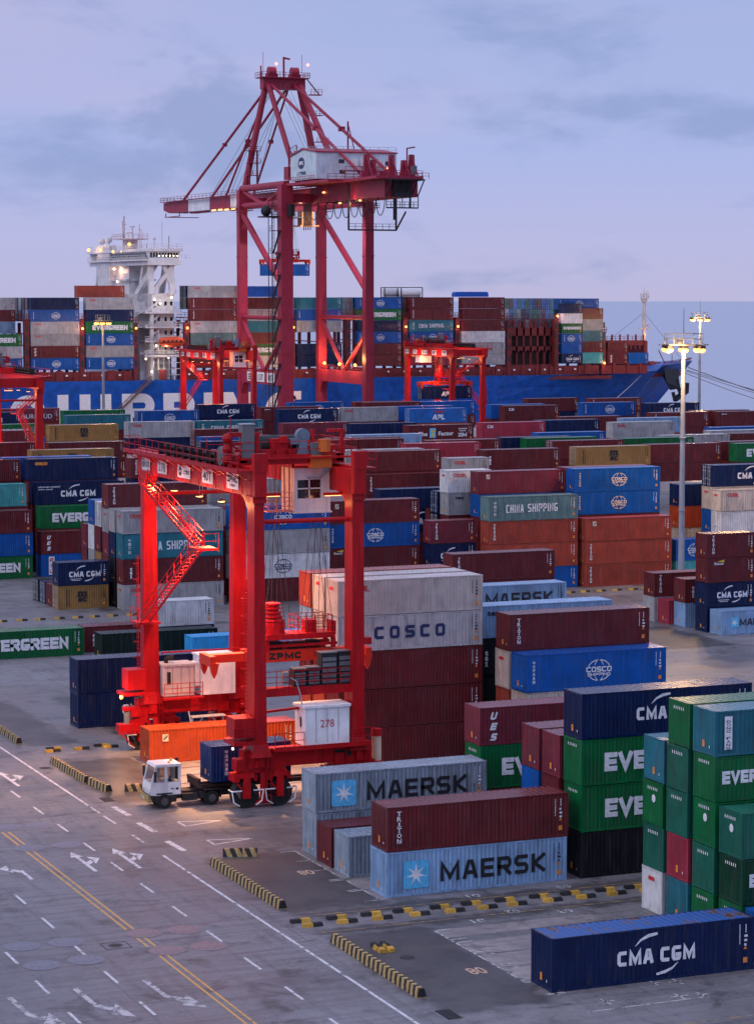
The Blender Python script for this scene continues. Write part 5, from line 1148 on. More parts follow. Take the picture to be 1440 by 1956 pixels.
# ------------------------------------------------------------------ ship to shore crane on the quay
def build_quay_crane():
    t = thing('quay_crane', (0, 0, 0)); X0, X1, YS, YL = 211.3, 232.2, 588.0, 557.0; M_ = DRED
    for x, y, w_, nm in ((X0, YS, 2.1, 0), (X1, YS, 2.1, 0), (X0 - .4, YL, 2.9, 1), (X1 - .2, YL, 2.1, 0)):
        b = MB(); b.taper((x, y, 1.2), (w_ + .3, w_ + .3), (x, y, 17), (w_, w_)); b.box(x - w_ / 2, y - w_ / 2, 17, x + w_ / 2, y + w_ / 2, 61.5)
        for z in (10, 22, 30.3, 45, 56): b.box(x - w_ / 2 - .1, y - w_ / 2 - .1, z, x + w_ / 2 + .1, y + w_ / 2 + .1, z + .25)
        b.box(x - 5, y - .8, .2, x + 5, y + .8, 1.2); leg = b.build('leg', M_, t)
        if nm:
            s = MB()
            for k in range(10):
                z = 4 + k * 5.2; s.box(x - w_ / 2 - 2.2, y - 1.2, z, x - w_ / 2, y + 1.4, z + .12); s.rail([(x - w_ / 2 - 2.2, y - 1.2, z + .1), (x - w_ / 2 - 2.2, y + 1.4, z + .1)], 1.1, 1.2, .05)
                s.bar((x - w_ / 2 - 1.9, y - 1.0, z), (x - w_ / 2 - .3, y - 1.0 , z + 5.2), .18, .4) if k < 9 else None
            for dx in (-.3, .3): s.bar((x - w_ / 2 - 1.2 + dx, y + 1.0, 4), (x - w_ / 2 - 1.2 + dx, y + 1.0, 60), .09)
            for k in range(60): s.bar((x - w_ / 2 - 1.5, y + 1.0, 5 + k * .92), (x - w_ / 2 - .9, y + 1.0, 5 + k * .92), .05)
            s.bar((x - w_ / 2 - 2.2, y - 1.2, 2), (x - w_ / 2 - 2.2, y - 1.2, 58), .16); s.bar((x - w_ / 2 - 2.2, y + 1.4, 2), (x - w_ / 2 - 2.2, y + 1.4, 58), .16); s.build('stair_tower', DARK, leg)
        else:
            s = MB(); z = 56.5; q = w_ / 2
            for pts in ([(x - q - 1, y - q - 1, z), (x + q + 1, y - q - 1, z)], [(x - q - 1, y - q - 1, z), (x - q - 1, y + q + 1, z)], [(x + q + 1, y - q - 1, z), (x + q + 1, y + q + 1, z)]): s.rail(pts, 1.1, 1.2, .05); s.bar(*pts, .3, .15)
            s.build('platform', M_, leg)
    for x in (X0, X1):
        b = MB(); b.box(x - .9, YL, 14.4, x + .9, YS, 17.4)
        for y0, sg in ((YL + 1, 1), (YS - 1, -1)): b.prism([(y0, 11.5), (y0, 14.42), (y0 + sg * 2.2, 14.42), (y0 + sg * 1.2, 13.6), (y0 + sg * .5, 12.6)], x - .8, x + .8, 'x')
        b.build('portal_beam', M_, t)
        for p, q, r in (((x, YL, 30.4), (x, YS, 30.4), .55), ((x, YS, 56), (x, YL, 36), .75), ((x, YS, 30), (x, (YL + YS) / 2, 17.4), .5), ((x, YL, 28), (x, (YL + YS) / 2, 17.4), .5), ((x, YS, 61.8), (x, YL, 61.8), .85), ((x, YS, 57.6), (x, YL, 57.6), .7), ((x, YS, 61.5), (x, YL + 17, 57.8), .5), ((x, YL, 61.5), (x, YL + 14, 57.8), .5)):
            MB().tube(p, q, r, 10).build('brace', M_, t)
        b = MB(); b.rail([(x - .8, YL + 1.5, 17.4), (x - .8, YS - 1.5, 17.4)], 1.1, 2.2, .05); b.rail([(x, YL + 1.5, 30.9), (x, YS - 1.5, 30.9)], 1.0, 3, .04); b.build('handrail', M_, t)
    for y in (YS, YL):
        MB().box(X0, y - .8, 57.4, X1, y + .8, 59.6).build('cross_beam', M_, t); MB().box(X0, y - .6, 1.2, X1, y + .6, 3.0).build('sill_beam', M_, t)
    # main girder and boom
    for x in (217.4, 223.6):
        b = MB(); b.box(x, 512.5, 57.4, x + 1.7, 604, 61.0); b.build('girder', M_, t)
        b = MB(); segs = [(604, 613.7, 1), (613.7, 630, 0), (630, 647.5, 1), (647.5, 664, 0)]
        for a, c, mi in segs: b.box(x, a + .01, 58.1, x + 1.7, c, 61.2, mi)
        b.add([(x, 664.01, 58.1), (x + 1.7, 664.01, 58.1), (x + 1.7, 669, 59.0), (x, 669, 59.0), (x, 664.01, 61.2), (x + 1.7, 664.01, 61.2), (x + 1.7, 669, 61.0), (x, 669, 61.0)], [(3, 2, 1, 0), (4, 5, 6, 7), (0, 1, 5, 4), (1, 2, 6, 5), (2, 3, 7, 6), (3, 0, 4, 7)])
        b.build('boom', [M_, WHITEP], t)
    b = MB()
    for y in list(range(514, 604, 9)) + list(range(612, 668, 9)): b.box(219.1, y, 58.2, 223.6, y + .7, 60.4)
    b.build('tie_plate', M_, t)
    b = MB()
    for x in (216.6, 226.0):
        b.box(x - .5, 512, 61.1, x + .5, 668, 61.22); b.rail([(x - .45, 512, 61.2), (x - .45, 668, 61.2)], 1.1, 3.0, .05)
    b.rail([(216.2, 668, 61.2), (226.4, 668, 61.2)], 1.1, 2, .05); b.box(216.2, 664, 56.9, 226, 664.3, 57.1); b.box(216.3, 652, 56.9, 216.6, 664, 57.1); b.box(216.3, 652, 57.1, 216.5, 652.2, 58.1); b.box(216.3, 663.8, 57.1, 216.5, 664, 58.1); b.build('walkway', M_, t)
    # apex frame
    for p, q, r in (((217.8, YS, 88.2), (212.0, YS, 61.5), .8), ((226.4, YS, 88.2), (232.0, YS, 61.5), .88), ((218.0, YS - .5, 88.0), (214.2, YL, 62), .68), ((226.2, YS - .5, 88), (225.6, YL, 62), .75)):
        MB().tube(p, q, r, 10).build('apex_leg', M_, t)
    b = MB(); b.box(216.6, YS - 1.3, 86.3, 227.6, YS + 1.3, 89.0); b.box(215.8, YS - 2.4, 89.0, 228.4, YS + 2.4, 89.2); b.rail([(215.8, YS - 2.4, 89.2), (228.4, YS - 2.4, 89.2)], 1.2, 1.5, .06); b.rail([(215.8, YS - 2.4, 89.2), (215.8, YS + 2.4, 89.2)], 1.2, 1.5, .06); b.rail([(228.4, YS - 2.4, 89.2), (228.4, YS + 2.4, 89.2)], 1.2, 1.5, .06)
    for x in (219.2, 225.2): b.tube((x - .9, YS, 90.6), (x + .9, YS, 90.6), 1.25, 14); b.box(x - 1.4, YS - .8, 89.2, x + 1.4, YS + .8, 90.2)
    b.bar((222.4, YS, 89.2), (222.4, YS, 94.3), .4); b.bar((222.4, YS, 94.1), (224.0, YS, 93.8), .4); b.bar((217.0, YS, 89), (217.0, YS, 95.4), .09); b.bar((227.2, YS, 89), (227.2, YS, 95), .09); b.bar((216.4, YS, 89), (216.4, YS, 92), .3)
    b.box(228.4, YS - 3, 85.0, 231.4, YS - 1, 85.2); b.rail([(228.4, YS - 3, 85.2), (231.4, YS - 3, 85.2)], 1.2, 1, .05); b.bar((227.5, YS - 2, 89.2), (231, YS - 2, 85.2), .6, .12); b.build('apex_beam', M_, t)
    b = MB()
    for z in (80, 73.5, 67): b.box(227 + (88 - z) * .2, YS - 3.4, z, 230 + (88 - z) * .2, YS - 1.0, z + .15); b.rail([(227 + (88 - z) * .2, YS - 3.4, z), (230 + (88 - z) * .2, YS - 3.4, z)], 1.1, 1, .06)
    b.build('ladder_platform', M_, t)
    for x in (217.6, 225.0):
        for y, r in ((652, .34), (617.5, .28)):
            b = MB(); b.tube((x + (222 - x) * .3, YS + .5, 87.6), (x, y, 61.3), r, 8); m_ = Vector((x + (222 - x) * .3, YS + .5, 87.6)).lerp(Vector((x, y, 61.3)), .5); b.cbox(m_, (1.0, 1.0, .9)); b.build('forestay', M_, t)
        b = MB(); b.tube((x + (222 - x) * .2, YS - .6, 87.8), (x + .4, 525, 62), .38, 8); m_ = Vector((x + (222 - x) * .2, YS - .6, 87.8)).lerp(Vector((x + .4, 525, 62)), .5); b.cbox(m_, (1.3, 1.3, 1.1)); b.build('backstay', M_, t)
    b = MB(); b.bar((225.2, 553, 70), (225.2, 553, 76.5), .3); b.bar((226.8, 553, 70), (225.2, 553, 76), .2); b.build('stay_post', M_, t)
    b = MB()
    for k in range(7):
        x = 219 + k * .9; b.tube((x, YS, 89.5), (x, 610 + (k % 4) * 11, 61.3), .055, 4, caps=False)
    for k in range(4): b.tube((219.5 + k, YS, 89.5), (219.5 + k, 561, 66), .05, 4, caps=False)
    b.build('hoist_rope', WIRE, t)
    # machinery house
    hx0, hx1, hy0, hy1, hz = 212.1, 232.0, 540.0, 556.4, 62.4
    b = MB(); b.prism([(hy0, hz), (hy1, hz), (hy1, hz + 5.6), ((hy0 + hy1) / 2, hz + 7.0), (hy0, hz + 6.0)], hx0, hx1, 'x')
    ho = b.build('machinery_house', HOUSEP, t)
    b = MB(); b.prism([(hy0 - .3, hz + 6.0), (hy0 - .3, hz + 6.25), ((hy0 + hy1) / 2, hz + 7.3), (hy1 + .3, hz + 5.95), (hy1 + .3, hz + 5.65), ((hy0 + hy1) / 2, hz + 7.02)], hx0 - .3, hx1 + .3, 'x'); b.build('roof', M_, ho)
    b = MB(); b.rail([(hx0, hy0, hz + 6.3), (hx1, hy0, hz + 6.3)], 1.1, 2, .05); b.rail([(hx0, hy1, hz + 6), (hx1, hy1, hz + 6)], 1.1, 2, .05); b.rail([(hx0, hy0, hz + 6.2), (hx0, hy1, hz + 6.5)], 1.1, 2, .05); b.build('handrail', LGREY, ho)
    b = MB(); cy, cz = 549.5, hz + 3.9
    b.add([(hx0 - .03, cy + 2.1 * math.cos(R(a)), cz + 1.35 * math.sin(R(a))) for a in range(0, 360, 15)][::-1], [tuple(range(24))], 0)
    vs, fs = text_mesh('SIPG', 2.9, .85, bold=.04); b.add([(hx0 - .06, cy - u, cz + v) for u, _, v in vs], fs, 1)
    vs, fs = text_mesh('上港集团', 6.0, .85); b.add([(hx0 - .05, cy - u, hz + 1.6 + v) for u, _, v in vs], fs, 0); b.build('emblem', [NAVL, WHITEP], ho)
    b = MB()
    for x in (220.5, 222.9, 225.5, 227.4): b.box(x, hy0 - .7, hz + 3.0, x + 1.5, hy0, hz + 4.6)
    b.build('ventilation_hood', WHITEP, ho)
    b = MB()
    for x, z in ((217.6, 3.6), (228.6, 3.3), (217.8, 1.2)): b.box(x, hy0 - .04, hz + z, x + 1.4, hy0, hz + z + .9)
    b.build('window', GLASS, ho)
    b = MB(); b.box(hx0 - 1.2, 530, 61.3, 232.8, hy1 + 1, 61.9); b.box(214.5, 510.5, 61.3, 225.8, 530, 61.9); b.rail([(hx0 - 1.2, hy0 - 2, 61.9), (hx0 - 1.2, hy1 + 1, 61.9)], 1.2, 1.4, .06); b.rail([(hx0 - 1.2, 530, 61.9), (232, 530, 61.9)], 1.2, 2, .06); b.rail([(225.6, 510.5, 61.9), (215, 510.5, 61.9)], 1.2, 2, .06)
    b.rail([(216.2, 508, 61.2), (226, 508, 61.2)], 1.3, 1.5, .06); b.build('rear_platform', M_, t)
    b = MB()
    for x, y, h in ((217, 522, 5.2), (218.6, 522, 4.0), (220.5, 516, 4.8), (222.6, 514, 3.6), (224.0, 513, 4.8), (219.5, 526, 3.2)): b.taper((x, y, 61.9), (1.5, 1.2), (x, y, 61.9 + h), (1.1, .8)); b.bar((x, y - 3.5, 62), (x, y, 61.9 + h), .25)
    for k in range(5): b.cbox((216 + k * 2.4, 521 + (k % 2) * 3, 62.6), (1.6, 1.4, 1.4))
    b.bar((222.5, 512, 62), (222.5, 512, 68), .25); b.bar((222.5, 512, 68), (224.4, 512, 68.3), .3)
    b.box(214, 527, 63.6, 226, 529, 63.8); b.rail([(214, 527, 62), (226, 527, 62)], 2.6, 2, .06, rows=3); b.build('winch_frame', M_, t)
    b = MB(); b.box(219.2, 511.5, 57.3, 223.5, 512.4, 60.9); b.box(217.2, 508.6, 60.9, 225.4, 512.4, 61.2); [b.bar((217.5 + k * 1.55, 508.8, 61), (217.5 + k * 1.55, 512.3, 57.6), .2) for k in range(6)]; b.build('end_frame', DARK, t)  # shade at the girder end is put into the dark colour
    b = MB(); b.cbox((223.6, 510.6, 63.2), (1.1, .8, 1.9)); b.build('control_cabinet', GREYM, t)
    # cable frames and loops under the girder
    b = MB()
    for x, y, z0 in ((216.8, 532, 50.6), (228.5, 532, 50.6), (222.0, 518, 52.5), (223.5, 512.5, 55)): b.bar((x, y, z0), (x, y, 58.5 if x != 216.8 else 61), .35)
    b.bar((216.8, 532, 50.6), (228.5, 532, 50.6), .35); b.bar((228.5, 532, 50.6), (227.0, 523, 54.5), .3); b.rail([(216.8, 532, 50.8), (228.5, 532, 50.8)], 1.2, 1.5, .06); b.bar((217.6, 512, 55.0), (225.2, 512, 55.0), .3); b.rail([(217.6, 512, 55.1), (225.2, 512, 55.1)], 1.2, 1, .07)
    for k in range(5): b.bar((217.6 + k * 1.9, 512, 55), (217.6 + k * 1.9, 512, 58), .16)
    for k in range(7): b.bar((217.2, 516 + k * 6, 56.8), (217.2, 516 + k * 6, 57.4), .3)
    b.build('cable_frame', DARK, t)
    b = MB()
    for k in range(9):
        y = 513 + k * 5; b.path([(216.6, y + 2.4 * math.cos(R(a)), 56.9 + 3.6 * math.sin(R(a))) for a in range(180, 361, 20)], .10, 5)
    for k in range(8): b.path([(215.2, 551 + k * .7, 57.3), (215.2, 551 + k * .7, 52 - (k % 2))], .12, 5)
    b.build('cable_loop', DARK, t)
    # trolley and its cab
    b = MB(); b.box(217.0, 573, 56.2, 225.6, 581, 57.3); b.build('trolley', M_, t)
    b = MB(); b.box(219, 567, 52.6, 222, 570, 55.8); b.box(218.2, 566, 52.2, 223, 571, 52.5); b.build('cab', paint('cab_lit_orange', (.34, .13, .04), .5, .3), t)  # orange lamp light is put into the cab's base colour
    b = MB(); b.box(213, 566, 54.2, 219, 572, 54.5); b.rail([(213, 566, 54.5), (219, 566, 54.5)], 1.2, 1, .07); b.rail([(213, 566, 54.5), (213, 572, 54.5)], 1.2, 1, .07); b.build('platform', DARK, t)
    b = MB(); b.box(X0 - .5, 553, 54.2, X0 + .5, 556, 57); b.box(205.5, 556, 54.0, 209, 561, 54.3); b.sphere((206.5, 558, 55.5), 1.3, 10, 6); b.build('cable_reel', DARK, t)
    b = MB(); b.box(X1 - 3, 545, 51.5, X1 + 3, 546, 51.8) if 0 else b.box(212.5, 559, 63, 215, 562, 72.0 - 6); b.bar((213, 560, 62), (213, 560, 71), .25); b.bar((215, 560, 62), (215, 560, 71), .25)
    for k in range(6): b.bar((213, 560, 63 + k * 1.4), (215, 560, 64.2 + k * 1.4), .14)
    b.build('rope_tower', M_, t)
    b = MB(); b.bar((212.6, 586, 62), (212.6, 586, 71), .35); b.bar((214.6, 586, 62), (214.6, 586, 71), .35)
    for z in (65, 68, 71): b.box(212.0, 585, z, 215.2, 587, z + .15); b.rail([(212, 585, z), (215.2, 585, z)], 1.1, 1, .06)
    b.build('rope_tower', M_, t)
    # notice boards on the portal
    b = MB(); 
    for k, s_ in enumerate(('', '137', '80T')):
        b.box(X0 - 1.0, 577 - k * 7, 14.9, X0 - .92, 582 - k * 7, 17.2, 0)
        if s_:
            vs, fs = text_mesh(s_, 3.4, 1.4, bold=.02); b.add([(X0 - 1.03, 579.5 - k * 7 - u, 16.05 + v) for u, _, v in vs], fs, 1)
        else:
            for j in range(3): b.box(X0 - 1.03, 578, 15.3 + j * .55, X0 - 1.0, 581.2, 15.6 + j * .55, 1)
    b.build('notice_board', [WHITEP, BLACK], t)
    for y in (583.5, 573.5, 563.5):
        b = MB(); b.bar((X1 - .9, y, 17.4), (X1 - .9, y, 18.7), .14); o = b.build('flood_lamp', DARK, t); MB().sphere((X1 - .9, y, 18.9), .38, 10, 6).build('bulb', LAMP_HOT, o)
    for x, y, z in ((217.2, 548, 59.6), (217.2, 538, 56.8), (217.2, 526, 57.0), (221, 527, 64.2), (224.5, 527, 64.4), (217.6, 606, 57.6), (217.3, 611, 57.7), (217.3, 616, 57.7), (217.3, 621, 57.8), (217.3, 626, 57.8)):
        MB().cbox((x - .1, y, z), (.3, 1.0 if y < 606 else 2.6, .3)).build('flood_lamp', LAMP_ORANGE, t)
    for x in (219.3, 227.6): MB().sphere((x + .4, YS - 2, 92.4), .35, 8, 6).build('warning_lamp', glow('warning_lamp', (1.0, .12, .10), 6.0), t)
    tag(t, 'tall dark red quay crane with a raised apex frame and long boom over the ship', 'quay crane'); return t
HOUSEP = paint('house_pale', (.58, .71, .78), .45, .25)
build_quay_crane()
qs = build_spreader('orange spreader with a blue container high under the quay crane', 'container spreaders'); qs.location = (221, 584, 43.7)
qc = container(214.9, 582.8, 40.5, F40, 2.9, 'blu', None, 'blue container hanging in the air below the quay crane', near=False)
hang('hoist_rope', qs, 57, 'long ropes from the quay crane boom to its spreader')
for y in (583.5, 573.5, 563.5): point('quay_lamp', (230.0, y, 20.4), 2400, (1, .45, .14), .4)
for y in (606, 560, 530): point('quay_lamp', (216, y, 56.4), 420, (1, .5, .3), .4)
point('quay_lamp', (221, 528, 65.5), 180, (1, .36, .16), .3); point('quay_lamp', (221, 572, 50), 350, (1, .42, .12), .3)
spot('quay_flood', (221, 556, 57), (235, 597, 4), 15000, (.95, .9, 1.0), 130); spot('quay_flood', (200, 556, 50), (170, 597, 4), 15000, (.95, .9, 1.0), 130)
# ------------------------------------------------------------------ container ship along the quay
HULL = paint('hull_blue', (.004, .075, .36), .40, .22, dirt=(.008, .025, .10), vary=.30, rust=(.02, .03, .08)); YC = 623.0
def build_ship():
    t = thing('container_ship', (0, 0, 0))
    secs = [(20, 25, 25, 14.7), (120, 25, 25, 14.7), (285, 25, 25, 14.6), (298, 24.8, 22, 14.6), (308, 24.2, 17.5, 14.6), (318, 23.2, 13, 14.7), (329, 20.6, 8.5, 14.8), (338, 17.0, 5.0, 15.2), (340.5, 15.6, 4.4, 16.5), (347, 10.9, 2.4, 16.7), (353.5, 5.4, .7, 17.0), (358.5, .6, .1, 17.2)]
    b = MB(); vs = []; M_ = 6
    for x, hd, hb, zd in secs:
        row = []
        for sg in (-1, 1):
            r = []
            for k in range(M_ + 1):
                f = k / M_; hw = hb + (hd - hb) * f ** 1.7; xx = x - (1 - f) * max(0, (x - 325)) * .62
                r.append((xx, YC + sg * hw, -5 + (zd + 5) * f))
            row += r if sg < 0 else r[::-1]
        vs += row
    n = 2 * (M_ + 1); fs = []
    for i in range(len(secs) - 1):
        for k in range(n - 1): fs.append((i * n + k, (i + 1) * n + k, (i + 1) * n + k + 1, i * n + k + 1))
    fs.append(tuple(range(n))); 
    fs.append(tuple((len(secs) - 1) * n + k for k in range(n))[::-1])
    b.add(vs, fs); h = b.build('hull', HULL, t)
    b = MB(); b.box(21, 598.6, 13.4, 320, 647.4, 14.3); pts = [(320, YC - 20.5), (337, YC - 15.5), (353, YC - 4.5), (353, YC + 4.5), (337, YC + 15.5), (320, YC + 20.5)]; b.prism(pts, 13.3, 14.2, 'z'); b.build('deck', SHIPRED, t)
    # name in tall white letters
    b = MB(); st = 2.75; zt, zb = 11.45, 1.2; zm = (zt + zb) / 2
    def R_(x0, z0, x1, z1): b.add([(x0, 0, z0), (x1, 0, z0), (x1, 0, z1), (x0, 0, z1)], [(0, 1, 2, 3)])
    def H(x, w_): R_(x, zb, x + st, zt); R_(x + w_ - st, zb, x + w_, zt); R_(x + st, zm - 1.3, x + w_ - st, zm + 1.3)
    def I(x): R_(x, zb, x + st, zt)
    def P(x, w_):
        R_(x, zb, x + st, zt); a = arc(x + w_ - 2.9, zt - 2.95, 2.9, 2.95, 90, -90, 12); c = arc(x + w_ - 2.9, zt - 2.95, .55, .75, 90, -90, 12)
        b.add([(u, 0, v) for u, v in a] + [(u, 0, v) for u, v in c], [(k + 1, k, 13 + k, 14 + k) for k in range(12)]); R_(x + st, zt - 2.2, x + w_ - 2.9, zt); R_(x + st, zt - 5.9, x + w_ - 2.9, zt - 3.7)
    def N_(x, w_): R_(x, zb, x + st, zt); R_(x + w_ - st, zb, x + w_, zt); b.add([(x + st, 0, zt), (x + st, 0, zt - 3.6), (x + w_ - st, 0, zb), (x + w_ - st, 0, zb + 3.6)], [(0, 1, 2, 3)])
    def ringp(x, w_, gap0, gap1):
        cx = x + w_ / 2; n_ = 26; a = arc(cx, zm, w_ / 2, (zt - zb) / 2, gap0, gap1, n_); c = arc(cx, zm, w_ / 2 - st, (zt - zb) / 2 - 2.4, gap0, gap1, n_)
        b.add([(u, 0, v) for u, v in a] + [(u, 0, v) for u, v in c], [(k, k + 1, n_ + 2 + k, n_ + 1 + k) for k in range(n_)])
    ringp(154.6, 9.4, 25, 215); ringp(154.6, 9.4, 260, 395) if 0 else None; R_(158.5, zm - 1.2, 161, zm + 1.2); R_(161.3, zb, 164, zm)
    H(166.8, 8.35); I(177.7); P(183.2, 8.4); P(193.9, 8.2); I(204.5); N_(209.6, 8.6); ringp(220.8, 9.8, 40, 330); R_(226.5, zm - 2.4, 230.4, zm)
    for k, (x, ch) in enumerate(((142.5, 'A'), (131, 'N'))): N_(x, 8.6)
    R_(227.8, 9.3, 230.6, zt)
    b.build('lettering', WHITE, h, (0, 597.93, 0))
    b = MB(); txt(b, 'SHIP', 0, 0, 5.6, .6); o = b.build('nameplate', LGREY, h, (310.5, 598.75, 12.3)); o.rotation_euler = (0, 0, R(6)); bpy.data.objects.remove(o)
    # hatch coaming strip along the side with white marks
    b = MB(); b.box(60, 598.5, 14.7, 186, 599.5, 17.0); b.box(199.5, 598.5, 14.7, 316, 599.5, 17.0)
    for k in range(60):
        x = 62 + k * 4.2
        if not 184 < x < 200: b.box(x, 598.2, 14.7, x + .5, 598.52, 17.1)
    for k in range(20): b.box(61 + k * 13.2, 598.15, 14.75, 62.8 + k * 13.2, 598.6, 17.3)
    b.build('coaming', SHIPRED, t)
    b = MB()
    for k in range(56):
        x = 61 + k * 4.5
        if not 184 < x < 200: b.box(x, 598.12, 15.9, x + .55, 598.14, 16.3)
    b.build('frame_mark', WHITEP, t)
    b = MB(); b.rail([(100, 598.3, 14.7), (186, 598.3, 14.7)], 1.1, 2.5, .05); b.rail([(200, 598.3, 14.7), (318, 598.3, 14.7)], 1.1, 2.5, .05); b.build('bulwark_rail', SHIPRED, t)
    # lashing bridges
    for x, zt_ in ((144.6, 30), (159.4, 30), (173.3, 30), (187.0, 29), (200.3, 29), (214.3, 30), (228.6, 29.5), (243.8, 29.5), (259.6, 30), (274.4, 30), (289.4, 29), (303.3, 29.5), (317.4, 26)):
        b = MB(); b.box(x - .55, 598.3, 14.7, x + .55, 599.9, zt_)
        for y in range(605, 648, 7): b.box(x - .35, y, 14.7, x + .35, y + .7, zt_ - 1)
        for z in (17.2, 20.4, 23.4, 26.3, zt_ - .3): b.box(x - .75, 598.2, z, x + .75, 647, z + .22)
        b.rail([(x - .7, 598.3, zt_), (x - .7, 646, zt_)], 1.1, 3, .06); b.rail([(x - .75, 598.2, zt_), (x + .75, 598.2, zt_)], 1.2, .7, .07)
        o = b.build('lashing_bridge', SHIPRED, t)
        b = MB()
        for z in (18.2, 21.3, 24.3, 27.0): b.box(x - .30, 598.25, z, x + .30, 598.31, z + 1.5)
        b.build('opening', BLACK, o)
    # open bay with tall arched stanchions
    b = MB()
    for k in range(7): b.box(290.2 + k * 2.05, 600.2, 17, 290.7 + k * 2.05, 601.0, 27.2)
    b.box(290, 600.2, 25.0, 303, 601.0, 27.2); b.box(290, 600.2, 21.4, 303, 600.9, 22.2); b.box(290, 599.2, 16.8, 303, 606, 17.4)
    for k in range(6): b.prism([(290.7 + k * 2.05, 21.4), (290.7 + k * 2.05, 20.2), (291.2 + k * 2.05, 21.0), (291.72 + k * 2.05, 21.3), (292.2 + k * 2.05, 21.0), (292.75 + k * 2.05, 20.2), (292.75 + k * 2.05, 21.4)], 600.2, 600.9, 'y')
    for k in range(9): b.bar((290 + k * 1.6, 600.4, 27.2), (290 + k * 1.6, 600.4, 29.3), .35)
    b.rail([(290, 600.3, 27.2), (303, 600.3, 27.2)], 1.2, 1.4, .06); b.build('cell_guide', SHIPRED, t)
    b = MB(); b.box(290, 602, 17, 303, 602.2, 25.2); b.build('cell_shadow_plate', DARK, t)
    # breakwater frame at the bow
    b = MB(); b.box(317.8, 599.4, 14.7, 331, 600.2, 17); b.box(317.8, 600, 22.2, 331.2, 600.8, 23.6); b.box(330.4, 599.6, 14.7, 331.4, 601, 23.4)
    for k in range(10): b.box(318.2 + k * 1.35, 600.0, 21.2, 318.6 + k * 1.35, 600.8, 22.3)
    for k in range(6): b.bar((318.5 + k * 2.4, 600.2, 23.6), (318.5 + k * 2.4, 600.2, 25.2), .35)
    b.rail([(318, 600.2, 23.6), (331, 600.2, 23.6)], 1.1, 1.3, .06); b.box(331.0, 600.6, 14.7, 331.5, 640, 23.2)
    for x in (321, 325.2, 329): b.box(x - .35, 599.0, 14.7, x + .35, 599.5, 17.6)
    b.build('breakwater', SHIPRED, t)
    # forecastle gear
    b = MB()
    for x, y, r in ((336.6, 612, 1.3), (341, 615, 1.7), (345, 619, 1.3), (339, 626, 1.5)): b.tube((x - .9, y, 15.8), (x + .9, y, 15.8), r, 12); b.cbox((x, y + 1.8, 15.2), (1.6, 1.6, 1.8))
    for k in range(5): b.tube((336 + k * 3.0, 610 + k * 2, 14.2), (336 + k * 3, 610 + k * 2, 15.6), .35, 8)
    b.bar((348.5, 619, 15.2), (344.5, 617, 20.4), .18); b.bar((350.5, 620, 14.2), (350.5, 620, 19.2), .14); b.bar((353.5, 621, 17.3), (358.5, 623, 17.9), .25)
    b.rail([(341, 607.8, 16.5), (347, 612.4, 16.7), (357.5, 622, 17.1)], 1.0, 1, .06); b.build('windlass', SHIPRED, t)
    b = MB(); b.bar((345.8, 609.8, 12.6), (347.6, 609.6, 8.4), .9, .9); b.bar((345.4, 609.2, 6.9), (350.4, 611.4, 9.2), 1.3, 1.1); b.bar((345.4, 609.2, 6.9), (344.9, 609.4, 9.0), .9); b.bar((350.4, 611.4, 9.2), (350.6, 611.6, 11.4), .9)
    b.add([(340.8, 607.2, 15.6), (347.2, 611.0, 15.4), (347.4, 609.6, 10.0), (343.2, 608.0, 9.6), (341.2, 606.6, 12.0), (343.5, 612.5, 13)], [(0, 4, 3, 2, 1), (0, 1, 5), (1, 2, 5), (2, 3, 5), (3, 4, 5), (4, 0, 5)]); b.build('anchor', paint('anchor_black', (.012, .015, .022), .5, .3), t)
    b = MB(); mx, my = 335.2, 608.6; b.tube((mx, my, 14.5), (mx, my, 34.6), .62, 10, .42); b.tube((mx, my, 33.8), (mx, my, 34.8), .7, 10, 1.0)
    b.rail([(mx - 1.1, my - .6, 34.8), (mx + 1.1, my - .6, 34.8)], 1.2, .7, .08)
    for dx in (-1.1, -.3, .5, 1.1): b.bar((mx + dx, my, 34.8), (mx + dx, my, 36.6 + dx * .3), .12)
    b.bar((mx - 1.7, my, 26.6), (mx + 1.9, my, 26.6), .35); b.cbox((mx + 1.2, my - .2, 27.4), (.7, .5, .6)); b.bar((mx, my, 36), (mx, my, 38), .1); b.build('foremast', paint('mast_cream', (.62, .56, .54), .45, .25), t)
    b = MB(); b.tube((mx, my, 31), (322, 604, 23.6), .05, 4, caps=False); b.tube((mx, my, 31), (352, 616, 17), .05, 4, caps=False); b.build('mast_stay', WIRE, t)
    # accommodation, bridge and masts
    SW = paint('ship_white', (.60, .60, .63), .42, .2)
    b = MB(); b.box(189.2, 606, 14.3, 198.3, 646, 36.2); b.box(186.6, 612, 14.3, 189.2, 640, 36.0); b.build('deckhouse', SW, t)
    b = MB()
    for z in (20.6, 24.1, 27.6, 31.2): 
        b.box(189.8, 599.4, z, 199.3, 606, z + .35); b.rail([(189.9, 599.5, z + .35), (199.2, 599.5, z + .35)], 1.1, 1.2, .06); b.rail([(199.2, 599.5, z + .35), (199.2, 606, z + .35)], 1.1, 1.2, .06)
    for x in (191.8,): b.tube((x, 600.4, 14.5), (x, 600.4, 31.2), .6, 10)
    b.box(192.5, 602.4, 21.0, 198.3, 606, 36.2); b.box(189.6, 603.5, 14.5, 192.4, 606, 24)
    for k in range(4): b.bar((190.4, 601, 20.9 + k * 3.5), (194.4, 601, 24.2 + k * 3.5), .25, .5)
    b.box(187.6, 601, 27.7, 190.2, 605, 28.0); b.rail([(187.6, 601, 28), (190, 601, 28)], 1.1, 1, .06); b.bar((190, 601, 32.0), (187.4, 601, 30.4), .2)
    b.build('side_gallery', SW, t)
    b = MB()
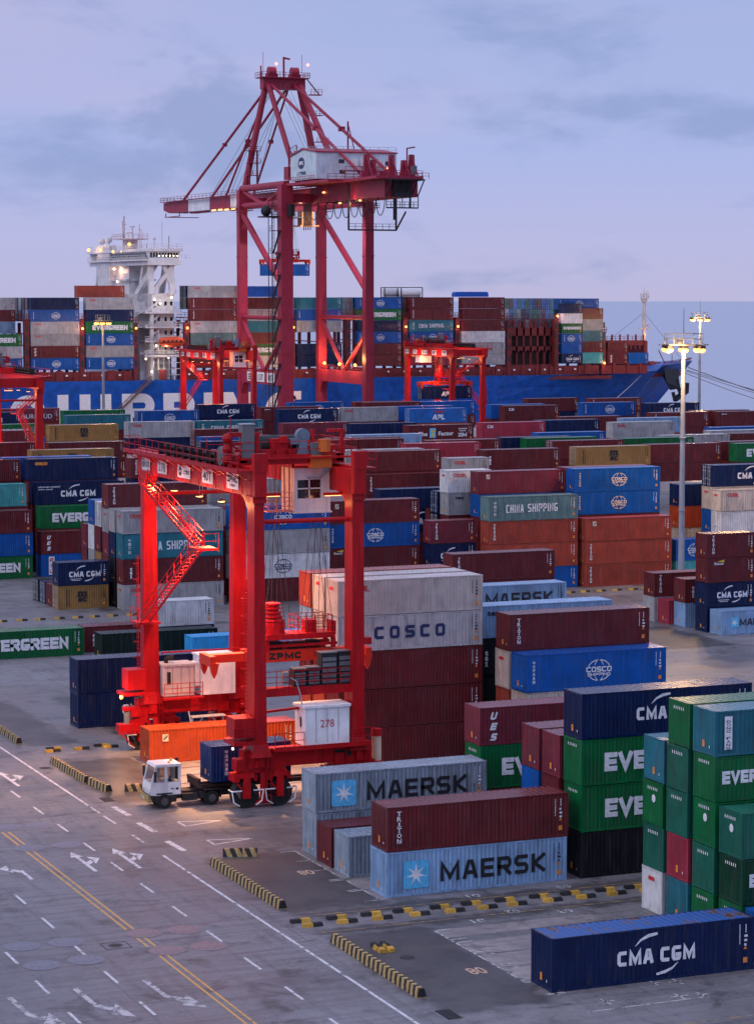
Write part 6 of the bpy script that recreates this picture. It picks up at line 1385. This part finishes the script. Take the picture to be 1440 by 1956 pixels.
    for z in (22.2, 25.9, 29.3, 33.2):
        for x in (194, 195.8, 197.3): b.box(x, 602.36, z, x + .6, 602.4, z + 1.0)
        b.box(192.9, 602.36, z - .6, 193.5, 602.4, z + 1.2)
    b.build('window', GLASS, t)
    b = MB(); b.box(191.5, 618, 36.2, 198.0, 640, 43.2); b.box(190.0, 630, 36.2, 192, 641, 48.6); b.box(190.6, 617, 39.4, 198.4, 642, 39.8); b.build('upper_house', SW, t)
    b = MB()
    for y0, y1 in ((600.2, 609.5), (640, 648)):
        for x in (191.2, 196.6):
            for (ya, yb) in (((y0 + .2), (y0 + 1.2)), (y1 - .4, (y0 + y1) / 2 + .6)):
                b.bar((x + .6, ya, 36.0), (x + .6, yb, 43.4), 1.3, 1.2)
    b.bar((192, 600.6, 36.2), (197.6, 600.8, 43.4), 1.0, 1.0); b.bar((197.9, 600.6, 36.2), (195, 600.8, 43.4), 1.0, 1.0); b.bar((190.8, 609, 36), (193.6, 603.0, 43.4), 1.2, 1.2); b.build('wing_support', SW, t)
    b = MB(); b.box(190.2, 598.2, 43.2, 198.9, 649.6, 44.6); b.prism([(190.8, 44.6), (198.4, 44.6), (199.0, 46.6), (190.2, 46.6)], 599, 649, 'y'); b.box(189.8, 598.0, 46.6, 199.3, 649.8, 47.3)
    b.rail([(190, 598.2, 47.3), (199.2, 598.2, 47.3)], 1.1, 1.2, .06); b.rail([(190, 598.2, 47.3), (190, 649.5, 47.3)], 1.1, 1.6, .06); b.rail([(189.5, 598, 44.6), (189.5, 648, 44.6)], 1.1, 1.6, .06); b.rail([(199.0, 598.0, 44.6), (201.0, 598.0, 44.6)], 1.1, .8, .06); b.box(189.3, 598, 44.3, 191, 648, 44.6)
    br = b.build('bridge', SW, t)
    b = MB()
    for k in range(10): b.add([(191.0 + k * .75, 598.93 - .0, 45.1), (191.55 + k * .75, 598.93, 45.1), (191.65 + k * .75, 598.93, 46.3), (191.1 + k * .75, 598.93, 46.3)], [(0, 1, 2, 3)])
    for k in range(40):
        y = 600 + k * 1.2
        if not 29 < y - 600 < 42: b.add([(190.60, y, 45.1), (190.60, y + .95, 45.1), (190.28, y + .95, 46.3), (190.28, y, 46.3)], [(3, 2, 1, 0)])
    b.build('window', GLASS, br)
    b = MB()
    for k in range(6): b.sphere((193.4 + k * .95, 598.9, 45.5), .17, 8, 5)
    b.build('lamp', LAMP_WHITE, br)
    b = MB(); b.box(193.6, 626, 47.3, 196.4, 630, 50.0); b.box(191.6, 622.5, 50.0, 198.2, 633, 50.3); b.rail([(191.6, 622.5, 50.3), (191.6, 633, 50.3)], 1.1, 1.2, .07); b.rail([(191.6, 622.5, 50.3), (198, 622.5, 50.3)], 1.1, 1.2, .07)
    b.bar((194.6, 632, 50), (194.6, 632, 56.2), .35); b.bar((195, 626, 50), (195, 626, 53.4), .25); b.bar((195, 624.4, 53.3), (195, 627.8, 53.3), .3); b.bar((195, 627, 51.8), (195, 631, 51.8), .25); b.bar((194.6, 632, 54.4), (194.6, 630.4, 54.0), .2); b.bar((194.6, 633.2, 50), (194.6, 633.2, 55.0), .15)
    for y, z in ((620, 53.8), (618.5, 52.6)): b.bar((195, y, 47.3), (195, y, z), .18)
    for k in range(5): b.bar((195, 620.4, 48.3 + k * 1.0), (195, 618.3, 48.3 + k * 1.0), .12)
    b.bar((195, 618.4, 52.6), (195.5, 612, 48), .06); b.build('radar_mast', paint('mast_pink', (.50, .40, .42), .5, .3), t)
    b = MB()
    for x, y, z, r in ((192.4, 644.5, 49.9, .95), (192.4, 638.6, 50.1, 1.0), (196, 611, 50.0, .5)): b.sphere((x, y, z), r, 12, 8, sc=(1, 1, .85)); b.tube((x, y, 47.3), (x, y, z - r * .7), .22, 8)
    b.build('radome', SW, t)
    b = MB(); b.bar((196.5, 606, 47.3), (196.5, 606, 54), .06); b.bar((197, 602, 47.3), (197, 602, 50.5), .14); b.build('whip_antenna', WIRE, t)
    for x, y, z in ((189.9, 648, 47.6), (190.0, 637, 47.4), (190, 612, 48.5), (190.1, 619, 46.8), (190.1, 626, 46.9)):
        MB().sphere((x - .2, y, z), .42 if z != 46.8 else .25, 8, 6).build('deck_lamp', LAMP_HOT, t)
    for x, y, z in ((191.0, 623, 42.4), (191.2, 630, 42.5), (191.1, 627, 40.4 - 1.2), (194.5, 601.8, 33.7), (197.5, 601.8, 35.2), (193, 601.6, 34.6), (192.8, 599.9, 23.2), (196, 599.8, 20.2), (189.8, 599.0, 20.0), (191.4, 599.2, 16.8)):
        MB().sphere((x, y, z), .26, 8, 6).build('deck_lamp', LAMP_WHITE, t)
    for x in (173.3, 187.0, 200.3, 259.6, 274.4, 303.3, 317.4, 144.6, 228.6): MB().sphere((x, 597.9, 27.6 if x < 300 else 30.2 if x < 310 else 17.6), .30, 8, 6).build('deck_lamp', LAMP_HOT, t)
    # white cell frame and lifeboat platform beneath the house
    b = MB()
    for x in (191.6, 193.0, 194.4, 195.8, 197.2): b.bar((x, 598.9, 14.7), (x, 598.9, 20.6), .16)
    for z in (16, 17.5, 19.0, 20.4): b.bar((191.4, 598.9, z), (198.6, 598.9, z), .16)
    b.box(189.4, 598.4, 20.5, 199.2, 600.5, 20.9); b.rail([(189.4, 598.4, 20.9), (199.2, 598.4, 20.9)], 1.1, 1.2, .07)
    b.bar((193, 598.8, 21), (193, 598.4, 27), .3); b.bar((198.6, 598.8, 21), (198.6, 598.4, 27), .3); b.build('boat_davit', SW, t)
    return t
ship = build_ship(); tag(ship, 'long bright blue container ship moored behind the whole yard', 'container ship')
b = MB(); n = 12; vs = []
prof = [(-3.4, .15, .3), (-3.0, .9, .95), (-1.8, 1.25, 1.25), (0, 1.35, 1.35), (1.8, 1.25, 1.3), (2.9, .9, 1.0), (3.4, .2, .35)]
for x, r, rz in prof:
    for k in range(n): a = 2 * math.pi * k / n; vs.append((x, r * math.cos(a), rz * math.sin(a) * (1.0 if math.sin(a) < 0 else .95)))
b.add(vs, [(i * n + k, i * n + (k + 1) % n, (i + 1) * n + (k + 1) % n, (i + 1) * n + k) for i in range(len(prof) - 1) for k in range(n)])
lb = b.build('lifeboat', paint('lifeboat_orange', (.62, .085, .03), .4, .2), None, (196.0, 597.6, 24.2)); tag(lb, 'orange enclosed lifeboat on the side of the white ship bridge', 'lifeboat')
b = MB()
for k in range(5): b.box(-2.6 + k * 1.1, -1.42, .1, -2.1 + k * 1.1, -1.2, .4)
b.build('window', GLASS, lb); b = MB(); b.box(-3.3, -1.40, -.12, 3.3, -1.30, .02); b.build('rubbing_strake', BLACK, lb)
b = MB(); b.bar((190.5, 596.8, 14.9), (176.0, 595.6, 2.0), 1.0, .35)
for dy in (-.45, .45):
    b.bar((190.5, 596.8 + dy, 15.9), (176, 595.6 + dy, 3.0), .1)
    for k in range(12): p = Vector((190.5, 596.8 + dy, 14.9)).lerp(Vector((176, 595.6 + dy, 2.0)), k / 11); b.bar(p, p + Vector((0, 0, 1)), .08)
tag(b.build('gangway', paint('gangway_brown', (.14, .09, .09), .5, .4), None), 'long sloping gangway against the blue hull below the bridge', 'gangway')
for k, (p, q, lab) in enumerate((((356, 620.5, 15.4), (402, 592, .5), 'highest thick mooring rope from the bow to the right'), ((354, 618.2, 14.8), (412, 592, .5), 'middle mooring rope from the bow'), ((354, 618.2, 14.5), (404, 591, .5), 'second lowest mooring rope from the bow'), ((352, 616.8, 14.3), (392, 591, .5), 'lowest mooring rope from the bow'), ((331, 602.3, 14.0), (304, 592.5, 1.0), 'single rope running down the dark bow towards the left'))):
    b = MB(); P_ = [Vector(p).lerp(Vector(q), j / 14) - Vector((0, 0, 1.6 * math.sin(math.pi * j / 14))) for j in range(15)]; b.path(P_, .09 if k else .13, 5); tag(b.build('mooring_rope', LGREY if k == 4 else GREYM, None), lab, 'mooring rope', 'mooring ropes at the bow')
for x in (304, 392, 402, 404, 412):
    b = MB(); b.tube((0, 0, 0), (0, 0, .7), .3, 10, .24); b.tube((0, 0, .7), (0, 0, .95), .36, 10); tag(b.build('bollard', DARK, None, (x, 591.6, 0)), f'dark mooring bollard on the quay edge, {ORD0[[304, 392, 402, 404, 412].index(x)]} from left', 'bollard', 'bollards on the quay edge')
# deck cargo
def deck(X, tiers, bay, Y=598.15, h=2.93, z0=17.55, Ln=F40, k0=0, row='outer row', grp='containers on the ship'):
    for k, e in enumerate(tiers.split(',')):
        p = e.split(); 
        if p[0] == '-': continue
        c = p[0]; dr = c.endswith('!'); c = c.rstrip('!'); mk = p[1] if len(p) > 1 else None
        lab = f"{COLW[c]} container" + (f" with {MKW[mk]}" if mk else '') + f", {bay}, {row}, {['lowest', 'second', 'third', 'fourth', 'fifth', 'sixth', 'seventh', 'eighth'][k + k0]} tier".replace('second ship bay from left', 'second ship bay').replace('outer row', 'outside')
        container(X, Y, z0 + (k + k0) * (h + .01), Ln, h, c, mk, lab, group=grp, near=False, name='deck_container', door=dr)
deck(146.0, 'blu,gry,grn EV', 'leftmost ship bay'); deck(145.8, 'lbl,mar,gry', 'leftmost ship bay', Y=603.6, k0=3, row='inner row')
deck(160.4, 'blu CO,mar UE,gry OO,gry OO,blu CO,nvy', 'second ship bay from left')
deck(174.3, 'blu CO,gry OO,blu CO,grn EV,nvy,gry OO', 'ship bay left of bridge'); deck(172.9, 'brk', 'ship bay left of bridge', Y=601, k0=6, row='second row')
for k in range(1, 5): deck(160.4 - .15 * k, ['gry!', 'blu!', 'mar!', 'nvy!'][k - 1] + ',' + ['mar!', 'nvy!', 'gry!', 'blk!'][k - 1], 'second ship bay from left', Y=598.15 + 2.5 * k, k0=4, row=['second', 'third', 'fourth', 'fifth'][k - 1] + ' row')
deck(201.3, 'mar,grn EV,gte,gry OO,mar TR,mar TR,gry OO', 'ship bay right of bridge'); deck(200.9, 'blk!,nvy!', 'ship bay right of bridge', Y=600.7, k0=5, row='second row'); deck(200.9, 'dgr!,blk!', 'ship bay right of bridge', Y=603.2, k0=5, row='third row')
deck(215.2, 'bei,grn EV,mar,tea,gry,mar', 'ship bay behind quay crane')
deck(229.6, 'nvy,nvy,-,gry,blu CO,tea', 'ship bay within quay crane legs')
deck(246.3, 'mar,mar,blu CO,nvy,grn EV,blu CO', 'ship bay right of quay crane')
for k in range(1, 5): deck(246.0, ['mar!', 'nvy!', 'blk!', 'mar!'][k - 1] + ',' + ['nvy!', 'mar!', 'tea!', 'blk!'][k - 1], 'ship bay right of quay crane', Y=598.15 + 2.5 * k, k0=4, row=['second', 'third', 'fourth', 'fifth'][k - 1] + ' row')
deck(261.0, 'crm,mar,blu CO,tea CH,mar TR,mar TR', 'ship bay above small gantry')
for k in range(1, 4): deck(260.8, ['mar!', 'mar!', 'blk!'][k - 1] + ',' + ['mar!', 'nvy!', 'mar!'][k - 1], 'ship bay above small gantry', Y=598.15 + 2.5 * k, k0=4, row=['second', 'third', 'fourth'][k - 1] + ' row')
deck(275.7, 'gry,gry,wht,mar,mar,mar', 'ship bay before open frame')
deck(304.8, 'nvy C2,blu,blu CO,grn ES,wht,nvy', 'bow bay left half', h=2.66, Ln=F20); deck(311.0, 'trq,mar,tea,gry,mar', 'bow bay right half', Ln=F20)
deck(304.9, 'blu CO', 'bow bay', Y=600.75, k0=5, row='second row', z0=17.2)
CO_ = ['gry', 'nvy', 'grn', 'blu', 'mar', 'blu', 'lblu', 'blu', 'mar', 'mar', 'brk', 'bei', 'mar', 'blu', 'tea', 'red2', 'nvy']
rr = random.Random(11)
for k in range(2, 16):
    deck(304.9, ','.join(rr.choice(CO_) + '!' for _ in range(3)), 'bow bay', Y=598.25 + 2.5 * k, k0=3, row=ORD0[k] + ' row' if k < 13 else ['fourteenth', 'fifteenth', 'sixteenth'][k - 13] + ' row', z0=17.2, grp='container ends facing the open bay')
deck(319.0, 'mar UE,mar', 'bow frame bay', Y=599.0, z0=17.3, Ln=F20); deck(325.3, 'blu', 'bow frame bay', Y=599.0, z0=17.3, Ln=F20, row='foremost slot')
# covered cargo and tanks on top of the stacks
b = MB(); TARP = paint('blue_tarpaulin', (.012, .10, .50), .5, .15)
for (x, y, z, lx, lz, wh) in ((215.4, 598.4, 35.3, 11.5, 2.7, 'behind the quay crane'), (275.0, 600.9, 35.3, 9.5, 1.3, 'near the bow')):
    b = MB(); pr = [(0, 0), (lx, 0), (lx, lz * .7), (lx - .35, lz), (.35, lz), (0, lz * .7)]; b.prism(pr, 0, 2.4, 'y'); o = b.build('covered_cargo', TARP, None, (x, y, z)); tag(o, f'cargo under a blue tarpaulin on top of the ship stacks {wh}', 'covered cargo')
    b = MB(); [b.box(lx * q, -.02, 0, lx * q + .08, 2.42, lz + .02) for q in (.25, .5, .75)]; b.build('strap', NAVL, o)
for x, y, wh in ((256.0, 603.5, 'left one'), (259.5, 600.8, 'right one')):
    t = thing('tank_container', (x, y, 35.2)); b = MB(); [b.bar(p, q, .2) for p, q in (((0, 0, 0), (6, 0, 0)), ((0, 2.4, 0), (6, 2.4, 0)), ((0, 0, 2.5), (6, 0, 2.5)), ((0, 2.4, 2.5), (6, 2.4, 2.5)), ((0, 0, 0), (0, 0, 2.5)), ((6, 0, 0), (6, 0, 2.5)), ((0, 2.4, 0), (0, 2.4, 2.5)), ((6, 2.4, 0), (6, 2.4, 2.5)))]; b.build('frame', DARK, t)
    b = MB(); b.tube((.3, 1.2, 1.25), (5.7, 1.2, 1.25), 1.1, 18); b.sphere((.35, 1.2, 1.25), 1.1, 18, 10, sc=(.3, 1, 1)); b.build('tank', WHITEP, t); tag(t, f'white tank in a dark frame on top of the ship stacks, {wh}', 'tank container', 'tanks on the ship')
point('ship_lamp', (187.5, 640, 49), 420, (1, .6, .3)); point('ship_lamp', (188.0, 612, 50), 420, (1, .6, .3)); point('ship_lamp', (190.3, 625, 41.8), 300, (1, .45, .2)); point('ship_lamp', (195.5, 598.5, 34.5), 160, (1, .8, .65)); point('ship_lamp', (194.5, 597.0, 22.8), 200, (1, .8, .6)); point('ship_lamp', (193, 597, 18), 200, (1, .75, .5))
for x, z in ((173.3, 27.6), (200.3, 27.6), (259.6, 27.6), (274.4, 27.6), (303.3, 30.2), (317.4, 17.8), (144.6, 27.6)): point('ship_lamp', (x, 597.3, z), 130, (1, .34, .2))
point('ship_lamp', (335.5, 607, 24.5), 180, (1, .4, .2)); point('ship_lamp', (334.5, 611.5, 18), 260, (1, .4, .2))
# ------------------------------------------------------------------ light masts
def mast(x, y, h, lab, rad=.42, plat=3.0, spike=4.6, pw=6000):
    t = thing('light_mast', (x, y, 0))
    b = MB(); b.tube((0, 0, 0), (0, 0, h), rad, 14, rad * .55); b.tube((0, 0, 0), (0, 0, .3), rad * 1.9, 14)
    for z in (h * .32, h * .62): b.tube((0, 0, z), (0, 0, z + .12), rad * 1.05, 14)
    b.build('pole', paint('mast_steel', (.24, .26, .31), .42, .3), t)
    b = MB()
    for r_ in (plat, plat * .5):
        for k in range(20):
            a0, a1 = 2 * math.pi * k / 20, 2 * math.pi * (k + 1) / 20; b.bar((r_ * math.cos(a0), r_ * math.sin(a0), h + .15), (r_ * math.cos(a1), r_ * math.sin(a1), h + .15), .16, .12)
    for k in range(8): a = R(45 * k); b.bar((0, 0, h + .1), (plat * math.cos(a), plat * math.sin(a), h + .15), .14)
    for k in range(12):
        a = R(30 * k); p = (plat * .78 * math.cos(a), plat * .78 * math.sin(a), h + .2); b.bar(p, (p[0], p[1], h + 1.5), .07); a2 = R(30 * (k + 1)); 
        for z in (.85, 1.5): b.bar((p[0], p[1], h + z), (plat * .78 * math.cos(a2), plat * .78 * math.sin(a2), h + z), .06)
    b.cbox((-.5, 0, h + .6), (.8, .6, .7)); b.build('platform', GREYM, t)
    b = MB(); b.tube((0, 0, h), (0, 0, h + spike), .06, 6, .03); b.build('lightning_rod', DARK, t)
    for k in range(8):
        a = R(45 * k + 22); px_, py_ = plat * (.55 if k % 2 else .95) * math.cos(a), plat * (.55 if k % 2 else .95) * math.sin(a)
        b = MB(); b.box(px_ - .32, py_ - .32, h - .35, px_ + .32, py_ + .32, h + .05); o = b.build('lamp_head', DARK, t)
        if True: MB().sphere((px_ * 1.0, py_, h - .5), .44, 12, 8, sc=(1, 1, .75)).build('bulb', LAMP_HOT, o)
    tag(t, lab, 'light mast', 'floodlight masts')
    point('mast_light', (x - 2.6, y - 2.8, h - 1.4), pw, (1, .58, .25), .6); point('mast_light', (x + 2.6, y + 2.8, h - 1.4), pw, (1, .58, .25), .6)
    return t
mast(154.8, 271.0, 29.9, 'tall grey floodlight mast standing at the right before the orange stack')
mast(331.0, 571.0, 29.8, 'floodlight mast at the quay edge against open sea, farthest right', .42, 2.9)
mast(172.5, 578.0, 29.6, 'floodlight mast at the quay before the ship bridge', .42, 2.2, pw=1600)
# ------------------------------------------------------------------ terminal tractor, trailer, load
def truck(x, y):
    t = thing('yard_truck', (x, y, 0)); CABW = paint('truck_white', (.72, .72, .75), .35, .2); CH = paint('chassis_dark', (.030, .026, .028), .55, .4)
    b = MB()   # cab, nose to -X; hollow window openings left between the pillars
    b.prism([(-.95, .95), (1.25, .95), (1.25, 1.85), (-.95, 1.85), (-1.02, 1.4)], -.95, .95, 'y')
    for yy in (-.95, .83):
        b.prism([(-.95, 1.85), (-.82, 1.85), (-.52, 2.98), (-.62, 2.98)], yy, yy + .12, 'y'); b.prism([(.05, 1.85), (.25, 1.85), (.25, 2.98), (.05, 2.98)], yy, yy + .12, 'y'); b.prism([(1.05, 1.85), (1.25, 1.85), (1.25, 2.98), (1.05, 2.98)], yy, yy + .12, 'y')
    b.prism([(-.68, 2.98), (1.30, 2.98), (1.26, 3.16), (-.60, 3.16)], -1.0, 1.0, 'y'); b.box(1.2, -.83, 1.85, 1.25, -.45, 2.98); b.box(1.2, .45, 1.85, 1.25, .83, 2.98); cab = b.build('cab', CABW, t)
    b = MB(); b.add([(-.90, -.8, 1.88), (-.90, .8, 1.88), (-.58, .8, 2.95), (-.58, -.8, 2.95)], [(3, 2, 1, 0)]); b.build('windscreen', WGLASS, cab)
    for y0 in (-.90, .90):
        b = MB(); b.add([(-.78, y0, 1.9), (.05, y0, 1.9), (.05, y0, 2.95), (-.48, y0, 2.95)], [(0, 1, 2, 3)]); b.add([(.25, y0, 1.9), (1.05, y0, 1.9), (1.05, y0, 2.95), (.25, y0, 2.95)], [(0, 1, 2, 3)]); b.build('window', WGLASS, cab)
    b = MB(); b.box(.30, -.965, 1.0, 1.2, -.95, 1.86); b.box(.5, -.985, 1.35, .72, -.965, 1.42, 1); b.box(.85, -.985, 1.3, 1.05, -.965, 1.45, 1); b.build('door', [CABW, BLACK], cab)
    b = MB(); b.box(-1.2, -.98, .50, -.75, .98, .98); o = b.build('front_bumper', STRIPE, t); 
    b = MB(); txt(b, 'F282', 0, 0, .7, .24, bold=.02); o2 = b.build('lettering', WHITE, o, (-1.215, .2, .74)); o2.rotation_euler = (0, 0, R(-90))
    b = MB(); [b.tube((-1.03, yy, 1.15), (-1.0, yy, 1.15), .11, 10) for yy in (-.7, .7)]; b.build('headlight', LGREY, cab)
    b = MB(); b.bar((-.7, -1.15, 2.9), (-.75, -1.3, 2.85), .05); b.box(-.85, -1.4, 2.0, -.72, -1.2, 2.75); b.box(-.85, 1.2, 2.0, -.72, 1.4, 2.75); b.bar((-.7, .95, 2.9), (-.78, 1.3, 2.75), .05); b.build('mirror', BLACK, cab)
    b = MB(); b.tube((.9, .3, 3.16), (.9, .3, 3.36), .10, 10); b.tube((.5, -.5, 3.16), (.5, -.5, 3.30), .08, 8); b.build('beacon', ORNG, cab)
    b = MB(); b.box(-1.0, -.45, .55, 5.6, -.25, .95); b.box(-1.0, .25, .55, 5.6, .45, .95); b.box(1.4, -.95, .45, 2.5, -.5, .95); b.box(2.6, -.9, .5, 3.1, -.5, 1.0); b.tube((1.6, .75, .7), (2.6, .75, .7), .28, 12); b.box(1.5, -.6, .95, 3.0, .6, 1.1); b.box(3.4, -.55, .95, 4.8, .55, 1.2); b.box(1.35, .55, 1.0, 1.55, .75, 3.3)
    b.box(-.7, -1.0, .45, .9, -.92, .95) ; b.build('chassis', CH, t)
    for xx, yy in ((.0, -.92), (.0, .92), (3.55, -.92), (3.55, .92), (3.55, -.58), (3.55, .58)):
        b = MB(); b.tube((xx, yy - .15, .52), (xx, yy + .15, .52), .52, 20); o = b.build('wheel', RUBBER, t); b = MB(); b.tube((xx, yy - .17, .52), (xx, yy + .17, .52), .27, 14); b.tube((xx, yy - .2, .52), (xx, yy + .2, .52), .11, 10); b.build('rim', paint('rim_grey', (.09, .085, .085), .5, .3), o)
    b = MB(); b.box(-.6, -.98, 1.02, .6, -.90, 1.12); b.box(2.9, -1.08, 1.1, 4.2, -.45, 1.15); b.box(2.9, .45, 1.1, 4.2, 1.08, 1.15); b.box(4.2, -1.05, .5, 4.24, -.5, 1.12); b.build('mudguard', CH, t)
    tag(t, 'white terminal tractor with striped bumper driving under the big gantry crane', 'yard truck'); return t
WG, tt, bb = new_mat('cab_glass'); bb.inputs['Base Color'].default_value = (.02, .025, .03, 1); bb.inputs['Roughness'].default_value = .05; bb.inputs['Alpha'].default_value = .55; WGLASS = WG
truck(54.3, 168.85)
t = thing('chassis_trailer', (56.9, 168.85, 0)); CH = paint('chassis_dark', (0, 0, 0)); TB = paint('trailer_brown', (.060, .030, .026), .55, .4)
b = MB(); b.box(-.2, -.55, 1.12, 12.6, -.3, 1.42); b.box(-.2, .3, 1.12, 12.6, .55, 1.42)
for k in range(8): b.box(.2 + k * 1.7, -.3, 1.2, .4 + k * 1.7, .3, 1.4)
b.build('frame', TB, t)
for xx in (-.15, 6.2, 12.3): MB().box(xx, -1.22, 1.34, xx + .28, 1.22, 1.60).build('bolster', TB, t)
MB().box(-.2, -1.2, 1.60, .05, 1.2, 1.95).build('headboard', TB, t)
for xx in (9.6, 10.9):
    for yy in (-.95, .95): MB().tube((xx, yy - .28, .5), (xx, yy + .28, .5), .5, 18).build('wheel', RUBBER, t)
for yy in (-.7, .7): MB().box(3.2, yy - .08, .1, 3.4, yy + .08, 1.2).build('landing_leg', TB, t)
tag(t, 'dark brown flat trailer behind the white tractor', 'trailer')
container(57.75, 167.7, 1.62, F20, 2.6, 'dbl', 'VC', 'dark blue short container on the trailer behind the white tractor', group='containers stacked in the yard')
# driver: one continuous skinned figure seated behind the wheel
me = bpy.data.meshes.new('person')
V = [(0, 0, .10), (0, 0, .42), (0, 0, .56), (0, 0, .66), (-.02, 0, .76), (0, .19, .50), (-.05, .25, .26), (-.30, .20, .22), (0, -.19, .50), (-.05, -.25, .26), (-.30, -.20, .22), (-.02, .10, .06), (-.42, .12, .08), (-.42, .12, -.30), (-.02, -.10, .06), (-.42, -.12, .08), (-.42, -.12, -.30)]
E_ = [(0, 1), (1, 2), (2, 3), (3, 4), (1, 5), (5, 6), (6, 7), (1, 8), (8, 9), (9, 10), (0, 11), (11, 12), (12, 13), (0, 14), (14, 15), (15, 16)]
me.from_pydata(V, E_, []); pe = link(bpy.data.objects.new('person', me), None, (54.95, 168.6, 1.45)); me.materials.append(plain('work_jacket', (.05, .06, .10), .8))
sk = pe.modifiers.new('skin', 'SKIN'); ss = pe.modifiers.new('sub', 'SUBSURF'); ss.levels = ss.render_levels = 2
RD = [.16, .17, .07, .085, .095, .075, .055, .04, .075, .055, .04, .11, .08, .06, .11, .08, .06]
for v_, r_ in zip(me.skin_vertices[0].data, RD): v_.radius = (r_, r_)
me.skin_vertices[0].data[0].use_root = True
tag(pe, 'driver in dark jacket sitting at the wheel in the white tractor cab', 'person')
